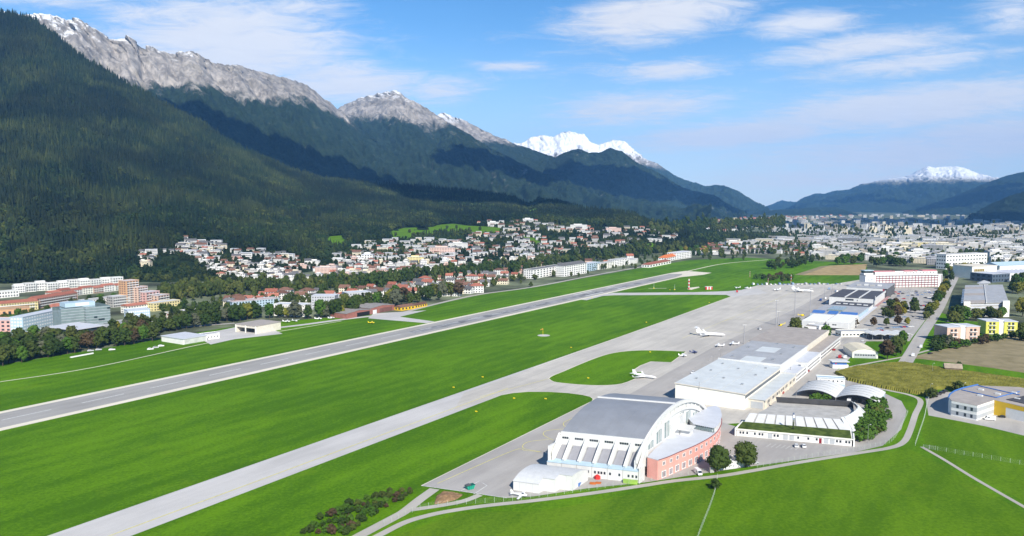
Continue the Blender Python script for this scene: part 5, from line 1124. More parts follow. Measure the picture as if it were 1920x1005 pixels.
# apartment blocks along the middle
blockpx('courtyard_block', 'white block with dense small windows behind poplars', 'apartment block', (514, 592), (572, 594), 16, 14, wall=WHITE, roof=ROOFLIL, floors=4, nw=14, nd=4, ww=.45, wh=.4)
blockpx('courtyard_block', 'long low block with pink roof edge left of the white windowed block', 'apartment block', (436, 580), (524, 572), 18, 9, wall=PALEBL, roof=mat('pink grey roof', (.5, .38, .36), .8), floors=3, nw=16, nd=4)
blockpx('courtyard_block', 'grey block with small windows, left of the grey pair', 'apartment block', (584, 580), (628, 580), 20, 17, wall=mat('light grey render', (.46, .47, .49), .8), roof=ROOFLIL, floors=5, nw=9, nd=4, ww=.4, wh=.4)
blockpx('courtyard_block', 'grey block with small windows, right of the grey pair', 'apartment block', (650, 574), (696, 571), 20, 17, wall=MATS['light grey render'], roof=ROOFLIL, floors=5, nw=9, nd=4, ww=.4, wh=.4)
blockpx('courtyard_block', 'narrow grey block set back between the grey pair', 'apartment block', (630, 572), (650, 571), 16, 12, wall=MATS['light grey render'], roof=ROOFLIL, floors=4, nw=5, nd=3, ww=.4, wh=.4)
blockpx('clinic_block', 'white block with dark roof and red brick bay beside the perimeter road', 'office building', (1058, 519), (1100, 512), 18, 20, wall=WHITE, roof=ROOFSL, floors=5, nw=10, nd=4, style='hip', rh=5)
blockpx('clinic_block', 'white and brown stepped block left of the dark roofed white block', 'office building', (1000, 523), (1056, 513), 20, 16, wall=WHITE, roof=ROOFSL, floors=4, nw=10, nd=4)
blockpx('clinic_block', 'pale office with many windows right of the dark roofed white block', 'office building', (1092, 511), (1125, 505), 16, 15, wall=PALEBL, roof=ROOFLIL, floors=4, nw=8, nd=3)
for i, (pa, pb, hh, wl) in enumerate((((1122, 506), (1152, 501), 12, CREAM), ((1152, 500), (1180, 496), 14, WHITE), ((1176, 496), (1196, 493), 10, WHITE))):
    blockpx('apartment_block', ('cream flat block along the perimeter road', 'white flat block between cream block and pale shed along the perimeter road', 'small white flat block last along the perimeter road')[i], 'apartment block', pa, pb, 16, hh, wall=wl, roof=ROOFGR, floors=4, nw=9, nd=3)
blockpx('tiled_hall', 'long hall with bright orange tiled roof at far end of the airfield', 'hall', (1250, 491), (1272, 486), 20, 9, wall=WHITE, roof=mat('orange tile roof', (.55, .16, .05), .85, .12), floors=2, nw=6, nd=3, style='hip', rh=6)
blockpx('tiled_hall', 'low white sheds with red tiled roof before the orange roofed hall', 'hall', (1218, 502), (1258, 494), 18, 6, wall=WHITE, roof=ROOFRED, floors=1, nw=8, nd=3, style='hip', rh=4)
blockpx('cream_manor', 'white manor like block beside yellow trees at far end of the airfield', 'house', (1268, 487), (1296, 483), 24, 16, wall=WHITE, roof=ROOFLIL, floors=4, nw=9, nd=4)
# ================================================================== trees
BARK = mat('bark', (0.075, 0.055, 0.04), 0.9, 0.25, 1.0)
M_CONIF = tree_mat('conifer needles', (0.004, 0.012, 0.006), (0.028, 0.050, 0.015), (0.060, 0.074, 0.020), True)
M_CONIFD = tree_mat('hill foliage', (0.009, 0.025, 0.007), (0.042, 0.074, 0.016), (0.092, 0.105, 0.023), True)
M_LEAF = tree_mat('broad leaf foliage', (0.015, 0.034, 0.007), (0.056, 0.090, 0.017), (0.10, 0.105, 0.026))
M_LEAFR = tree_mat('reddish autumn foliage', (0.045, 0.034, 0.018), (0.085, 0.058, 0.030))
M_LEAFG = tree_mat('grey green foliage', (0.060, 0.070, 0.042), (0.115, 0.12, 0.075))
M_LEAFY = tree_mat('yellow green foliage', (0.090, 0.105, 0.018), (0.19, 0.18, 0.022), (0.24, 0.19, 0.02))
M_LEAFB = tree_mat('bright green foliage', (0.03, 0.075, 0.010), (0.075, 0.14, 0.018))
def leaf_quads(mb, c, r, n, size, rg, flat=1.0):
    for _ in range(n):
        d = rg.normal(size=3); d /= np.linalg.norm(d); rad = r * (0.55 + 0.5 * rg.random())
        p = c + d * rad * np.array((1, 1, flat)); nrm = d + rg.normal(size=3) * .55; nrm[2] += .35; nrm /= np.linalg.norm(nrm)
        u = np.cross(nrm, rg.normal(size=3)); u /= np.linalg.norm(u); w2 = np.cross(nrm, u); s = size * (0.6 + 0.8 * rg.random())
        b = nrm * s * .25
        mb.add([tuple(p + u * s + w2 * s * .2), tuple(p + w2 * s - b), tuple(p - u * s * .9), tuple(p - w2 * s + b * .5)], [(0, 1, 2, 3)])
def core(mb, c, r, rg, flat=1.0, n=7):
    rows = 5; vs = []; fs = []
    for i in range(1, rows):
        ph = math.pi * i / rows
        for j in range(n):
            a = 2 * math.pi * j / n; k = r * (.8 + .4 * rg.random()); vs.append((c[0] + k * math.sin(ph) * math.cos(a), c[1] + k * math.sin(ph) * math.sin(a), c[2] + k * flat * math.cos(ph)))
    o = len(vs); vs += [(c[0], c[1], c[2] + r * flat), (c[0], c[1], c[2] - r * flat)]
    for i in range(rows - 2):
        for j in range(n): fs.append((i * n + j, (i + 1) * n + j, (i + 1) * n + (j + 1) % n, i * n + (j + 1) % n))
    for j in range(n): fs += [(o, j, (j + 1) % n), (o + 1, (rows - 2) * n + (j + 1) % n, (rows - 2) * n + j)]
    mb.add(vs, fs)
def crown_mesh(name, h, wd, seed, nc, nl, size, m, kind='round', smooth=False):
    """crown of a tree of height h: clumps of leaf faces around small cores; base of crown at 0.22 h"""
    rg = np.random.default_rng(seed); mb = MB(); z0 = h * (.2 if kind != 'poplar' else .1)
    for i in range(nc):
        f = (i + .5) / nc; zz = z0 + (h - z0) * (.12 + .8 * f)
        if kind == 'round': rad = wd * .5 * math.sin(math.pi * min(1, .18 + .78 * f)) ** .7
        elif kind == 'poplar': rad = wd * .5 * math.sin(math.pi * min(1, .15 + .8 * f)) ** .5
        else: rad = wd * .5 * (1.02 - f) ** .9
        a = i * 2.39996 + rg.random() * .8; q = rad * (.35 + .5 * rg.random()); cr = wd * (.20 + .09 * rg.random()) * (1.0 if kind != 'spire' else (1.15 - .8 * f))
        c = np.array((q * math.cos(a), q * math.sin(a), zz)); core(mb, c, cr * .72, rg, .9); leaf_quads(mb, c, cr, nl, size, rg, .9)
    return mb.mesh(name, m, smooth)
def trunk_mesh(name, h, r, seed):
    rg = np.random.default_rng(seed); mb = MB(); mb.tube((0, 0, -.6), (0, 0, h * .45), r, r * .6, 7)
    for i in range(4):
        a = i * 1.7 + rg.random(); mb.tube((0, 0, h * (.28 + .05 * i)), (h * .14 * math.cos(a), h * .14 * math.sin(a), h * (.48 + .06 * i)), r * .42, r * .15, 5)
    return mb.mesh(name, BARK)
TREES = {}
for nm, m, kind, h, wd, nc, nl, sz in (('broad', M_LEAF, 'round', 14, 11, 16, 26, .85), ('broad2', M_LEAF, 'round', 15, 10, 17, 26, .85), ('tall', M_LEAF, 'poplar', 19, 9, 18, 26, .85), ('spire', M_CONIF, 'spire', 20, 8, 16, 24, .75), ('red', M_LEAFR, 'round', 12, 9, 15, 26, .7),
                             ('grey', M_LEAFG, 'round', 14, 12, 16, 26, .8), ('yellow', M_LEAFY, 'round', 12, 10, 15, 26, .75), ('bright', M_LEAFB, 'round', 13, 10, 15, 26, .75), ('shrub', M_LEAFB, 'round', 5, 6, 9, 24, .45), ('darkshrub', M_LEAF, 'round', 5, 6, 9, 24, .45), ('redshrub', M_LEAFR, 'round', 5, 6, 9, 24, .45),
                             ('near', M_LEAF, 'round', 13, 12, 46, 46, .42), ('near2', M_LEAF, 'round', 13, 12, 46, 46, .42)):
    sd = len(TREES) * 7 + 3; TREES[nm] = (crown_mesh('crown_' + nm, h, wd, sd, nc, nl, sz, m, kind), trunk_mesh('trunk_' + nm, h, .035 * h * .6 + .05, sd), h)
KIND_TXT = {'broad': 'broad leaved tree', 'broad2': 'broad leaved tree', 'tall': 'tall slender tree', 'spire': 'dark conifer', 'red': 'reddish brown tree', 'grey': 'grey green willow like tree', 'yellow': 'yellow green tree', 'bright': 'bright green tree', 'shrub': 'green shrub', 'darkshrub': 'dark green shrub', 'redshrub': 'brownish shrub', 'near': 'round broad leaved tree', 'near2': 'round broad leaved tree'}
def tree(kind, xy, h, label, group=None, z=0.0, wide=1.0, name=None):
    cm, tm, h0 = TREES[kind]; s = h / h0
    t = thing(name or ('shrub' if 'shrub' in kind else 'tree'), label, 'shrub' if 'shrub' in kind else 'tree', (xy[0], xy[1], z), random.random() * 6.28, group)
    t.scale = (s * wide, s * wide, s)
    link('crown', cm, t); link('trunk', tm, t); return t
def in_poly(u, v, poly):
    r = False; n = len(poly); j = n - 1
    for i in range(n):
        if (poly[i][1] > v) != (poly[j][1] > v) and u < (poly[j][0] - poly[i][0]) * (v - poly[i][1]) / (poly[j][1] - poly[i][1]) + poly[i][0]: r = not r
        j = i
    return r
def poisson(poly, n, dx, dy, avoid=(), tries=30, seed=1):
    rg = random.Random(seed); us = [p[0] for p in poly]; vs = [p[1] for p in poly]; out = []
    for _ in range(n * tries):
        u = rg.uniform(min(us), max(us)); v = rg.uniform(min(vs), max(vs))
        if not in_poly(u, v, poly) or any(in_poly(u, v, a) for a in avoid): continue
        if any(abs(u - a) < dx and abs(v - b) < dy for a, b in out): continue
        out.append((u, v))
        if len(out) >= n: break
    return out
TREE_COUNT = [0]
def tree_area(poly, n, dx, dy, kinds, h0, h1, where, group, avoid=(), seed=1):
    for i, (u, v) in enumerate(poisson(poly, n, dx, dy, avoid, 30, seed)):
        k = random.choice(kinds); x, y, z = hill_pt(u, v)
        tree(k, (x, y), random.uniform(h0, h1), KIND_TXT[k] + ' ' + where, group + ', ' + KIND_TXT[k], z, random.uniform(.9, 1.25)); TREE_COUNT[0] += 1
belt = ['broad', 'broad', 'broad2', 'tall', 'tall', 'broad', 'broad2', 'tall', 'grey', 'red', 'bright', 'spire', 'yellow']
tree_area([(-20, 692), (0, 688), (130, 664), (290, 642), (298, 630), (170, 640), (60, 646), (-20, 655)], 78, 9, 7, ['broad', 'broad2', 'broad', 'broad2', 'tall', 'broad', 'broad2', 'tall', 'red', 'bright', 'grey'], 12, 18, 'in the belt along the left airfield edge', 'trees along the left airfield edge', seed=2)
tree_area([(200, 634), (295, 626), (440, 604), (520, 598), (600, 598), (645, 593), (640, 582), (575, 597), (515, 594), (440, 588), (380, 592), (300, 606), (230, 620)], 66, 10, 5, belt, 12, 19, 'behind the low hangars beyond the runway', 'trees behind the low hangars', seed=3)
tree_area([(600, 596), (650, 594), (700, 578), (760, 574), (860, 556), (850, 546), (790, 560), (720, 566), (640, 582)], 38, 9, 4.5, belt, 13, 22, 'beside the red brown hangar beyond the runway', 'trees beside the red brown hangar', seed=4)
tree_area([(130, 575), (235, 560), (240, 572), (150, 590)], 16, 9, 4, ['broad', 'broad2', 'tall', 'bright'], 11, 16, 'in the park before the orange tower', 'trees in the park before the tower', seed=5)
tree_area([(0, 606), (40, 600), (95, 590), (95, 600), (40, 612), (0, 618)], 14, 8, 4, ['broad', 'broad2', 'bright'], 10, 14, 'between the terrace blocks at left', 'trees between the terrace blocks', seed=6)
# single trees round the airport
tree('near', at(1346, 884), 12.5, 'round green tree beside the coral red wing, left of the pair by white boxes', wide=1.0)
tree('near2', at(1398, 876), 12.5, 'round green and rusty tree, right of the pair by white boxes', wide=1.05)
tree('darkshrub', at(1341, 917), 4.6, 'small bush at the corner of the field fence')
tree('broad', at(1491, 628), 18, 'dense dark tree at the far end of the hangar row beside yellow aircraft', wide=1.1)
tree('grey', at(1511, 630), 9, 'pale bushy tree beside the small white hut')
tree('bright', at(1549, 634), 13, 'green tree between hangar row and cream garage', wide=1.1)
tree('red', at(1664, 674), 17, 'large reddish brown tree beside the cream garage', wide=1.0)
tree('broad', at(1680, 668), 18, 'large green tree behind the reddish tree at the cream garage', wide=.9)
tree('bright', at(1692, 655), 17, 'tall green tree by the wave roof shelter', wide=.8)
for i, (u, v, k, h) in enumerate(((1604, 613, 'red', 9), (1637, 612, 'red', 10), (1662, 611, 'broad', 9), (1683, 610, 'red', 11), (1701, 609, 'yellow', 8))):
    tree(k, at(u, v), h, ('first', 'second', 'third', 'fourth', 'fifth')[i] + ' tree from left in the near row of the car park')
tree_area([(1655, 598), (1665, 575), (1690, 572), (1720, 575), (1722, 592), (1690, 597)], 14, 9, 3.5, ['broad', 'red', 'broad2', 'yellow'], 9, 15, 'in the planted strip of the car park', 'car park strip trees', seed=8)
tree_area([(1733, 602), (1742, 602), (1768, 560), (1790, 515), (1782, 512), (1755, 560)], 18, 5, 5, ['broad', 'bright', 'yellow', 'broad2'], 10, 15, 'in the row along the access road', 'trees along the access road', seed=9)
tree_area([(1822, 603), (1878, 600), (1880, 595), (1822, 597)], 9, 5, 1.5, ['broad', 'bright', 'broad2'], 11, 15, 'in front of the parking building', 'trees before the parking building', seed=10)
tree_area([(1786, 612), (1808, 608), (1806, 596), (1788, 600)], 4, 6, 4, ['broad', 'bright'], 15, 20, 'at the left corner of the parking building', 'trees at the parking building corner', seed=11)
tree_area([(1750, 662), (1790, 650), (1778, 640), (1764, 625), (1755, 640)], 16, 6, 4, ['darkshrub', 'redshrub', 'darkshrub'], 5, 8, 'in the dark hedge left of the orange cube', 'hedge left of the orange cube', seed=12)
tree_area([(1790, 654), (1840, 646), (1900, 634), (1930, 628), (1930, 624), (1850, 638), (1790, 648)], 22, 7, 3, ['shrub', 'darkshrub', 'redshrub'], 4, 7, 'in the hedge along the gravel path', 'hedge along the gravel path', seed=13)
tree('grey', at(1780, 652), 12, 'slender pale tree before the orange cube', wide=.8)
tree('yellow', at(1917, 594), 22, 'bright yellow tree at the right edge beside the parking building')
tree_area([(1895, 560), (1930, 556), (1930, 520), (1900, 530)], 10, 9, 4, ['broad', 'bright', 'yellow'], 12, 18, 'right of the parking building', 'trees right of the parking building', seed=14)
tree_area([(1770, 522), (1820, 516), (1822, 508), (1775, 506)], 10, 7, 3, ['yellow', 'bright', 'yellow'], 12, 18, 'in front of the school block', 'trees before the school block', seed=15)
tree_area([(1905, 640), (1930, 642), (1930, 600), (1908, 612)], 6, 8, 5, ['broad', 'darkshrub'], 7, 12, 'beside the lime yellow cube', 'trees beside the lime cube', seed=16)
tree('darkshrub', at(1745, 747), 7, 'dark bush at the end of the maize field by the lamp'); tree('darkshrub', at(1797, 735), 7.5, 'round dark bush behind the company building', wide=1.1)
tree('darkshrub', at(1798, 690), 5, 'dark bush behind the field barn')
tree_area([(1598, 832), (1620, 828), (1655, 812), (1668, 785), (1662, 760), (1636, 756), (1625, 780), (1612, 800)], 40, 7, 5, ['shrub', 'shrub', 'shrub', 'darkshrub', 'shrub'], 3.2, 6.0, 'on the bank right of the fire station', 'shrubs on the fire station bank', seed=17)
tree_area([(1520, 757), (1560, 758), (1560, 750), (1525, 748)], 5, 8, 4, ['shrub'], 4, 6, 'before the left vault of the canopy', 'shrubs before the canopy', seed=18)
tree_area([(566, 1002), (600, 975), (660, 945), (735, 922), (775, 918), (768, 932), (730, 950), (690, 975), (650, 1004)], 72, 8, 4, ['shrub', 'darkshrub', 'shrub', 'darkshrub', 'redshrub'], 1.6, 3.2, 'in the scrub along the service road', 'scrub along the service road', seed=19)
tree('broad', at(1467, 530), 13, 'lone round tree at the far edge of the apron', wide=.9)
tree_area([(1412, 527), (1480, 528), (1488, 520), (1450, 517), (1415, 522)], 16, 6, 2, ['darkshrub', 'redshrub', 'shrub'], 6, 9, 'in the hedge at the far apron end', 'hedge at the far apron end', seed=20)
tree_area([(1440, 510), (1490, 503), (1535, 492), (1545, 480), (1500, 486), (1460, 494), (1440, 504)], 26, 8, 3, ['broad', 'broad2', 'darkshrub', 'tall'], 10, 18, 'in the grove beside the stubble field', 'grove beside the stubble field', seed=21)
tree_area([(1570, 497), (1615, 497), (1618, 488), (1575, 489)], 9, 8, 3, ['broad', 'bright'], 14, 20, 'in the clump behind the stubble field', 'clump behind the stubble field', seed=22)
tree_area([(1632, 500), (1700, 500), (1700, 490), (1640, 478)], 16, 8, 3, ['broad', 'bright', 'tall'], 12, 20, 'in the clump behind the office slab', 'clump behind the office slab', seed=23)
tree_area([(1250, 488), (1330, 478), (1330, 470), (1290, 468), (1255, 480)], 14, 9, 3, ['yellow', 'bright', 'yellow'], 14, 20, 'beside the manor at the far airfield end', 'trees at the far airfield end', seed=24)
for i, (u, v) in enumerate(((742, 443), (768, 437), (880, 433), (856, 429), (838, 430), (900, 432))):
    x, y, z = hill_pt(u, v); tree('broad', (x, y), 12, ('lone dark tree on the bright slope meadow', )[0], 'lone trees on the slope meadow', z)
# ------------------------------------------------------------------ scattered woods (stuff)
def scatter(name, protos, pts, kinds, scales, rots, mats):
    """one object: prototype faces plus loose points; geometry nodes put prototype k on the points of kind k"""
    V = []; F = []; FM = []; pr = []
    for k, (mb, mi) in enumerate(protos):
        o = len(V); V += mb.v; F += [tuple(i + o for i in f) for f in mb.f]; FM += [mi] * len(mb.f); pr += [k + 1] * len(mb.v)
    n0 = len(V); V += [tuple(map(float, p)) for p in pts]; pr += [0] * len(pts)
    me = bpy.data.meshes.new(name); me.from_pydata(V, [], F)
    for m in mats: me.materials.append(m)
    me.polygons.foreach_set('material_index', FM)
    def attr(nm, ty, vals, key='value'):
        a = me.attributes.new(nm, ty, 'POINT'); a.data.foreach_set(key, vals)
    attr('proto', 'INT', pr); attr('kind', 'INT', [0] * n0 + [int(k) for k in kinds])
    attr('sc', 'FLOAT_VECTOR', np.concatenate([np.ones((n0, 3)), np.asarray(scales)]).astype(np.float32).ravel(), 'vector')
    attr('rz', 'FLOAT_VECTOR', np.concatenate([np.zeros((n0, 3)), np.stack([np.zeros(len(pts)), np.zeros(len(pts)), rots], -1)]).astype(np.float32).ravel(), 'vector')
    ob = link(name, me); ob['kind'] = 'stuff'
    ng = bpy.data.node_groups.new(name, 'GeometryNodeTree'); ng.interface.new_socket('Geometry', in_out='INPUT', socket_type='NodeSocketGeometry'); ng.interface.new_socket('Geometry', in_out='OUTPUT', socket_type='NodeSocketGeometry')
    N = ng.nodes; L = ng.links; gi = N.new('NodeGroupInput'); go = N.new('NodeGroupOutput'); jn = N.new('GeometryNodeJoinGeometry')
    def na(nm, ty):
        q = N.new('GeometryNodeInputNamedAttribute'); q.data_type = ty; q.inputs[0].default_value = nm; return q.outputs[0]
    def eq(s, v):
        c = N.new('FunctionNodeCompare'); c.data_type = 'INT'; c.operation = 'EQUAL'; L.new(s, c.inputs[2]); c.inputs[3].default_value = v; return c.outputs[0]
    def sepg(v):
        q = N.new('GeometryNodeSeparateGeometry'); q.domain = 'POINT'; L.new(gi.outputs[0], q.inputs[0]); L.new(eq(na('proto', 'INT'), v), q.inputs[1]); return q.outputs[0]
    pp = sepg(0)
    for k in range(len(protos)):
        ip = N.new('GeometryNodeInstanceOnPoints'); L.new(pp, ip.inputs['Points']); L.new(sepg(k + 1), ip.inputs['Instance'])
        L.new(eq(na('kind', 'INT'), k), ip.inputs['Selection']); L.new(na('rz', 'FLOAT_VECTOR'), ip.inputs['Rotation']); L.new(na('sc', 'FLOAT_VECTOR'), ip.inputs['Scale'])
        L.new(ip.outputs[0], jn.inputs[0])
    L.new(jn.outputs[0], go.inputs[0]); md = ob.modifiers.new('scatter', 'NODES'); md.node_group = ng
    return ob
def conifer_proto(seed, h=1.0, layers=5, wd=.30):
    rg = np.random.default_rng(seed); mb = MB(); n = 9
    for k in range(layers):
        z0 = h * (.10 + .80 * k / layers); z1 = min(h, z0 + h * .42 * (1 - .45 * k / layers)); r = wd * .5 * (1 - .82 * k / layers) * h; vs = []
        for j in range(n):
            a = 2 * math.pi * (j + .5 * (k % 2)) / n + rg.random() * .3; q = r * (1.0 if j % 2 else .68) * (.8 + .4 * rg.random()); vs.append((q * math.cos(a), q * math.sin(a), z0 + rg.normal() * .012 * h - (.03 * h if j % 2 else 0)))
        vs.append((rg.normal() * .01, rg.normal() * .01, z1)); mb.add(vs, [(j, (j + 1) % n, n) for j in range(n)])
    return mb
def broad_proto(seed, nc=6, nl=14, size=.09):
    rg = np.random.default_rng(seed); mb = MB()
    for i in range(nc):
        f = (i + .5) / nc; zz = .25 + .6 * f; rad = .30 * math.sin(math.pi * min(1, .2 + .75 * f)); a = i * 2.4 + rg.random()
        c = np.array((rad * math.cos(a) * .8, rad * math.sin(a) * .8, zz)); core(mb, c, .17, rg, .95, 6); leaf_quads(mb, c, .21, nl, size, rg)
    return mb
CP = [(conifer_proto(21), 0), (conifer_proto(22, 1, 6, .26), 0), (conifer_proto(23, 1, 4, .36), 0), (broad_proto(24), 1), (broad_proto(25), 1)]
MEADOWS = [[(612, 456), (616, 444), (640, 442), (652, 455), (660, 464), (640, 466), (622, 466)],
           [(726, 444), (735, 433), (765, 426), (800, 431), (822, 422), (850, 420), (880, 424), (915, 425), (940, 428), (936, 438), (880, 440), (840, 440), (800, 445), (765, 449), (738, 449)],
           [(985, 398), (1000, 392), (1012, 390), (1005, 400), (992, 406)], [(980, 444), (1000, 446), (1020, 458), (1012, 462), (985, 452)], [(1205, 462), (1222, 455), (1240, 470), (1210, 474)], [(330, 545), (372, 538), (380, 546), (335, 552)]]
def top_line(u): return np.interp(u, [255, 262, 300, 340, 345, 430, 445, 470, 520, 560, 600, 640, 660, 700, 730, 880, 895, 940, 1000, 1060, 1180, 1215, 1270], [500, 468, 470, 462, 445, 458, 470, 468, 472, 484, 494, 472, 462, 452, 449, 446, 415, 412, 413, 424, 428, 424, 430])
def low_line(u): return np.interp(u, [255, 300, 340, 400, 500, 600, 700, 800, 900, 1000, 1100, 1200, 1270], [500, 502, 512, 522, 527, 527, 520, 508, 500, 490, 470, 458, 448])
# area-weighted sampling of the wooded slope
def cell_areas():
    P4 = np.stack([HX, HY, HZ], -1); a = P4[1:, :-1] - P4[:-1, :-1]; b = P4[:-1, 1:] - P4[:-1, :-1]
    return np.linalg.norm(np.cross(a, b), axis=-1)
ar = cell_areas(); vis = ((uu[:-1] > -60) & (uu[:-1] < 1460))[:, None]; ar = ar * vis
tot = ar.sum(); NTREE = 58000
idx = RNG.choice(ar.size, NTREE, p=(ar / tot).ravel()); ci, ck = np.unravel_index(idx, ar.shape)
fi = ci + RNG.random(NTREE); fk = ck + RNG.random(NTREE)
pts = hill_surface(fi, fk)
tu = np.interp(fi, np.arange(nu), uu); kq = fk * 6.0 / (NK - 1)
ii = np.clip(fi.astype(int), 0, nu - 1); kkx = np.clip(fk.astype(int), 0, NK - 1); tv = VV[ii, kkx]
keep = np.ones(NTREE, bool)
settled = (tv > top_line(tu)) & (tu > 258) & (tu < 1275)
keep &= ~settled | (RNG.random(NTREE) < 0.62)
for i in range(NTREE):
    if keep[i] and 300 < tu[i] < 1260 and 380 < tv[i] < 560:
        for mdw in MEADOWS:
            if in_poly(tu[i], tv[i], mdw): keep[i] = False; break
clear = fbm(pts[:, 0] / 260 + 3, pts[:, 1] / 260, 3); keep &= ~((clear > .62) & (tv < 400))
pts, tu, tv, settled = pts[keep], tu[keep], tv[keep], settled[keep]; n = len(pts)
mixn = fbm(pts[:, 0] / 240, pts[:, 1] / 240, 4) + (tv - 420) / 190.0 + (tu - 900) / 2600
kinds = np.where((mixn + RNG.normal(size=n) * .42 > .08) | settled, 3 + RNG.integers(0, 2, n), RNG.integers(0, 3, n))
hgt = RNG.uniform(14, 30, n) * (1.0 + .35 * fbm(pts[:, 0] / 120, pts[:, 1] / 120, 3)); hgt = np.where(kinds >= 3, hgt * .72, hgt); hgt = np.where(settled, RNG.uniform(5.5, 11, n), hgt)
wid = np.where(kinds >= 3, hgt * RNG.uniform(.8, 1.15, n), hgt * RNG.uniform(.85, 1.25, n))
scatter('forest', CP, pts - np.array((0, 0, .5)), kinds, np.stack([wid, wid, hgt], -1), RNG.random(n) * 6.28, [M_CONIF, M_CONIFD])
# tree belts on the valley floor, too many to tell apart
def belt_stuff(name, line, half, n, h0, h1, seed, kinds=(0, 3, 4)):
    rg = np.random.default_rng(seed); L = np.array(line, float); us = rg.uniform(L[0, 0], L[-1, 0], n); vs = np.interp(us, L[:, 0], L[:, 1]) + rg.normal(size=n) * half
    P3 = np.array([hill_pt(a, b) for a, b in zip(us, vs)]); h = rg.uniform(h0, h1, n); wd = h * rg.uniform(.55, .95, n)
    scatter(name, CP, P3 - np.array((0, 0, .3)), rg.choice(kinds, n), np.stack([wd, wd, h], -1), rg.random(n) * 6.28, [M_CONIF, M_LEAF])
belt_stuff('tree_belt', [(300, 562), (400, 548), (500, 545), (600, 541), (700, 535), (800, 520), (900, 512), (1000, 503), (1100, 486), (1200, 474), (1290, 468)], 4.5, 800, 14, 24, 31)
belt_stuff('tree_belt', [(300, 590), (400, 578), (480, 566), (560, 566), (640, 562), (720, 555), (800, 548), (900, 535), (1000, 520), (1100, 505), (1240, 490)], 6, 260, 8, 14, 32, (3, 4))
belt_stuff('distant_wood', [(1290, 455), (1340, 452), (1400, 452), (1450, 448), (1480, 446)], 3.5, 420, 14, 24, 33)
belt_stuff('distant_wood', [(1220, 432), (1300, 428), (1400, 424), (1470, 420)], 5, 600, 16, 28, 34)
belt_stuff('street_trees', [(1300, 468), (1450, 466), (1600, 470), (1700, 480), (1800, 480), (1930, 485)], 9, 620, 10, 18, 35, (3, 4))
belt_stuff('street_trees', [(1330, 448), (1500, 446), (1700, 448), (1930, 452)], 11, 1100, 10, 18, 36, (3, 4))
def patch(name, poly, m, lift=.9):
    vs = [p[1] for p in poly]; rows = np.linspace(min(vs) + .05, max(vs) - .05, 16); V = []
    for v in rows:
        xs = []; n = len(poly)
        for i in range(n):
            a, b = poly[i], poly[(i + 1) % n]
            if (a[1] > v) != (b[1] > v): xs.append(a[0] + (b[0] - a[0]) * (v - a[1]) / (b[1] - a[1]))
        xs.sort(); row = []
        for f in np.linspace(0, 1, 24): x, y, z = hill_pt(xs[0] + (xs[-1] - xs[0]) * f, v); row.append((x, y, z + lift))
        V.append(row)
    return struct(link(name, grid_mesh(name, np.array(V), m)))
for i, p in enumerate(MEADOWS): patch('slope_meadow', p, M_MEADOW)
# ================================================================== houses of the town
HW = [mat('house white', (0.70, 0.69, 0.665), .8, .05), mat('house cream', (0.74, 0.66, 0.50), .8, .05), mat('house grey', (0.55, 0.54, 0.52), .8, .05), PALEYEL, mat('house pink', (0.66, 0.47, 0.40), .8, .06), ORANGE]
HW += [mat('house tan', (0.45, 0.40, 0.33), .8, .06), mat('house dark grey', (0.27, 0.27, 0.28), .8, .06)]
HN = ['white', 'cream', 'grey', 'yellow', 'pale pink', 'orange', 'tan', 'dark grey']
HR = [ROOFRED, ROOFBR, ROOFSL]; HRN = ['red', 'brown', 'dark grey']
def house_meshes(w, d, h, style, floors):
    wb = MB(); wb.box(-w / 2, w / 2, -d / 2, d / 2, -5, h); rb = MB(); wm = MB(); o = .7
    if style == 'gable':
        r = d * .30; wb.xprism([(-d / 2, h), (d / 2, h), (0, h + r * .93)], -w / 2, w / 2)
        for s in (-1, 1):
            e = (d / 2 + o) * s; ze = h - o * r / (d / 2); a = [(-w / 2 - o, e, ze), (w / 2 + o, e, ze), (w / 2 + o, 0, h + r), (-w / 2 - o, 0, h + r)]
            if s > 0: a = [a[1], a[0], a[3], a[2]]
            rb.hexa([(p[0], p[1], p[2]) for p in a], [(p[0], p[1], p[2] + .35) for p in a])
        rb.box(w * .2, w * .2 + .9, -.5, .5, h + r * .6, h + r + 1.1)
    elif style == 'hip':
        r = d * .26; k = d * .48; rb.add([(-w / 2 - o, -d / 2 - o, h), (w / 2 + o, -d / 2 - o, h), (w / 2 + o, d / 2 + o, h), (-w / 2 - o, d / 2 + o, h), (-w / 2 + k, 0, h + r), (w / 2 - k, 0, h + r)], [(0, 3, 2, 1), (0, 1, 5, 4), (1, 2, 5), (2, 3, 4, 5), (3, 0, 4)])
    else:
        rb.box(-w / 2 - .3, w / 2 + .3, -d / 2 - .3, d / 2 + .3, h + .01, h + .5); wb.box(-w * .3, w * .2, -d * .1, d * .4, h + .52, h + 2.8)
    fh = h / floors; nw = max(3, int(w / 3.4)); nd = max(2, int(d / 3.6))
    rects(wm, ('y', -d / 2), [(a - w / 2, b - w / 2, c, e) for a, b, c, e in win_grid(.5, w - .5, nw, 0, floors, fh, .5, .48)])
    for f, c in (('x', -w / 2), ('X', w / 2)): rects(wm, (f, c), [(a - d / 2, b - d / 2, cc, e) for a, b, cc, e in win_grid(.5, d - .5, nd, 0, floors, fh, .45, .46)])
    return wb, rb, wm
HT = [(12, 10, 6.2, 'gable', 2), (14, 11, 8.6, 'gable', 3), (11, 11, 6.5, 'hip', 2), (16, 12, 9, 'flat', 3), (24, 12, 9.5, 'flat', 3), (18, 13, 9, 'hip', 3), (36, 13, 13, 'flat', 4), (52, 14, 16, 'flat', 5), (22, 18, 27, 'flat', 9)]
HMESH = {}
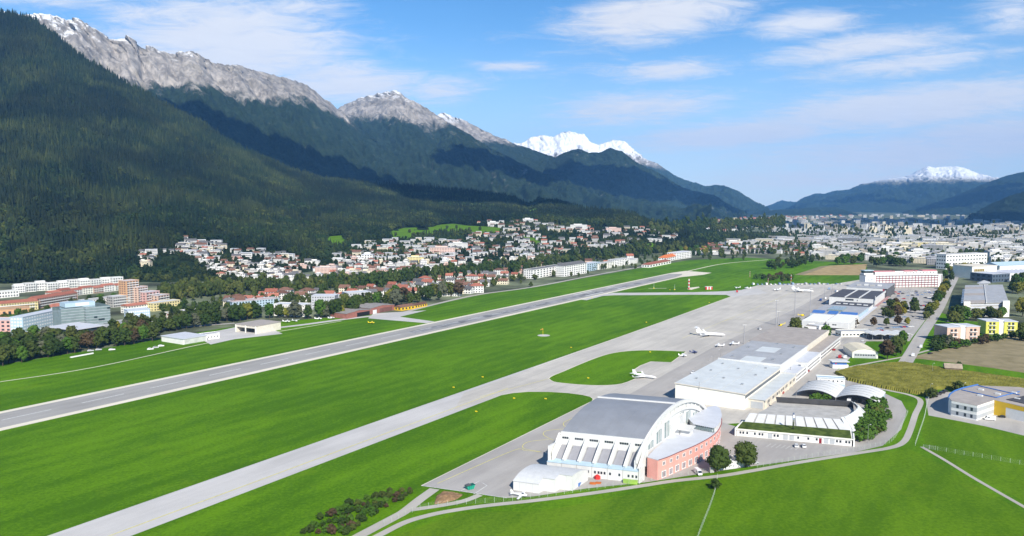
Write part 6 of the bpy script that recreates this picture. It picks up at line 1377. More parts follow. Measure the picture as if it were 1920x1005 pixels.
def hmesh(ti, wi, ri):
    key = (ti, wi, ri)
    if key not in HMESH:
        wb, rb, wm = house_meshes(*HT[ti]); flat = HT[ti][3] == 'flat'
        HMESH[key] = (wb.mesh('wall', HW[wi]), rb.mesh('roof', (ROOFLIL if ri == 0 else ROOFGR if ri == 1 else ROOFGRAVEL) if flat else HR[ri]), wm.mesh('windows', GLASS))
    return HMESH[key]
TYPE_TXT = ['small house', 'three storey house', 'square house', 'flat roofed house', 'long flat roofed house', 'hip roofed villa', 'apartment block', 'long apartment block', 'apartment tower']
def house(ti, wi, ri, x, y, z, rz, where, group, sc=1.0):
    flat = HT[ti][3] == 'flat'
    lb = HN[wi] + ' ' + TYPE_TXT[ti] + ('' if flat else ' with ' + HRN[ri] + ' roof') + ' ' + where
    nm = 'apartment_block' if ti >= 6 else 'house'
    t = thing(nm, lb, 'apartment block' if ti >= 6 else 'house', (x, y, z), rz, group + ', ' + HN[wi] + ' ' + TYPE_TXT[ti] + ('' if flat else ' ' + HRN[ri] + ' roof'))
    t.scale = (sc, sc, sc); a, b, c = hmesh(ti, wi, ri); wo2 = link('wall', a, t); link('roof', b, t); o = link('windows', c, wo2); o['kind'] = 'stuff'
    return t
far = MB(); FARM = HW + HR + [GLASS, ROOFLIL]
def far_house(ti, wi, ri, x, y, z, rz, sc=1.0):
    w, d, h, st, fl = HT[ti]; c, s = math.cos(rz) * sc, math.sin(rz) * sc
    tr = lambda p: (x + p[0] * c - p[1] * s, y + p[0] * s + p[1] * c, z + p[2] * sc)
    b = MB(); b.box(-w / 2, w / 2, -d / 2, d / 2, -4, h); far.add([tr(p) for p in b.v], b.f, wi)
    b = MB()
    if st == 'flat': b.box(-w / 2 - .3, w / 2 + .3, -d / 2 - .3, d / 2 + .3, h + .02, h + .6); far.add([tr(p) for p in b.v], b.f, 12)
    else: b.xprism([(-d / 2 - .6, h), (d / 2 + .6, h), (0, h + d * .3)], -w / 2 - .6, w / 2 + .6); far.add([tr(p) for p in b.v], b.f, 8 + ri)
    b = MB(); fh = h / fl
    for k in range(fl): b.box(-w / 2 + 1, w / 2 - 1, -d / 2 - .08, -d / 2, k * fh + fh * .3, k * fh + fh * .72)
    far.add([tr(p) for p in b.v], b.f, 11)
def rnd_w(r, white=.6):
    q = r.random(); return 0 if q < white else 1 if q < white + .2 else 2 if q < white + .26 else 4 if q < white + .32 else 3 if q < white + .36 else 0
hr = random.Random(5)
NH = [0]
hill_poly = [(u, float(top_line(u)) + 3) for u in range(262, 1271, 12)] + [(u, float(low_line(u))) for u in range(1270, 261, -12)]
spots = poisson(hill_poly, 520, 7.5, 3.3, MEADOWS + [[(296, 452), (300, 474), (332, 476), (366, 490), (398, 512), (420, 530), (255, 530), (255, 503), (290, 500), (292, 470)], [(425, 466), (436, 480), (425, 494), (405, 492)], [(455, 486), (500, 482), (520, 490), (470, 496)], [(590, 498), (620, 505), (640, 498), (610, 490)], [(700, 470), (740, 474), (730, 480), (700, 478)], [(560, 505), (600, 512), (590, 522), (555, 520)], [(930, 446), (960, 450), (960, 458), (925, 456)], [(870, 490), (940, 478), (945, 486), (880, 498)], [(1120, 448), (1180, 444), (1180, 452), (1125, 456)], [(560, 478), (600, 486), (640, 470), (600, 440)], [(1000, 432), (1090, 440), (1080, 452), (1010, 446)]], 40, 41)
spots.sort(key=lambda p: -p[1])
for i, (u, v) in enumerate(spots):
    x, y, z = hill_pt(u, v); ti = hr.choice((0, 0, 1, 1, 2, 3, 3, 4, 4, 5)); wi = rnd_w(hr, .68); ri = hr.choice((1, 2, 2, 1, 1, 2, 0)); rz = hr.uniform(-.35, .3) + math.atan2(-x, y) * .4
    if i < 175: house(ti, wi, ri, x, y, z, rz, 'on the wooded slope', 'houses on the terraced slope', hr.uniform(.7, 1.0)); NH[0] += 1
    else: far_house(ti, wi, ri, x, y, z, rz, hr.uniform(.75, 1.1))
flat_poly = [(430, 566), (520, 553), (620, 548), (720, 541), (800, 529), (900, 512), (1000, 504), (1100, 492), (1210, 485), (1240, 486), (1180, 494), (1100, 504), (1050, 508), (1000, 522), (930, 541), (860, 556), (800, 558), (740, 556), (640, 562), (520, 566), (430, 578)]
for i, (u, v) in enumerate(poisson(flat_poly, 90, 12, 4.0, (), 40, 43)):
    x, y = at(u, v); ti = hr.choice((0, 0, 1, 2, 5, 1)); wi = rnd_w(hr, .55); ri = hr.choice((0, 0, 1, 1, 2))
    house(ti, wi, ri, x, y, 0, hr.uniform(-.5, .2), 'before the tree belt', 'houses between tree belt and airfield road', hr.uniform(.9, 1.2)); NH[0] += 1
# special larger blocks on the slope
for (u, v, ti, wi, ri, sc, lb) in ((612, 513, 7, 4, 0, .8, 'long brown banded apartment block in the middle of the slope'), (690, 489, 3, 0, 0, 1.6, 'tall white church like block on the slope above the trees'), (780, 492, 6, 3, 0, 1.0, 'orange yellow school block on the lower slope'), (830, 478, 7, 4, 1, 1.15, 'long terrace with brown saw roof on the slope'), (990, 417, 6, 0, 0, .95, 'white high block at the top of the slope'),
                                   (925, 424, 6, 0, 0, 1.0, 'white stepped block row left of the high white block'), (1085, 431, 7, 0, 1, 1.0, 'long white terrace along the upper wood edge'), (860, 466, 7, 0, 1, .9, 'long white terraces beside the slope meadow'), (1150, 436, 7, 4, 1, .9, 'long pinkish terrace at the right of the upper slope')):
    x, y, z = hill_pt(u, v); t = house(ti, wi, ri, x, y, z, -.05, '', 'x', sc); t['label'] = lb; del t['group']
# city on the right
city_poly = [(1296, 481), (1330, 478), (1400, 477), (1450, 476), (1500, 480), (1555, 487), (1625, 487), (1700, 494), (1768, 498), (1772, 474), (1860, 472), (1872, 494), (1930, 498), (1930, 403), (1700, 403), (1600, 405), (1480, 412), (1440, 425), (1440, 440), (1400, 452), (1330, 462), (1296, 470)]
cs = poisson(city_poly, 620, 12.5, 2.2, ([(1600, 477), (1780, 470), (1780, 476), (1620, 484)],), 30, 47); cs.sort(key=lambda p: -p[1])
for i, (u, v) in enumerate(cs):
    x, y = at(u, v)
    if u < 1520 and v > 462: ti = hr.choice((0, 1, 2, 5, 1, 4))
    elif v > 440: ti = hr.choice((4, 6, 6, 7, 7, 6, 3))
    else: ti = hr.choice((6, 7, 7, 6, 8, 6, 7))
    wi = hr.choice((0, 1, 2, 0, 6, 6, 7, 2, 0)); ri = hr.choice((0, 1, 2, 1)); rz = hr.choice((-TH, -TH, -.1, .1, -.3)) + hr.uniform(-.06, .06)
    if i < 200 and not (ti < 6 and NH[0] >= 298): NH[0] += (ti < 6); house(ti, wi, ri, x, y, 0, rz, 'in the city', 'city buildings beyond the airport', hr.uniform(.8, 1.1))
    else: far_house(ti, wi, ri, x, y, 0, rz, hr.uniform(.85, 1.25))
for i in range(4):
    pa = (1696 + i * 19.5, 466.5); blockpx('yellow_block', ('first', 'second', 'third', 'fourth')[i] + ' yellow banded apartment block from left behind the green strip', 'apartment block', pa, (pa[0] + 16, 466.2), 16, 18, wall=PALEYEL, roof=ROOFLIL, floors=5, nw=5, nd=3, ww=.8, wh=.4)
sheet('city_green', P((1690, 471), (1790, 466), (1800, 468.5), (1790, 470.5), (1700, 476)), .06, M_MEADOW)
for (u, v, ti, lb) in ((1635, 443, 8, 'pale tower block left in the distant city'), (1665, 441, 8, 'pale yellow tower block in the distant city'), (1700, 443, 8, 'white tower block right of the pale yellow one in the distant city')):
    x, y = at(u, v); t = house(ti, 1, 0, x, y, 0, -.2, '', 'x', 1.4); t['label'] = lb; del t['group']
# far villages at the foot of the ranges
for i, (u, v) in enumerate(poisson([(1300, 432), (1330, 414), (1400, 410), (1600, 404), (1600, 408), (1480, 416), (1440, 424), (1340, 440)], 150, 5, 1.3, (), 30, 53)):
    x, y = at(u, v); far_house(hr.choice((1, 3, 5, 4)), rnd_w(hr), 0, x, y, 0, hr.uniform(-.5, .5), 1.6)
o = link('distant_houses', far.mesh('distant_houses', FARM)); o['kind'] = 'stuff'
# ================================================================== aircraft
PLANEW = mat('white aircraft paint', (0.82, 0.82, 0.82), 0.3, 0.03, 0.4, spec=0.5)
PLANEB = mat('navy aircraft paint', (0.05, 0.06, 0.16), 0.35, 0.05, 0.4)
def jet(label, nose, tail, group=None, name='business_jet', low_tail=False):
    """twin engined jet; nose and tail are ground points under its ends"""
    dx, dy = nose[0] - tail[0], nose[1] - tail[1]; L = math.hypot(dx, dy); s = L / 28.0
    t = thing(name, label, 'jet', tail, math.atan2(dy, dx), group); t.scale = (s, s, s)
    prof = [(0, .25), (1.2, .55), (4, 1.05), (8, 1.32), (20, 1.35), (23.5, 1.25), (25.5, .98), (27, .6), (27.9, .15)]
    zc = [3.35, 3.2, 2.85, 2.6, 2.55, 2.5, 2.4, 2.25, 2.15]
    mb = MB(); mb.lathe_x(prof, 16, zc=zc); part('fuselage', mb, PLANEW, t, True)
    for sg in (-1, 1):
        mb = MB(); mb.hexa([(15.6, sg * .9, 1.75), (9.4, sg * .9, 1.7), (5.6, sg * 12.6, 2.55), (7.6, sg * 12.6, 2.6)], [(15.4, sg * .9, 2.15), (9.6, sg * .9, 2.0), (5.7, sg * 12.6, 2.68), (7.5, sg * 12.6, 2.72)]); part('wing', mb, PLANEW, t)
        mb = MB(); mb.hexa([(5.6, sg * 12.6, 2.55), (7.6, sg * 12.6, 2.6), (6.0, sg * 13.2, 4.6), (5.0, sg * 13.2, 4.6)], [(5.6, sg * 12.75, 2.55), (7.6, sg * 12.75, 2.6), (6.0, sg * 13.35, 4.6), (5.0, sg * 13.35, 4.6)]); part('winglet', mb, PLANEW, t)
        mb = MB(); mb.lathe_x([(4.2, .45), (5.4, .78), (8.0, .9), (9.4, .82)], 12); mb.v = [(v[0], v[1] + sg * 2.3, v[2] + 3.5) for v in mb.v]; e = part('engine', mb, PLANEW, t, True)
        mb = MB(); mb.lathe_x([(9.38, .62), (9.45, .6)], 12); mb.v = [(v[0], v[1] + sg * 2.3, v[2] + 3.5) for v in mb.v]; part('intake', mb, TYRE, e)
        mb = MB(); z0 = 4.2 if low_tail else 8.0; mb.hexa([(3.2, sg * .1, z0), (.2, sg * .1, z0), (-1.6, sg * 4.6, z0 + .15), (-.2, sg * 4.6, z0 + .15)], [(3.2, sg * .1, z0 + .25), (.2, sg * .1, z0 + .25), (-1.6, sg * 4.6, z0 + .3), (-.2, sg * 4.6, z0 + .3)]); part('tailplane', mb, PLANEW, t)
        mb = MB(); mb.tube((12, sg * 1.9, 0), (12, sg * 1.9, 2), .12); mb.tube((12, sg * 1.9 - .25, .45), (12, sg * 1.9 + .25, .45), .45, n=10); part('main_gear', mb, TYRE, t)
        mb = MB(); rects(mb, ('Y' if sg > 0 else 'y', sg * 1.33), [(9.5 + i * 1.3, 10.2 + i * 1.3, 2.7, 3.2) for i in range(9)], .05); part('cabin_windows', mb, GLASS, t, stuff=True)
    mb = MB(); mb.hexa([(6.2, -.16, 3.6), (.4, -.16, 3.6), (.4, .16, 3.6), (6.2, .16, 3.6)], [(2.6, -.1, 8.2), (-.4, -.1, 8.2), (-.4, .1, 8.2), (2.6, .1, 8.2)]); part('fin', mb, PLANEW, t)
    mb = MB(); mb.hexa([(25.2, -.72, 2.75), (26.2, -.5, 2.55), (26.2, .5, 2.55), (25.2, .72, 2.75)], [(24.7, -.6, 3.28), (25.5, -.4, 3.08), (25.5, .4, 3.08), (24.7, .6, 3.28)]); part('cockpit_glass', mb, GLASS, t)
    mb = MB(); mb.tube((24, 0, .3), (24, 0, 2), .1); mb.tube((24, -.2, .35), (24, .2, .35), .35, n=10); part('nose_gear', mb, TYRE, t)
    return t
jet('large white business jet with winglets standing on the open apron', at(1360, 628, 2.2), at(1305, 623, 3.3))
jet('smaller white business jet parked at the tip of the grass island', at(1231, 707, 2), at(1186, 699, 3), low_tail=True)
jet('white airliner jet far across the apron near the hedge', at(1526, 546, 2.5), at(1484, 543, 3))
def light_plane(label, xy, rz, m=None, span=10.5, group=None, name='light_aircraft', low=False):
    m = m or PLANEW; t = thing(name, label, 'light aircraft', xy, rz, group); s = span / 10.5; t.scale = (s, s, s)
    mb = MB(); mb.lathe_x([(0, .12), (1.5, .28), (3.6, .6), (5.2, .7), (6.6, .62), (7.4, .35), (7.6, .12)], 10, zc=[1.5, 1.45, 1.35, 1.3, 1.25, 1.2, 1.2]); part('fuselage', mb, m, t, True)
    zw = 1.0 if low else 2.05
    for sg in (-1, 1):
        mb = MB(); mb.hexa([(5.6, sg * .3, zw), (4.1, sg * .3, zw), (4.3, sg * 5.3, zw + .12), (5.3, sg * 5.3, zw + .12)], [(5.6, sg * .3, zw + .2), (4.1, sg * .3, zw + .12), (4.3, sg * 5.3, zw + .2), (5.3, sg * 5.3, zw + .26)]); part('wing', mb, m, t)
        mb = MB(); mb.hexa([(1.0, sg * .1, 1.5), (.1, sg * .1, 1.5), (.1, sg * 1.7, 1.5), (.7, sg * 1.7, 1.5)], [(1.0, sg * .1, 1.6), (.1, sg * .1, 1.6), (.1, sg * 1.7, 1.6), (.7, sg * 1.7, 1.6)]); part('tailplane', mb, m, t)
    mb = MB(); mb.hexa([(1.3, -.06, 1.5), (0, -.06, 1.5), (0, .06, 1.5), (1.3, .06, 1.5)], [(.5, -.05, 3.0), (-.3, -.05, 3.0), (-.3, .05, 3.0), (.5, .05, 3.0)]); part('fin', mb, m, t)
    mb = MB(); mb.hexa([(6.2, -.5, 1.7), (5.0, -.55, 1.75), (5.0, .55, 1.75), (6.2, .5, 1.7)], [(5.8, -.35, 2.02), (5.0, -.4, 2.03), (5.0, .4, 2.03), (5.8, .35, 2.02)]); part('cockpit_glass', mb, GLASS, t)
    mb = MB(); mb.box(7.58, 7.64, -.9, .9, 1.12, 1.28); part('propeller', mb, TYRE, t)
    for x_, y_ in ((6.4, 0), (4.4, 1.1), (4.4, -1.1)):
        mb = MB(); mb.tube((x_, y_, .3), (x_, y_ * .4, 1.0), .06, n=5); mb.tube((x_, y_ - .1, .25), (x_, y_ + .1, .25), .25, n=8); part('wheel', mb, TYRE, t)
    return t
light_plane('small white high wing aircraft at the corner of the grass island', at(1272, 669), R(5))
light_plane('small navy blue aircraft behind the white one at the grass island corner', at(1293, 663), R(10), PLANEB)
light_plane('small white aircraft left of the floodlight mast beside the hangar row', at(1358, 651), R(160), None, 12)
light_plane('white aircraft right of the floodlight mast at the hangar roof edge', at(1386, 648), R(160), None, 13)
light_plane('white aircraft at the far left of the apron by the hedge', at(1408, 542.5), R(150), None, 14)
light_plane('white glider like aircraft on the apron before the far airliner', at(1463, 545), R(200), None, 17)
light_plane('white aircraft parked on the grass edge by the red tug', at(1388, 541), R(200), None, 13)
light_plane('white and red aircraft with raised tail beside the shelter hangar', at(958, 930), R(-18), None, 11, low=True)
for i, (u, v, rz) in enumerate(((500, 607, 20), (530, 605, 15), (548, 603, -30), (590, 600, 20), (615, 599, 40), (640, 596, 10))):
    light_plane(('first', 'second', 'third', 'fourth', 'fifth', 'sixth')[i] + ' white glider from left on the club apron beyond the runway', at(u, v), R(rz), None, 11.5)
light_plane('small yellow aircraft on the grass before the red brown hangar', at(690, 607), R(10), YELP, 10)
def heli(label, xy, rz):
    t = thing('helicopter', label, 'helicopter', xy, rz)
    mb = MB(); mb.lathe_x([(3.6, .4), (4.4, 1.0), (6.5, 1.25), (8.5, 1.05), (9.6, .3)], 10, zc=[1.9, 1.7, 1.6, 1.5, 1.2]); part('body', mb, YELP, t, True)
    mb = MB(); mb.tube((4.4, 0, 2.1), (-1.5, 0, 2.4), .38, .18, 8); part('tail_boom', mb, YELP, t)
    mb = MB(); mb.hexa([(-1.8, -.06, 2.0), (-.8, -.06, 2.0), (-.8, .06, 2.0), (-1.8, .06, 2.0)], [(-2.3, -.06, 3.8), (-1.5, -.06, 3.8), (-1.5, .06, 3.8), (-2.3, .06, 3.8)]); part('fin', mb, YELP, t)
    mb = MB(); mb.lathe_x([(7.6, 1.12), (8.6, 1.0), (9.4, .55)], 10, zc=[1.65, 1.62, 1.5]); part('cockpit_glass', mb, GLASS, t)
    mb = MB(); mb.tube((6, 0, 2.6), (6, 0, 3.4), .16); part('rotor_mast', mb, POLEM, t)
    for k in range(4):
        a = k * math.pi / 2 + .5; mb = MB(); c, s = math.cos(a), math.sin(a); mb.hexa([(6 - s * .15, c * .15, 3.4), (6 + s * .15, -c * .15, 3.4), (6 + c * 5 + s * .15, s * 5 - c * .15, 3.3), (6 + c * 5 - s * .15, s * 5 + c * .15, 3.3)], [(6 - s * .15, c * .15, 3.46), (6 + s * .15, -c * .15, 3.46), (6 + c * 5 + s * .15, s * 5 - c * .15, 3.36), (6 + c * 5 - s * .15, s * 5 + c * .15, 3.36)]); part('rotor_blade', mb, POLEM, t)
    for sg in (-1, 1):
        mb = MB(); mb.tube((4, sg * 1.1, .1), (8.2, sg * 1.1, .1), .08, n=5); mb.tube((5, sg * 1.1, .1), (5, sg * .6, .9), .06, n=4); mb.tube((7.4, sg * 1.1, .1), (7.4, sg * .6, .9), .06, n=4); part('skid', mb, POLEM, t)
heli('yellow helicopter beside the dense dark tree', at(1470, 611), R(-145)); heli('yellow helicopter behind the terminal roof corner', at(1498, 594), R(30))
# ================================================================== road vehicles
def car_parts(van=False, truck=False):
    b = MB(); g_ = MB()
    if van:
        b.xprism([(-1, .35), (1, .35), (1, 1.9), (.85, 2.3), (-.85, 2.3), (-1, 1.9)], -2.6, 1.4); b.hexa([(1.4, -1, .35), (2.6, -.95, .35), (2.6, .95, .35), (1.4, 1, .35)], [(1.4, -.95, 2.0), (2.3, -.9, 1.1), (2.3, .9, 1.1), (1.4, .95, 2.0)])
        g_.hexa([(1.45, -.85, 1.95), (2.3, -.82, 1.16), (2.3, .82, 1.16), (1.45, .85, 1.95)], [(1.5, -.85, 2.02), (2.36, -.82, 1.2), (2.36, .82, 1.2), (1.5, .85, 2.02)])
        for sg in (-1, 1): g_.box(.2, 1.3, sg * 1.0 - .02, sg * 1.0 + .02, 1.25, 1.8)
    else:
        b.yprism([(-2.1, .3), (2.1, .3), (2.15, .75), (1.2, .95), (-1.9, 1.0), (-2.15, .8)], -.86, .86)
        b.hexa([(-1.7, -.8, 1.0), (1.0, -.8, .96), (1.0, .8, .96), (-1.7, .8, 1.0)], [(-1.3, -.66, 1.46), (.25, -.66, 1.48), (.25, .66, 1.48), (-1.3, .66, 1.46)])
        g_.hexa([(.3, -.64, 1.42), (.95, -.72, 1.0), (.95, .72, 1.0), (.3, .64, 1.42)], [(.36, -.64, 1.47), (1.02, -.72, 1.04), (1.02, .72, 1.04), (.36, .64, 1.47)])
        g_.hexa([(-1.68, -.7, 1.05), (-1.34, -.62, 1.42), (-1.34, .62, 1.42), (-1.68, .7, 1.05)], [(-1.74, -.7, 1.07), (-1.38, -.62, 1.46), (-1.38, .62, 1.46), (-1.74, .7, 1.07)])
        for sg in (-1, 1): g_.hexa([(-1.35, sg * .79, 1.06), (.75, sg * .79, 1.04), (.75, sg * .81, 1.04), (-1.35, sg * .81, 1.06)], [(-1.15, sg * .70, 1.40), (.3, sg * .70, 1.41), (.3, sg * .73, 1.41), (-1.15, sg * .73, 1.40)])
    wl = MB(); wl.tube((0, -.12, 0), (0, .12, 0), .33, n=10)
    return b, g_, wl
CPAL = [('white', (.78, .78, .78)), ('silver', (.45, .46, .47)), ('dark grey', (.08, .08, .085)), ('black', (.02, .02, .022)), ('red', (.45, .03, .03)), ('blue', (.04, .09, .28)), ('pale blue', (.25, .35, .5))]
CM = {n_: mat('car paint ' + n_, c_, .3, .03, .5, spec=.5) for n_, c_ in CPAL}
cb, cg, cw = car_parts(); vb, vg, vw = car_parts(True)
CMESH = {}
def car(col, xy, rz, label, van=False, group=None, detail=True, sc=1.0):
    key = (col, van)
    if key not in CMESH:
        b, g_, w_2 = (vb, vg, vw) if van else (cb, cg, cw); CMESH[key] = (b.mesh('body', CM[col]), g_.mesh('windows', GLASS), w_2.mesh('wheel', TYRE))
    t = thing('van' if van else 'car', label, 'van' if van else 'car', xy, rz, group); t.scale = (sc, sc, sc); t.location.z = .12
    m3 = CMESH[key]; link('body', m3[0], t)
    o = link('windows', m3[1], t)
    for x_ in ((-1.3, 1.3) if not van else (-1.7, 1.7)):
        for y_ in (-.8, .8):
            if detail: link('wheel', m3[2], t, (x_, y_, .33))
    return t
car('white', at(1493, 838), R(75), 'white car, left of the two before the fire station', sc=1.15); car('white', at(1507, 838.5), R(78), 'white car, right of the two before the fire station', sc=1.15)
car('white', at(1309, 889), R(-80), 'white van parked before the coral red wing', True, sc=1.1); car('white', at(1856, 788), R(160), 'white van before the white and yellow office', True, sc=1.15)
car('black', at(1878, 783), R(160), 'dark car behind the white van at the white and yellow office')
car('silver', at(1415, 870), R(20), 'grey car in the shade of the right tree by white boxes'); car('black', at(1332, 866), R(30), 'dark car under the left tree by white boxes')
for i, (u, v, c) in enumerate(((1752, 745, 'black'), (1759, 741, 'dark grey'), (1766, 738, 'black'), (1772, 735, 'black'))): car(c, at(u, v), R(20), ('first', 'second', 'third', 'fourth')[i] + ' dark car from left parked behind the maize field', sc=1.1)
for i, (u, v, c, vn) in enumerate(((1467, 738, 'red', False), (1515, 697, 'red', False), (1510, 700, 'black', False), (1564, 657, 'red', False), (1575, 671, 'red', True), (1585, 672, 'white', True), (1618, 640, 'white', False), (1712, 668, 'white', True), (1727, 652, 'white', True))):
    car(c, at(u, v), -TH + R(90), ('red car by the nearest hangar annex', 'red car by the middle hangar annex', 'black car behind the red one at the middle annex', 'red car near the farthest hangar annex', 'red van left of the cream garage', 'white van left of the cream garage', 'white car on the lane before the wave roof shelter', 'white van on the access road near the reddish tree', 'white van on the access road beyond the wave roof shelter')[i], vn, sc=1.15)
cr_ = random.Random(77); nC = 0
rowdefs = [((1660, 597), (1722, 594)), ((1645, 617), (1712, 613)), ((1640, 626), (1655, 620)), ((1600, 617), (1606, 605)), ((1690, 577), (1752, 572)), ((1700, 583), (1735, 581)), ((1645, 558), (1760, 552)), ((1655, 553), (1764, 548)), ((1668, 549), (1768, 545)), ((1650, 563), (1755, 558)), ((1642, 569), (1700, 566))]
for j, (pa, pb) in enumerate(rowdefs):
    n_ = 13
    for i in range(n_):
        if cr_.random() < .2: continue
        f = (i + .5) / n_; c = cr_.choice(['white', 'silver', 'dark grey', 'black', 'white', 'silver', 'blue', 'red', 'pale blue', 'black'])
        car(c, at(pa[0] + (pb[0] - pa[0]) * f, pa[1] + (pb[1] - pa[1]) * f), -TH + cr_.choice((0, math.pi)) + .05, c + ' car parked in the car park beside the terminal', False, 'cars in the terminal car park, ' + c, False, 1.1); nC += 1
for i in range(22):
    if cr_.random() < .15: continue
    c = cr_.choice(['white', 'white', 'silver', 'pale blue']); car(c, at(1412 + i * 8.2, 534.2 - .05 * i), R(90), c + ' vehicle parked in the line along the far apron edge', i % 3 == 0, 'vehicles along the far apron edge, ' + c, False, 1.5)
for i in range(9): car(cr_.choice(['black', 'dark grey']), at(1744 + i * 4.2, 664 - i * 7.5), R(20), 'dark car parked by the hedge along the access road', False, 'dark cars along the access road hedge', False, 1.1)
for i, (u, v, c) in enumerate(((282, 656, 'white'), (292, 653, 'silver'), (302, 650, 'white'), (210, 657, 'white'), (170, 659, 'silver'), (185, 657, 'silver'))): car(c, at(u, v), R(25), ('first', 'second', 'third', 'fourth', 'fifth', 'sixth')[i] + ' pale car by the tree belt at the left airfield edge', False, None, False, 1.3)
for i, (u, v) in enumerate(((1545, 756), (1590, 757), (1605, 758), (1618, 759))):
    x_, y_ = at(u, v); car('white' if i == 1 else 'dark grey', W(AB(x_, y_)[0] + 6, AB(x_, y_)[1]), -TH + R(90), ('first', 'second', 'third', 'fourth')[i] + ' vehicle from left under the twin vault canopy', i % 2 == 1, None, True, 1.2)
for i, (u, v, c, vn, lb) in enumerate(((1539, 564, 'blue', True, 'blue van at the apron side of the dark roofed hall'), (1547, 561, 'white', True, 'white van behind the blue one at the dark roofed hall'), (1551, 570, 'silver', True, 'silver van beside the gate hall on the apron'), (1521, 596, 'white', True, 'white van at the apron side of the white terminal blocks'), (1530, 584, 'silver', False, 'silver car at the apron side of the terminal skylights'), (1568, 548, 'white', True, 'white van near the far corner of the main hall'), (1555, 543, 'pale blue', True, 'pale blue van at the far end of the apron lane'), (1437, 628, 'dark grey', False, 'dark car on the apron beside the farthest hangar'), (1424, 618, 'white', False, 'white car on the apron left of the two masts'), (1300, 700, 'white', False, 'white car on the apron beside the nearest hangar'), (1382, 548, 'red', True, 'red tug at the far left corner of the apron'))):
    car(c, at(u, v), -TH + R(90) + .3 * (i % 3), lb, vn, None, True, 1.35)
# ================================================================== containers, masts, signs, boxes
def skip(name, label, cat, xy, rz, w, d, h, m, m2=None, flare=.18):
    t = thing(name, label, cat, xy, rz); e = w * flare
    mb = MB(); mb.hexa([(-w / 2 + e, -d / 2, .15), (w / 2 - e, -d / 2, .15), (w / 2 - e, d / 2, .15), (-w / 2 + e, d / 2, .15)], [(-w / 2, -d / 2, h), (w / 2, -d / 2, h), (w / 2, d / 2, h), (-w / 2, d / 2, h)]); part('body', mb, m, t)
    mb = MB(); mb.box(-w / 2 - .1, w / 2 + .1, -d / 2 - .1, d / 2 + .1, h + .01, h + .15); part('rim', mb, m2 or m, t)
    for x_ in (-w * .22, 0, w * .22):
        mb = MB(); mb.box(x_ - .06, x_ + .06, -d / 2 - .12, -d / 2 - .02, .2, h - .1); part('rib', mb, m2 or m, t)
    return t
t = skip('skip_container', 'teal green skip container with dark open top on the apron', 'container', at(881, 917), R(35), 4.6, 2.4, 2.0, GREENP, mat('dark teal', (.01, .1, .08), .6))
mb = MB(); mb.hexa([(-2.3, -1.1, 2.17), (0, -1.1, 2.17), (0, 1.1, 2.17), (-2.3, 1.1, 2.17)], [(-2.2, -1.1, 2.3), (0, -1.1, 2.6), (0, 1.1, 2.6), (-2.2, 1.1, 2.3)]); part('dark_lid', mb, DGREY, t)
skip('skip_container', 'blue skip container beside the shelter hangar', 'container', at(1078, 913), R(40), 6, 2.2, 1.6, BLUEP); skip('skip_container', 'orange skip container lying behind the blue one', 'container', at(1085, 905), R(40), 4.5, 2.0, 1.8, mat('rust orange paint', (.5, .14, .03), .7, .15), flare=.1)
skip('low_crate', 'low rusty crate left on the gravel by the arched hangar', 'crate', at(1112, 908), R(-10), 3.0, 1.4, .7, MATS['rust orange paint'], flare=.05); skip('low_crate', 'low rusty crate right on the gravel by the arched hangar', 'crate', at(1122, 907), R(-10), 2.6, 1.4, .6, MATS['rust orange paint'], flare=.05)
skip('equipment_box', 'lime green box against the lean-to of the arched hangar', 'box', at(1182, 907), R(-18), 7.0, 1.6, 1.7, mat('lime paint', (.30, .48, .08), .6), flare=.02)
t = thing('cover_tent', 'small red hexagonal cover beside the arched hangar', 'tent', at(1120, 898)); mb = MB()
mb.add([(1.6 * math.cos(i * math.pi / 3), 1.6 * math.sin(i * math.pi / 3), .1) for i in range(6)] + [(1.5 * math.cos(i * math.pi / 3), 1.5 * math.sin(i * math.pi / 3), 1.5) for i in range(6)] + [(0, 0, 2.4)], [(i, (i + 1) % 6, 6 + (i + 1) % 6, 6 + i) for i in range(6)] + [(6 + i, 6 + (i + 1) % 6, 12) for i in range(6)]); part('cover', mb, REDP, t)
for i, (u, v, w2, h2) in enumerate(((1345, 882, 6.5, 3.0), (1362, 880, 6.0, 3.2), (1378, 877, 5.2, 4.6))):
    block('white_box', ('leftmost', 'middle', 'tallest and rightmost')[i] + ' of three white sheds under the two trees', 'shed', at(u, v), R(15), w2, 3.2, h2, wall=WHITEM, roof=WHITEM, floors=1, nw=2, nd=1, ww=.12, wh=.3)
skip('fence_board_stack', 'grey cabinet beside the white sheds under the trees', 'cabinet', at(1334, 886), R(10), 2.2, 1.6, 2.8, GREYW, flare=.02)
def mast(label, base, h, name='floodlight_mast', heads=3, r=.5):
    t = thing(name, label, 'floodlight mast', base); mb = MB(); mb.tube((0, 0, 0), (0, 0, h), r, r * .55, 8); part('pole', mb, POLEM, t)
    mb = MB(); mb.box(-1.6, 1.6, -.12, .12, h - .3, h); ca_ = part('crossarm', mb, POLEM, t)
    for i in range(heads):
        mb = MB(); x_ = -1.3 + 2.6 * i / max(1, heads - 1); mb.hexa([(x_ - .35, -.7, h - .5), (x_ + .35, -.7, h - .5), (x_ + .35, -.15, h - .3), (x_ - .35, -.15, h - .3)], [(x_ - .35, -.7, h - .1), (x_ + .35, -.7, h - .1), (x_ + .35, -.15, h + .1), (x_ - .35, -.15, h + .1)]); part('lamp_head', mb, FRAME, ca_)
    return t
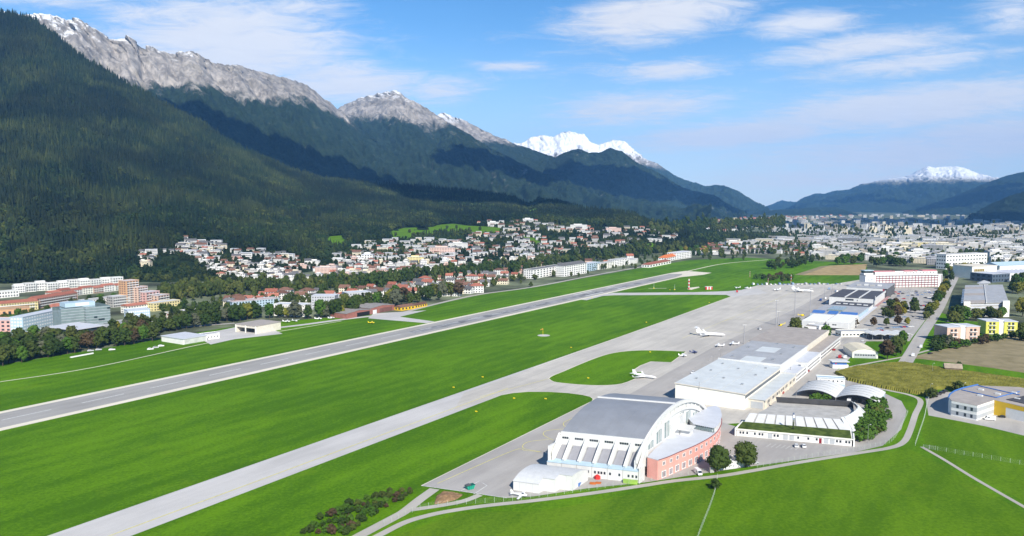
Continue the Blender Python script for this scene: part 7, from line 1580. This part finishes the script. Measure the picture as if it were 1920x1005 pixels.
for i, (u, v, vt) in enumerate(((1395, 645, 608), (1455, 610, 562), (1459, 610, 583), (1490, 592, 540), (1519, 585, 540), (1546, 566, 531), (1560, 558, 532))):
    x_, y_ = at(u, v); mast(('nearest floodlight mast beside the middle hangar', 'taller of two masts beyond the hangar row', 'shorter of two masts beyond the hangar row', 'floodlight mast behind the dense dark tree', 'floodlight mast before the far airliner nose', 'mast left of the dark roofed hall', 'farthest mast at the apron end')[i], (x_, y_), (v - vt) / FPX * y_ * 1.0)
def lamp(label, base, h, a):
    t = thing('street_lamp', label, 'street lamp', base, a); mb = MB(); mb.tube((0, 0, 0), (0, 0, h), .12, .07, 6); part('pole', mb, STEEL, t)
    mb = MB(); mb.tube((0, 0, h), (1.3, 0, h + .15), .06, n=5); am_ = part('arm', mb, STEEL, t); mb = MB(); mb.box(1.1, 1.9, -.18, .18, h + .05, h + .22); part('lamp_head', mb, FRAME, am_)
for i, (u, v, h) in enumerate(((1627, 831, 10.5), (1744, 744, 9), (1806, 739, 8), (1748, 700, 8))): lamp(('street lamp on the bend right of the fire station', 'street lamp at the end of the maize field', 'street lamp behind the company building', 'street lamp beside the gravel path')[i], at(u, v), h, R(20))
for i, (u, v) in enumerate(((1276, 749), (1304, 729), (1333, 706), (1343, 686), (1357, 672))): lamp(('first', 'second', 'third', 'fourth', 'fifth')[i] + ' lamp from near along the apron side of the hangar row', at(u - 6, v), 8, R(200))
# windsock on its round pad
t = thing('windsock', 'orange striped windsock on a round gravel pad in the infield', 'windsock', at(1018, 629)); mb = MB(); mb.tube((0, 0, 0), (0, 0, 7), .18, .12, 6); part('pole', mb, YELP, t)
mb = MB(); mb.tube((0, 0, 6.8), (-2.6, 1.2, 5.6), .55, .3, 8); part('sock', mb, mat('orange fabric', (.75, .35, .08), .8), t)
pd = MB(); c0 = at(1019.5, 629); pd.add([(c0[0] + 6.5 * math.cos(i * math.pi / 10), c0[1] + 6.5 * math.sin(i * math.pi / 10), .07) for i in range(20)], [tuple(range(20))]); struct(link('windsock_pad', pd.mesh('windsock_pad', M_TAXI)))
def striped(label, base, h, r, name='striped_mast'):
    t = thing(name, label, 'mast', base); n_ = 6
    for i in range(n_): mb = MB(); mb.tube((0, 0, h * i / n_), (0, 0, h * (i + 1) / n_ - .02), r, r, 8); part('band', mb, REDP if i % 2 == 0 else WHITEM, t)
    mb = MB(); mb.tube((0, 0, h), (0, 0, h + 1.6), r * .25, n=5); part('beacon', mb, REDP, t); return t
striped('thick red and white radio mast on a pad beyond the link taxiway', at(1291.5, 542), 16, 1.2); striped('slim red and white mast left of the far hedge', at(1406, 520), 11, .35); striped('slim red and white mast before the far hedge', at(1440, 533), 10, .35); striped('slim red and white mast right of the far hedge', at(1483, 533), 16, .4)
o_, rz_, wd_ = frame_px((1323, 543), (1336, 543)); t = thing('striped_hut', 'low hut with vertical red and white stripes in the grass beyond the link taxiway', 'hut', o_, rz_)
for i in range(5): mb = MB(); mb.box(wd_ * i / 5, wd_ * (i + 1) / 5 - .02, 0, 5, 0, 4.4); part('stripe_panel', mb, REDP if i % 2 == 0 else WHITEM, t)
mb = MB(); mb.box(-.2, wd_ + .2, -.2, 5.2, 4.41, 4.7); part('roof', mb, WHITEM, t)
for i, (u, v) in enumerate(((850.6, 727.5), (893, 773), (1071, 652.5), (964, 748), (1110, 559), (1023, 749), (905, 708), (1212, 605), (1219, 661), (1103, 710), (1256, 544), (1330, 568))):
    t = thing('taxi_sign', 'small yellow taxiway sign on the grass', 'sign', at(u, v), R(-20), 'yellow taxiway signs'); mb = MB(); mb.box(-.75, .75, -.12, .12, .3, .95); part('panel', mb, YELP, t)
    mb = MB(); mb.box(-.7, -.6, -.05, .05, 0, .3); part('leg', mb, TYRE, t); mb = MB(); mb.box(.6, .7, -.05, .05, 0, .3); part('leg', mb, TYRE, t)
for i, (u, v) in enumerate(((1226, 541), (1265, 543.5))):
    t = thing('antenna', ('left', 'right')[i] + ' slim white landing aid antenna beyond the runway', 'antenna', at(u, v)); mb = MB(); mb.tube((0, 0, 0), (0, 0, 9), .25, .1, 5); part('pole', mb, WHITEM, t); mb = MB(); mb.box(-.9, .9, -.2, .2, 0, 1.2); part('base', mb, YELP, t)
# ================================================================== fences
FEN = mat('fence post', (0.50, 0.56, 0.48), .6, .08)
pm = MB(); pm.tube((0, 0, -.2), (0, 0, 2.4), .07, n=5); PM = pm.mesh('post', FEN)
def fence(label, px, step=4.2, h=2.4):
    line = smooth_line([at(*p) for p in px], 6); L = np.array(line); s = np.concatenate([[0], np.cumsum(np.linalg.norm(np.diff(L, axis=0), axis=1))])
    t = thing('wire_fence', label, 'fence', (float(L[0, 0]), float(L[0, 1]))); n_ = int(s[-1] / step); P2_ = []
    for i in range(n_ + 1):
        d = i * s[-1] / n_; x_ = float(np.interp(d, s, L[:, 0])) - float(L[0, 0]); y_ = float(np.interp(d, s, L[:, 1])) - float(L[0, 1]); P2_.append((x_, y_)); link('post', PM, t, (x_, y_, 0))
    wm = MB()
    for zq in (.3, .8, 1.3, 1.8, 2.3):
        for a, b in zip(P2_[:-1], P2_[1:]): wm.tube((a[0], a[1], zq), (b[0], b[1], zq), .012, n=3)
    part('wire', wm, FEN, t, stuff=True)
fence('long wire fence on pale posts along the service road before the arched hangar', [(720, 985), (790, 955), (860, 947), (940, 941), (1020, 932), (1100, 920), (1200, 906), (1280, 893), (1345, 884)])
fence('wire fence along the car park south of the fire station', [(1420, 877), (1500, 862), (1580, 848), (1640, 838), (1672, 828), (1690, 800), (1702, 775)])
fence('wire fence running down the meadow between two fields', [(1345, 897), (1340, 925), (1330, 955), (1318, 985), (1305, 1020)], 3.2)
fence('wire fence across the meadow at the right edge', [(1742, 842), (1800, 852), (1860, 862), (1930, 874)], 4.0)
fence('wire fence between the lane and the company yard', [(1716, 836), (1724, 812), (1733, 785), (1738, 760), (1742, 746)], 3.6)
t = thing('field_gate', 'grey tubular gate at the fork of the field path', 'gate', at(1731, 841), R(-28)); mb = MB()
for zq in (.4, 1.0, 1.6, 2.1): mb.tube((0, 0, zq), (6, 0, zq), .05, n=5)
part('rails', mb, STEEL, t, stuff=True)
for x_ in (0, 3, 6): mb = MB(); mb.tube((x_, 0, 0), (x_, 0, 2.4), .09, n=6); part('post', mb, STEEL, t)
# field rows of white wrapped bales / foil
for (a, b, lb) in (((132, 671), (175, 663), 'white foil covered strip on the grass at the left airfield edge'), ((1700, 684.5), (1744, 691), 'white foil covered strip beside the field barn')):
    p0, p1 = at(*a), at(*b); L_ = math.hypot(p1[0] - p0[0], p1[1] - p0[1]); t = thing('foil_strip', lb, 'foil tunnel', p0, math.atan2(p1[1] - p0[1], p1[0] - p0[0])); n_ = int(L_ / 3)
    for i in range(n_): mb = MB(); mb.xprism([(-.9, 0), (.9, 0), (.6, .8), (0, 1.1), (-.6, .8)], i * L_ / n_, (i + 1) * L_ / n_ - .15); part('foil_segment', mb, WHITEM, t)
# earth mound and maize field
def blob_sheet(name, poly, hfun, m, step, kind='structure'):
    W2 = [at(*p) for p in poly]; xs = [p[0] for p in W2]; ys = [p[1] for p in W2]; X = np.arange(min(xs), max(xs) + step, step); Y = np.arange(min(ys), max(ys) + step, step); idx = {}; V = []; F = []
    for i, x in enumerate(X):
        for j, y in enumerate(Y):
            if in_poly(x, y, W2): idx[(i, j)] = len(V); V.append((x, y, 0))
    inner = {k for k in idx if all((k[0] + a, k[1] + b) in idx for a in (-1, 0, 1) for b in (-1, 0, 1))}
    A = np.array(V); hh = hfun(A[:, 0], A[:, 1])
    V = [(v[0], v[1], float(h) if k in inner else .02) for (k, n_), v, h in zip(idx.items(), V, hh)]
    for (i, j) in idx:
        q = [(i, j), (i + 1, j), (i + 1, j + 1), (i, j + 1)]
        if all(k in idx for k in q): F.append(tuple(idx[k] for k in q))
    mb = MB(); mb.add(V, F); o = link(name, mb.mesh(name, m)); o['kind'] = kind; return o
M_CORN = mat('maize', (0.15, 0.15, 0.028), .9, .22, .12, .05, world=True, col2=(0.18, 0.17, 0.035))
blob_sheet('maize_field', [(1562, 700), (1600, 690), (1650, 684), (1695, 681.5), (1780, 694), (1920, 714), (1990, 724), (1990, 748), (1900, 735), (1800, 731), (1760, 731), (1741, 743), (1738, 744), (1700, 737), (1664, 731), (1620, 722), (1585, 713)], lambda x, y: 2.0 + .45 * RNG.random(len(x)) + .3 * fbm(x / 14, y / 14, 3), M_CORN, 1.0, 'stuff')
M_MOUND = mat('dry earth mound', (0.24, 0.15, 0.08), .95, .3, .5, world=True, bump=.8, bscale=2)
c1 = at(836, 935)
blob_sheet('earth_mound', [(812, 946), (815, 932), (830, 920), (852, 922), (872, 927), (858, 937), (835, 944)], lambda x, y: .3 + 2.0 * np.exp(-(((x - c1[0]) / 4.2) ** 2 + ((y - c1[1]) / 3.4) ** 2)) + .4 * fbm(x / 1.5, y / 1.5, 3), M_MOUND, .6, 'structure')
# ================================================================== drifting clouds high above (they shade parts of the ranges and the far city)
M_CLOUD = mat('cloud white', (0.85, 0.86, 0.88), 1.0, .03, .002, 0)
def cloud(name, spots, alt, seed):
    """flat heap cloud over several ground spots (x, y, z of the shaded place, half sizes)"""
    rg = np.random.default_rng(seed); mb = MB()
    for (x, y, z, rx, ry, n_) in spots:
        k = (alt - z) / math.tan(SUN_EL); cx, cy = x + math.sin(SUN_AZ) * k, y + math.cos(SUN_AZ) * k
        for i in range(n_):
            a = rg.random() * 6.28; q = rg.random() ** .6; px_, py_ = cx + math.cos(a) * rx * q, cy + math.sin(a) * ry * q; r = (160 + 260 * rg.random()) * (1.15 - .6 * q)
            nn_, rows = 10, 6; vs = []; fs = []
            for ii in range(1, rows):
                ph = math.pi * ii / rows
                for jj in range(nn_): aa = 2 * math.pi * jj / nn_; rr = r * (.75 + .5 * rg.random()); vs.append((px_ + rr * math.sin(ph) * math.cos(aa), py_ + rr * math.sin(ph) * math.sin(aa), alt + max(-60, rr * .55 * math.cos(ph))))
            o_2 = len(vs); vs += [(px_, py_, alt + r * .6), (px_, py_, alt - 60)]
            for ii in range(rows - 2):
                for jj in range(nn_): fs.append((ii * nn_ + jj, (ii + 1) * nn_ + jj, (ii + 1) * nn_ + (jj + 1) % nn_, ii * nn_ + (jj + 1) % nn_))
            for jj in range(nn_): fs += [(o_2, jj, (jj + 1) % nn_), (o_2 + 1, (rows - 2) * nn_ + (jj + 1) % nn_, (rows - 2) * nn_ + jj)]
            mb.add(vs, fs)
    return struct(link(name, mb.mesh(name, M_CLOUD, True)))
def sp(u, v, d, rx, ry, n_): p = atd(u, v, d); return (p[0], p[1], p[2], rx, ry, n_)
cloud('cloud', [sp(270, 165, 4600, 420, 300, 18), sp(360, 215, 4500, 520, 420, 26), sp(470, 255, 4500, 560, 500, 30), sp(590, 290, 4500, 560, 560, 32), sp(720, 325, 4500, 520, 520, 28), sp(840, 352, 4400, 520, 480, 24), sp(930, 372, 3500, 420, 300, 14)], 3400, 61)
cloud('cloud', [sp(930, 310, 7000, 500, 600, 18), sp(1050, 330, 7500, 900, 900, 34), sp(1170, 345, 8300, 1000, 900, 36), sp(1290, 370, 8500, 900, 700, 28)], 3600, 62)
cloud('cloud', [sp(1500, 418, 5300, 700, 900, 6), sp(1640, 414, 5900, 900, 1100, 7), sp(1780, 415, 5800, 900, 1100, 7), sp(1900, 418, 5600, 800, 1000, 5), sp(1420, 424, 4800, 500, 600, 4)], 3500, 63)
cloud('cloud', [sp(1560, 385, 13500, 1200, 900, 18), sp(1850, 372, 11000, 1500, 800, 26)], 3900, 64)
# ================================================================== tell look-alikes apart by their place
def project_u(o):
    p = o.matrix_basis.translation; y = p.y * math.cos(PITCH) - (p.z - CAM_H) * math.sin(PITCH); return p.x / max(y, 1)
from collections import defaultdict
same = defaultdict(list)
for o in COL.objects:
    if o.parent is None and o.get('label'): same[o['label']].append(o)
def nth(i): return str(i) + ('th' if 10 < i % 100 < 14 else {1: 'st', 2: 'nd', 3: 'rd'}.get(i % 10, 'th'))
for lb, os_ in same.items():
    if len(os_) > 1:
        for i, o in enumerate(sorted(os_, key=project_u)): o['label'] = lb + ', ' + nth(i + 1) + ' from left'
# ================================================================== valley air
hz = MB(); hz.box(-17000, 17000, -6000, 23000, -6, 2100)
hm = bpy.data.materials.new('valley air'); hm.use_nodes = True; ht = hm.node_tree; ht.nodes.clear()
pv = ht.nodes.new('ShaderNodeVolumePrincipled'); pv.inputs['Color'].default_value = (0.19, 0.49, 1.0, 1)
pv.inputs['Density'].default_value = 3.4e-5; pv.inputs['Anisotropy'].default_value = -0.15
ho = ht.nodes.new('ShaderNodeOutputMaterial'); ht.links.new(pv.outputs[0], ho.inputs['Volume'])
hob = link('haze', hz.mesh('haze', hm)); hob['kind'] = 'stuff'
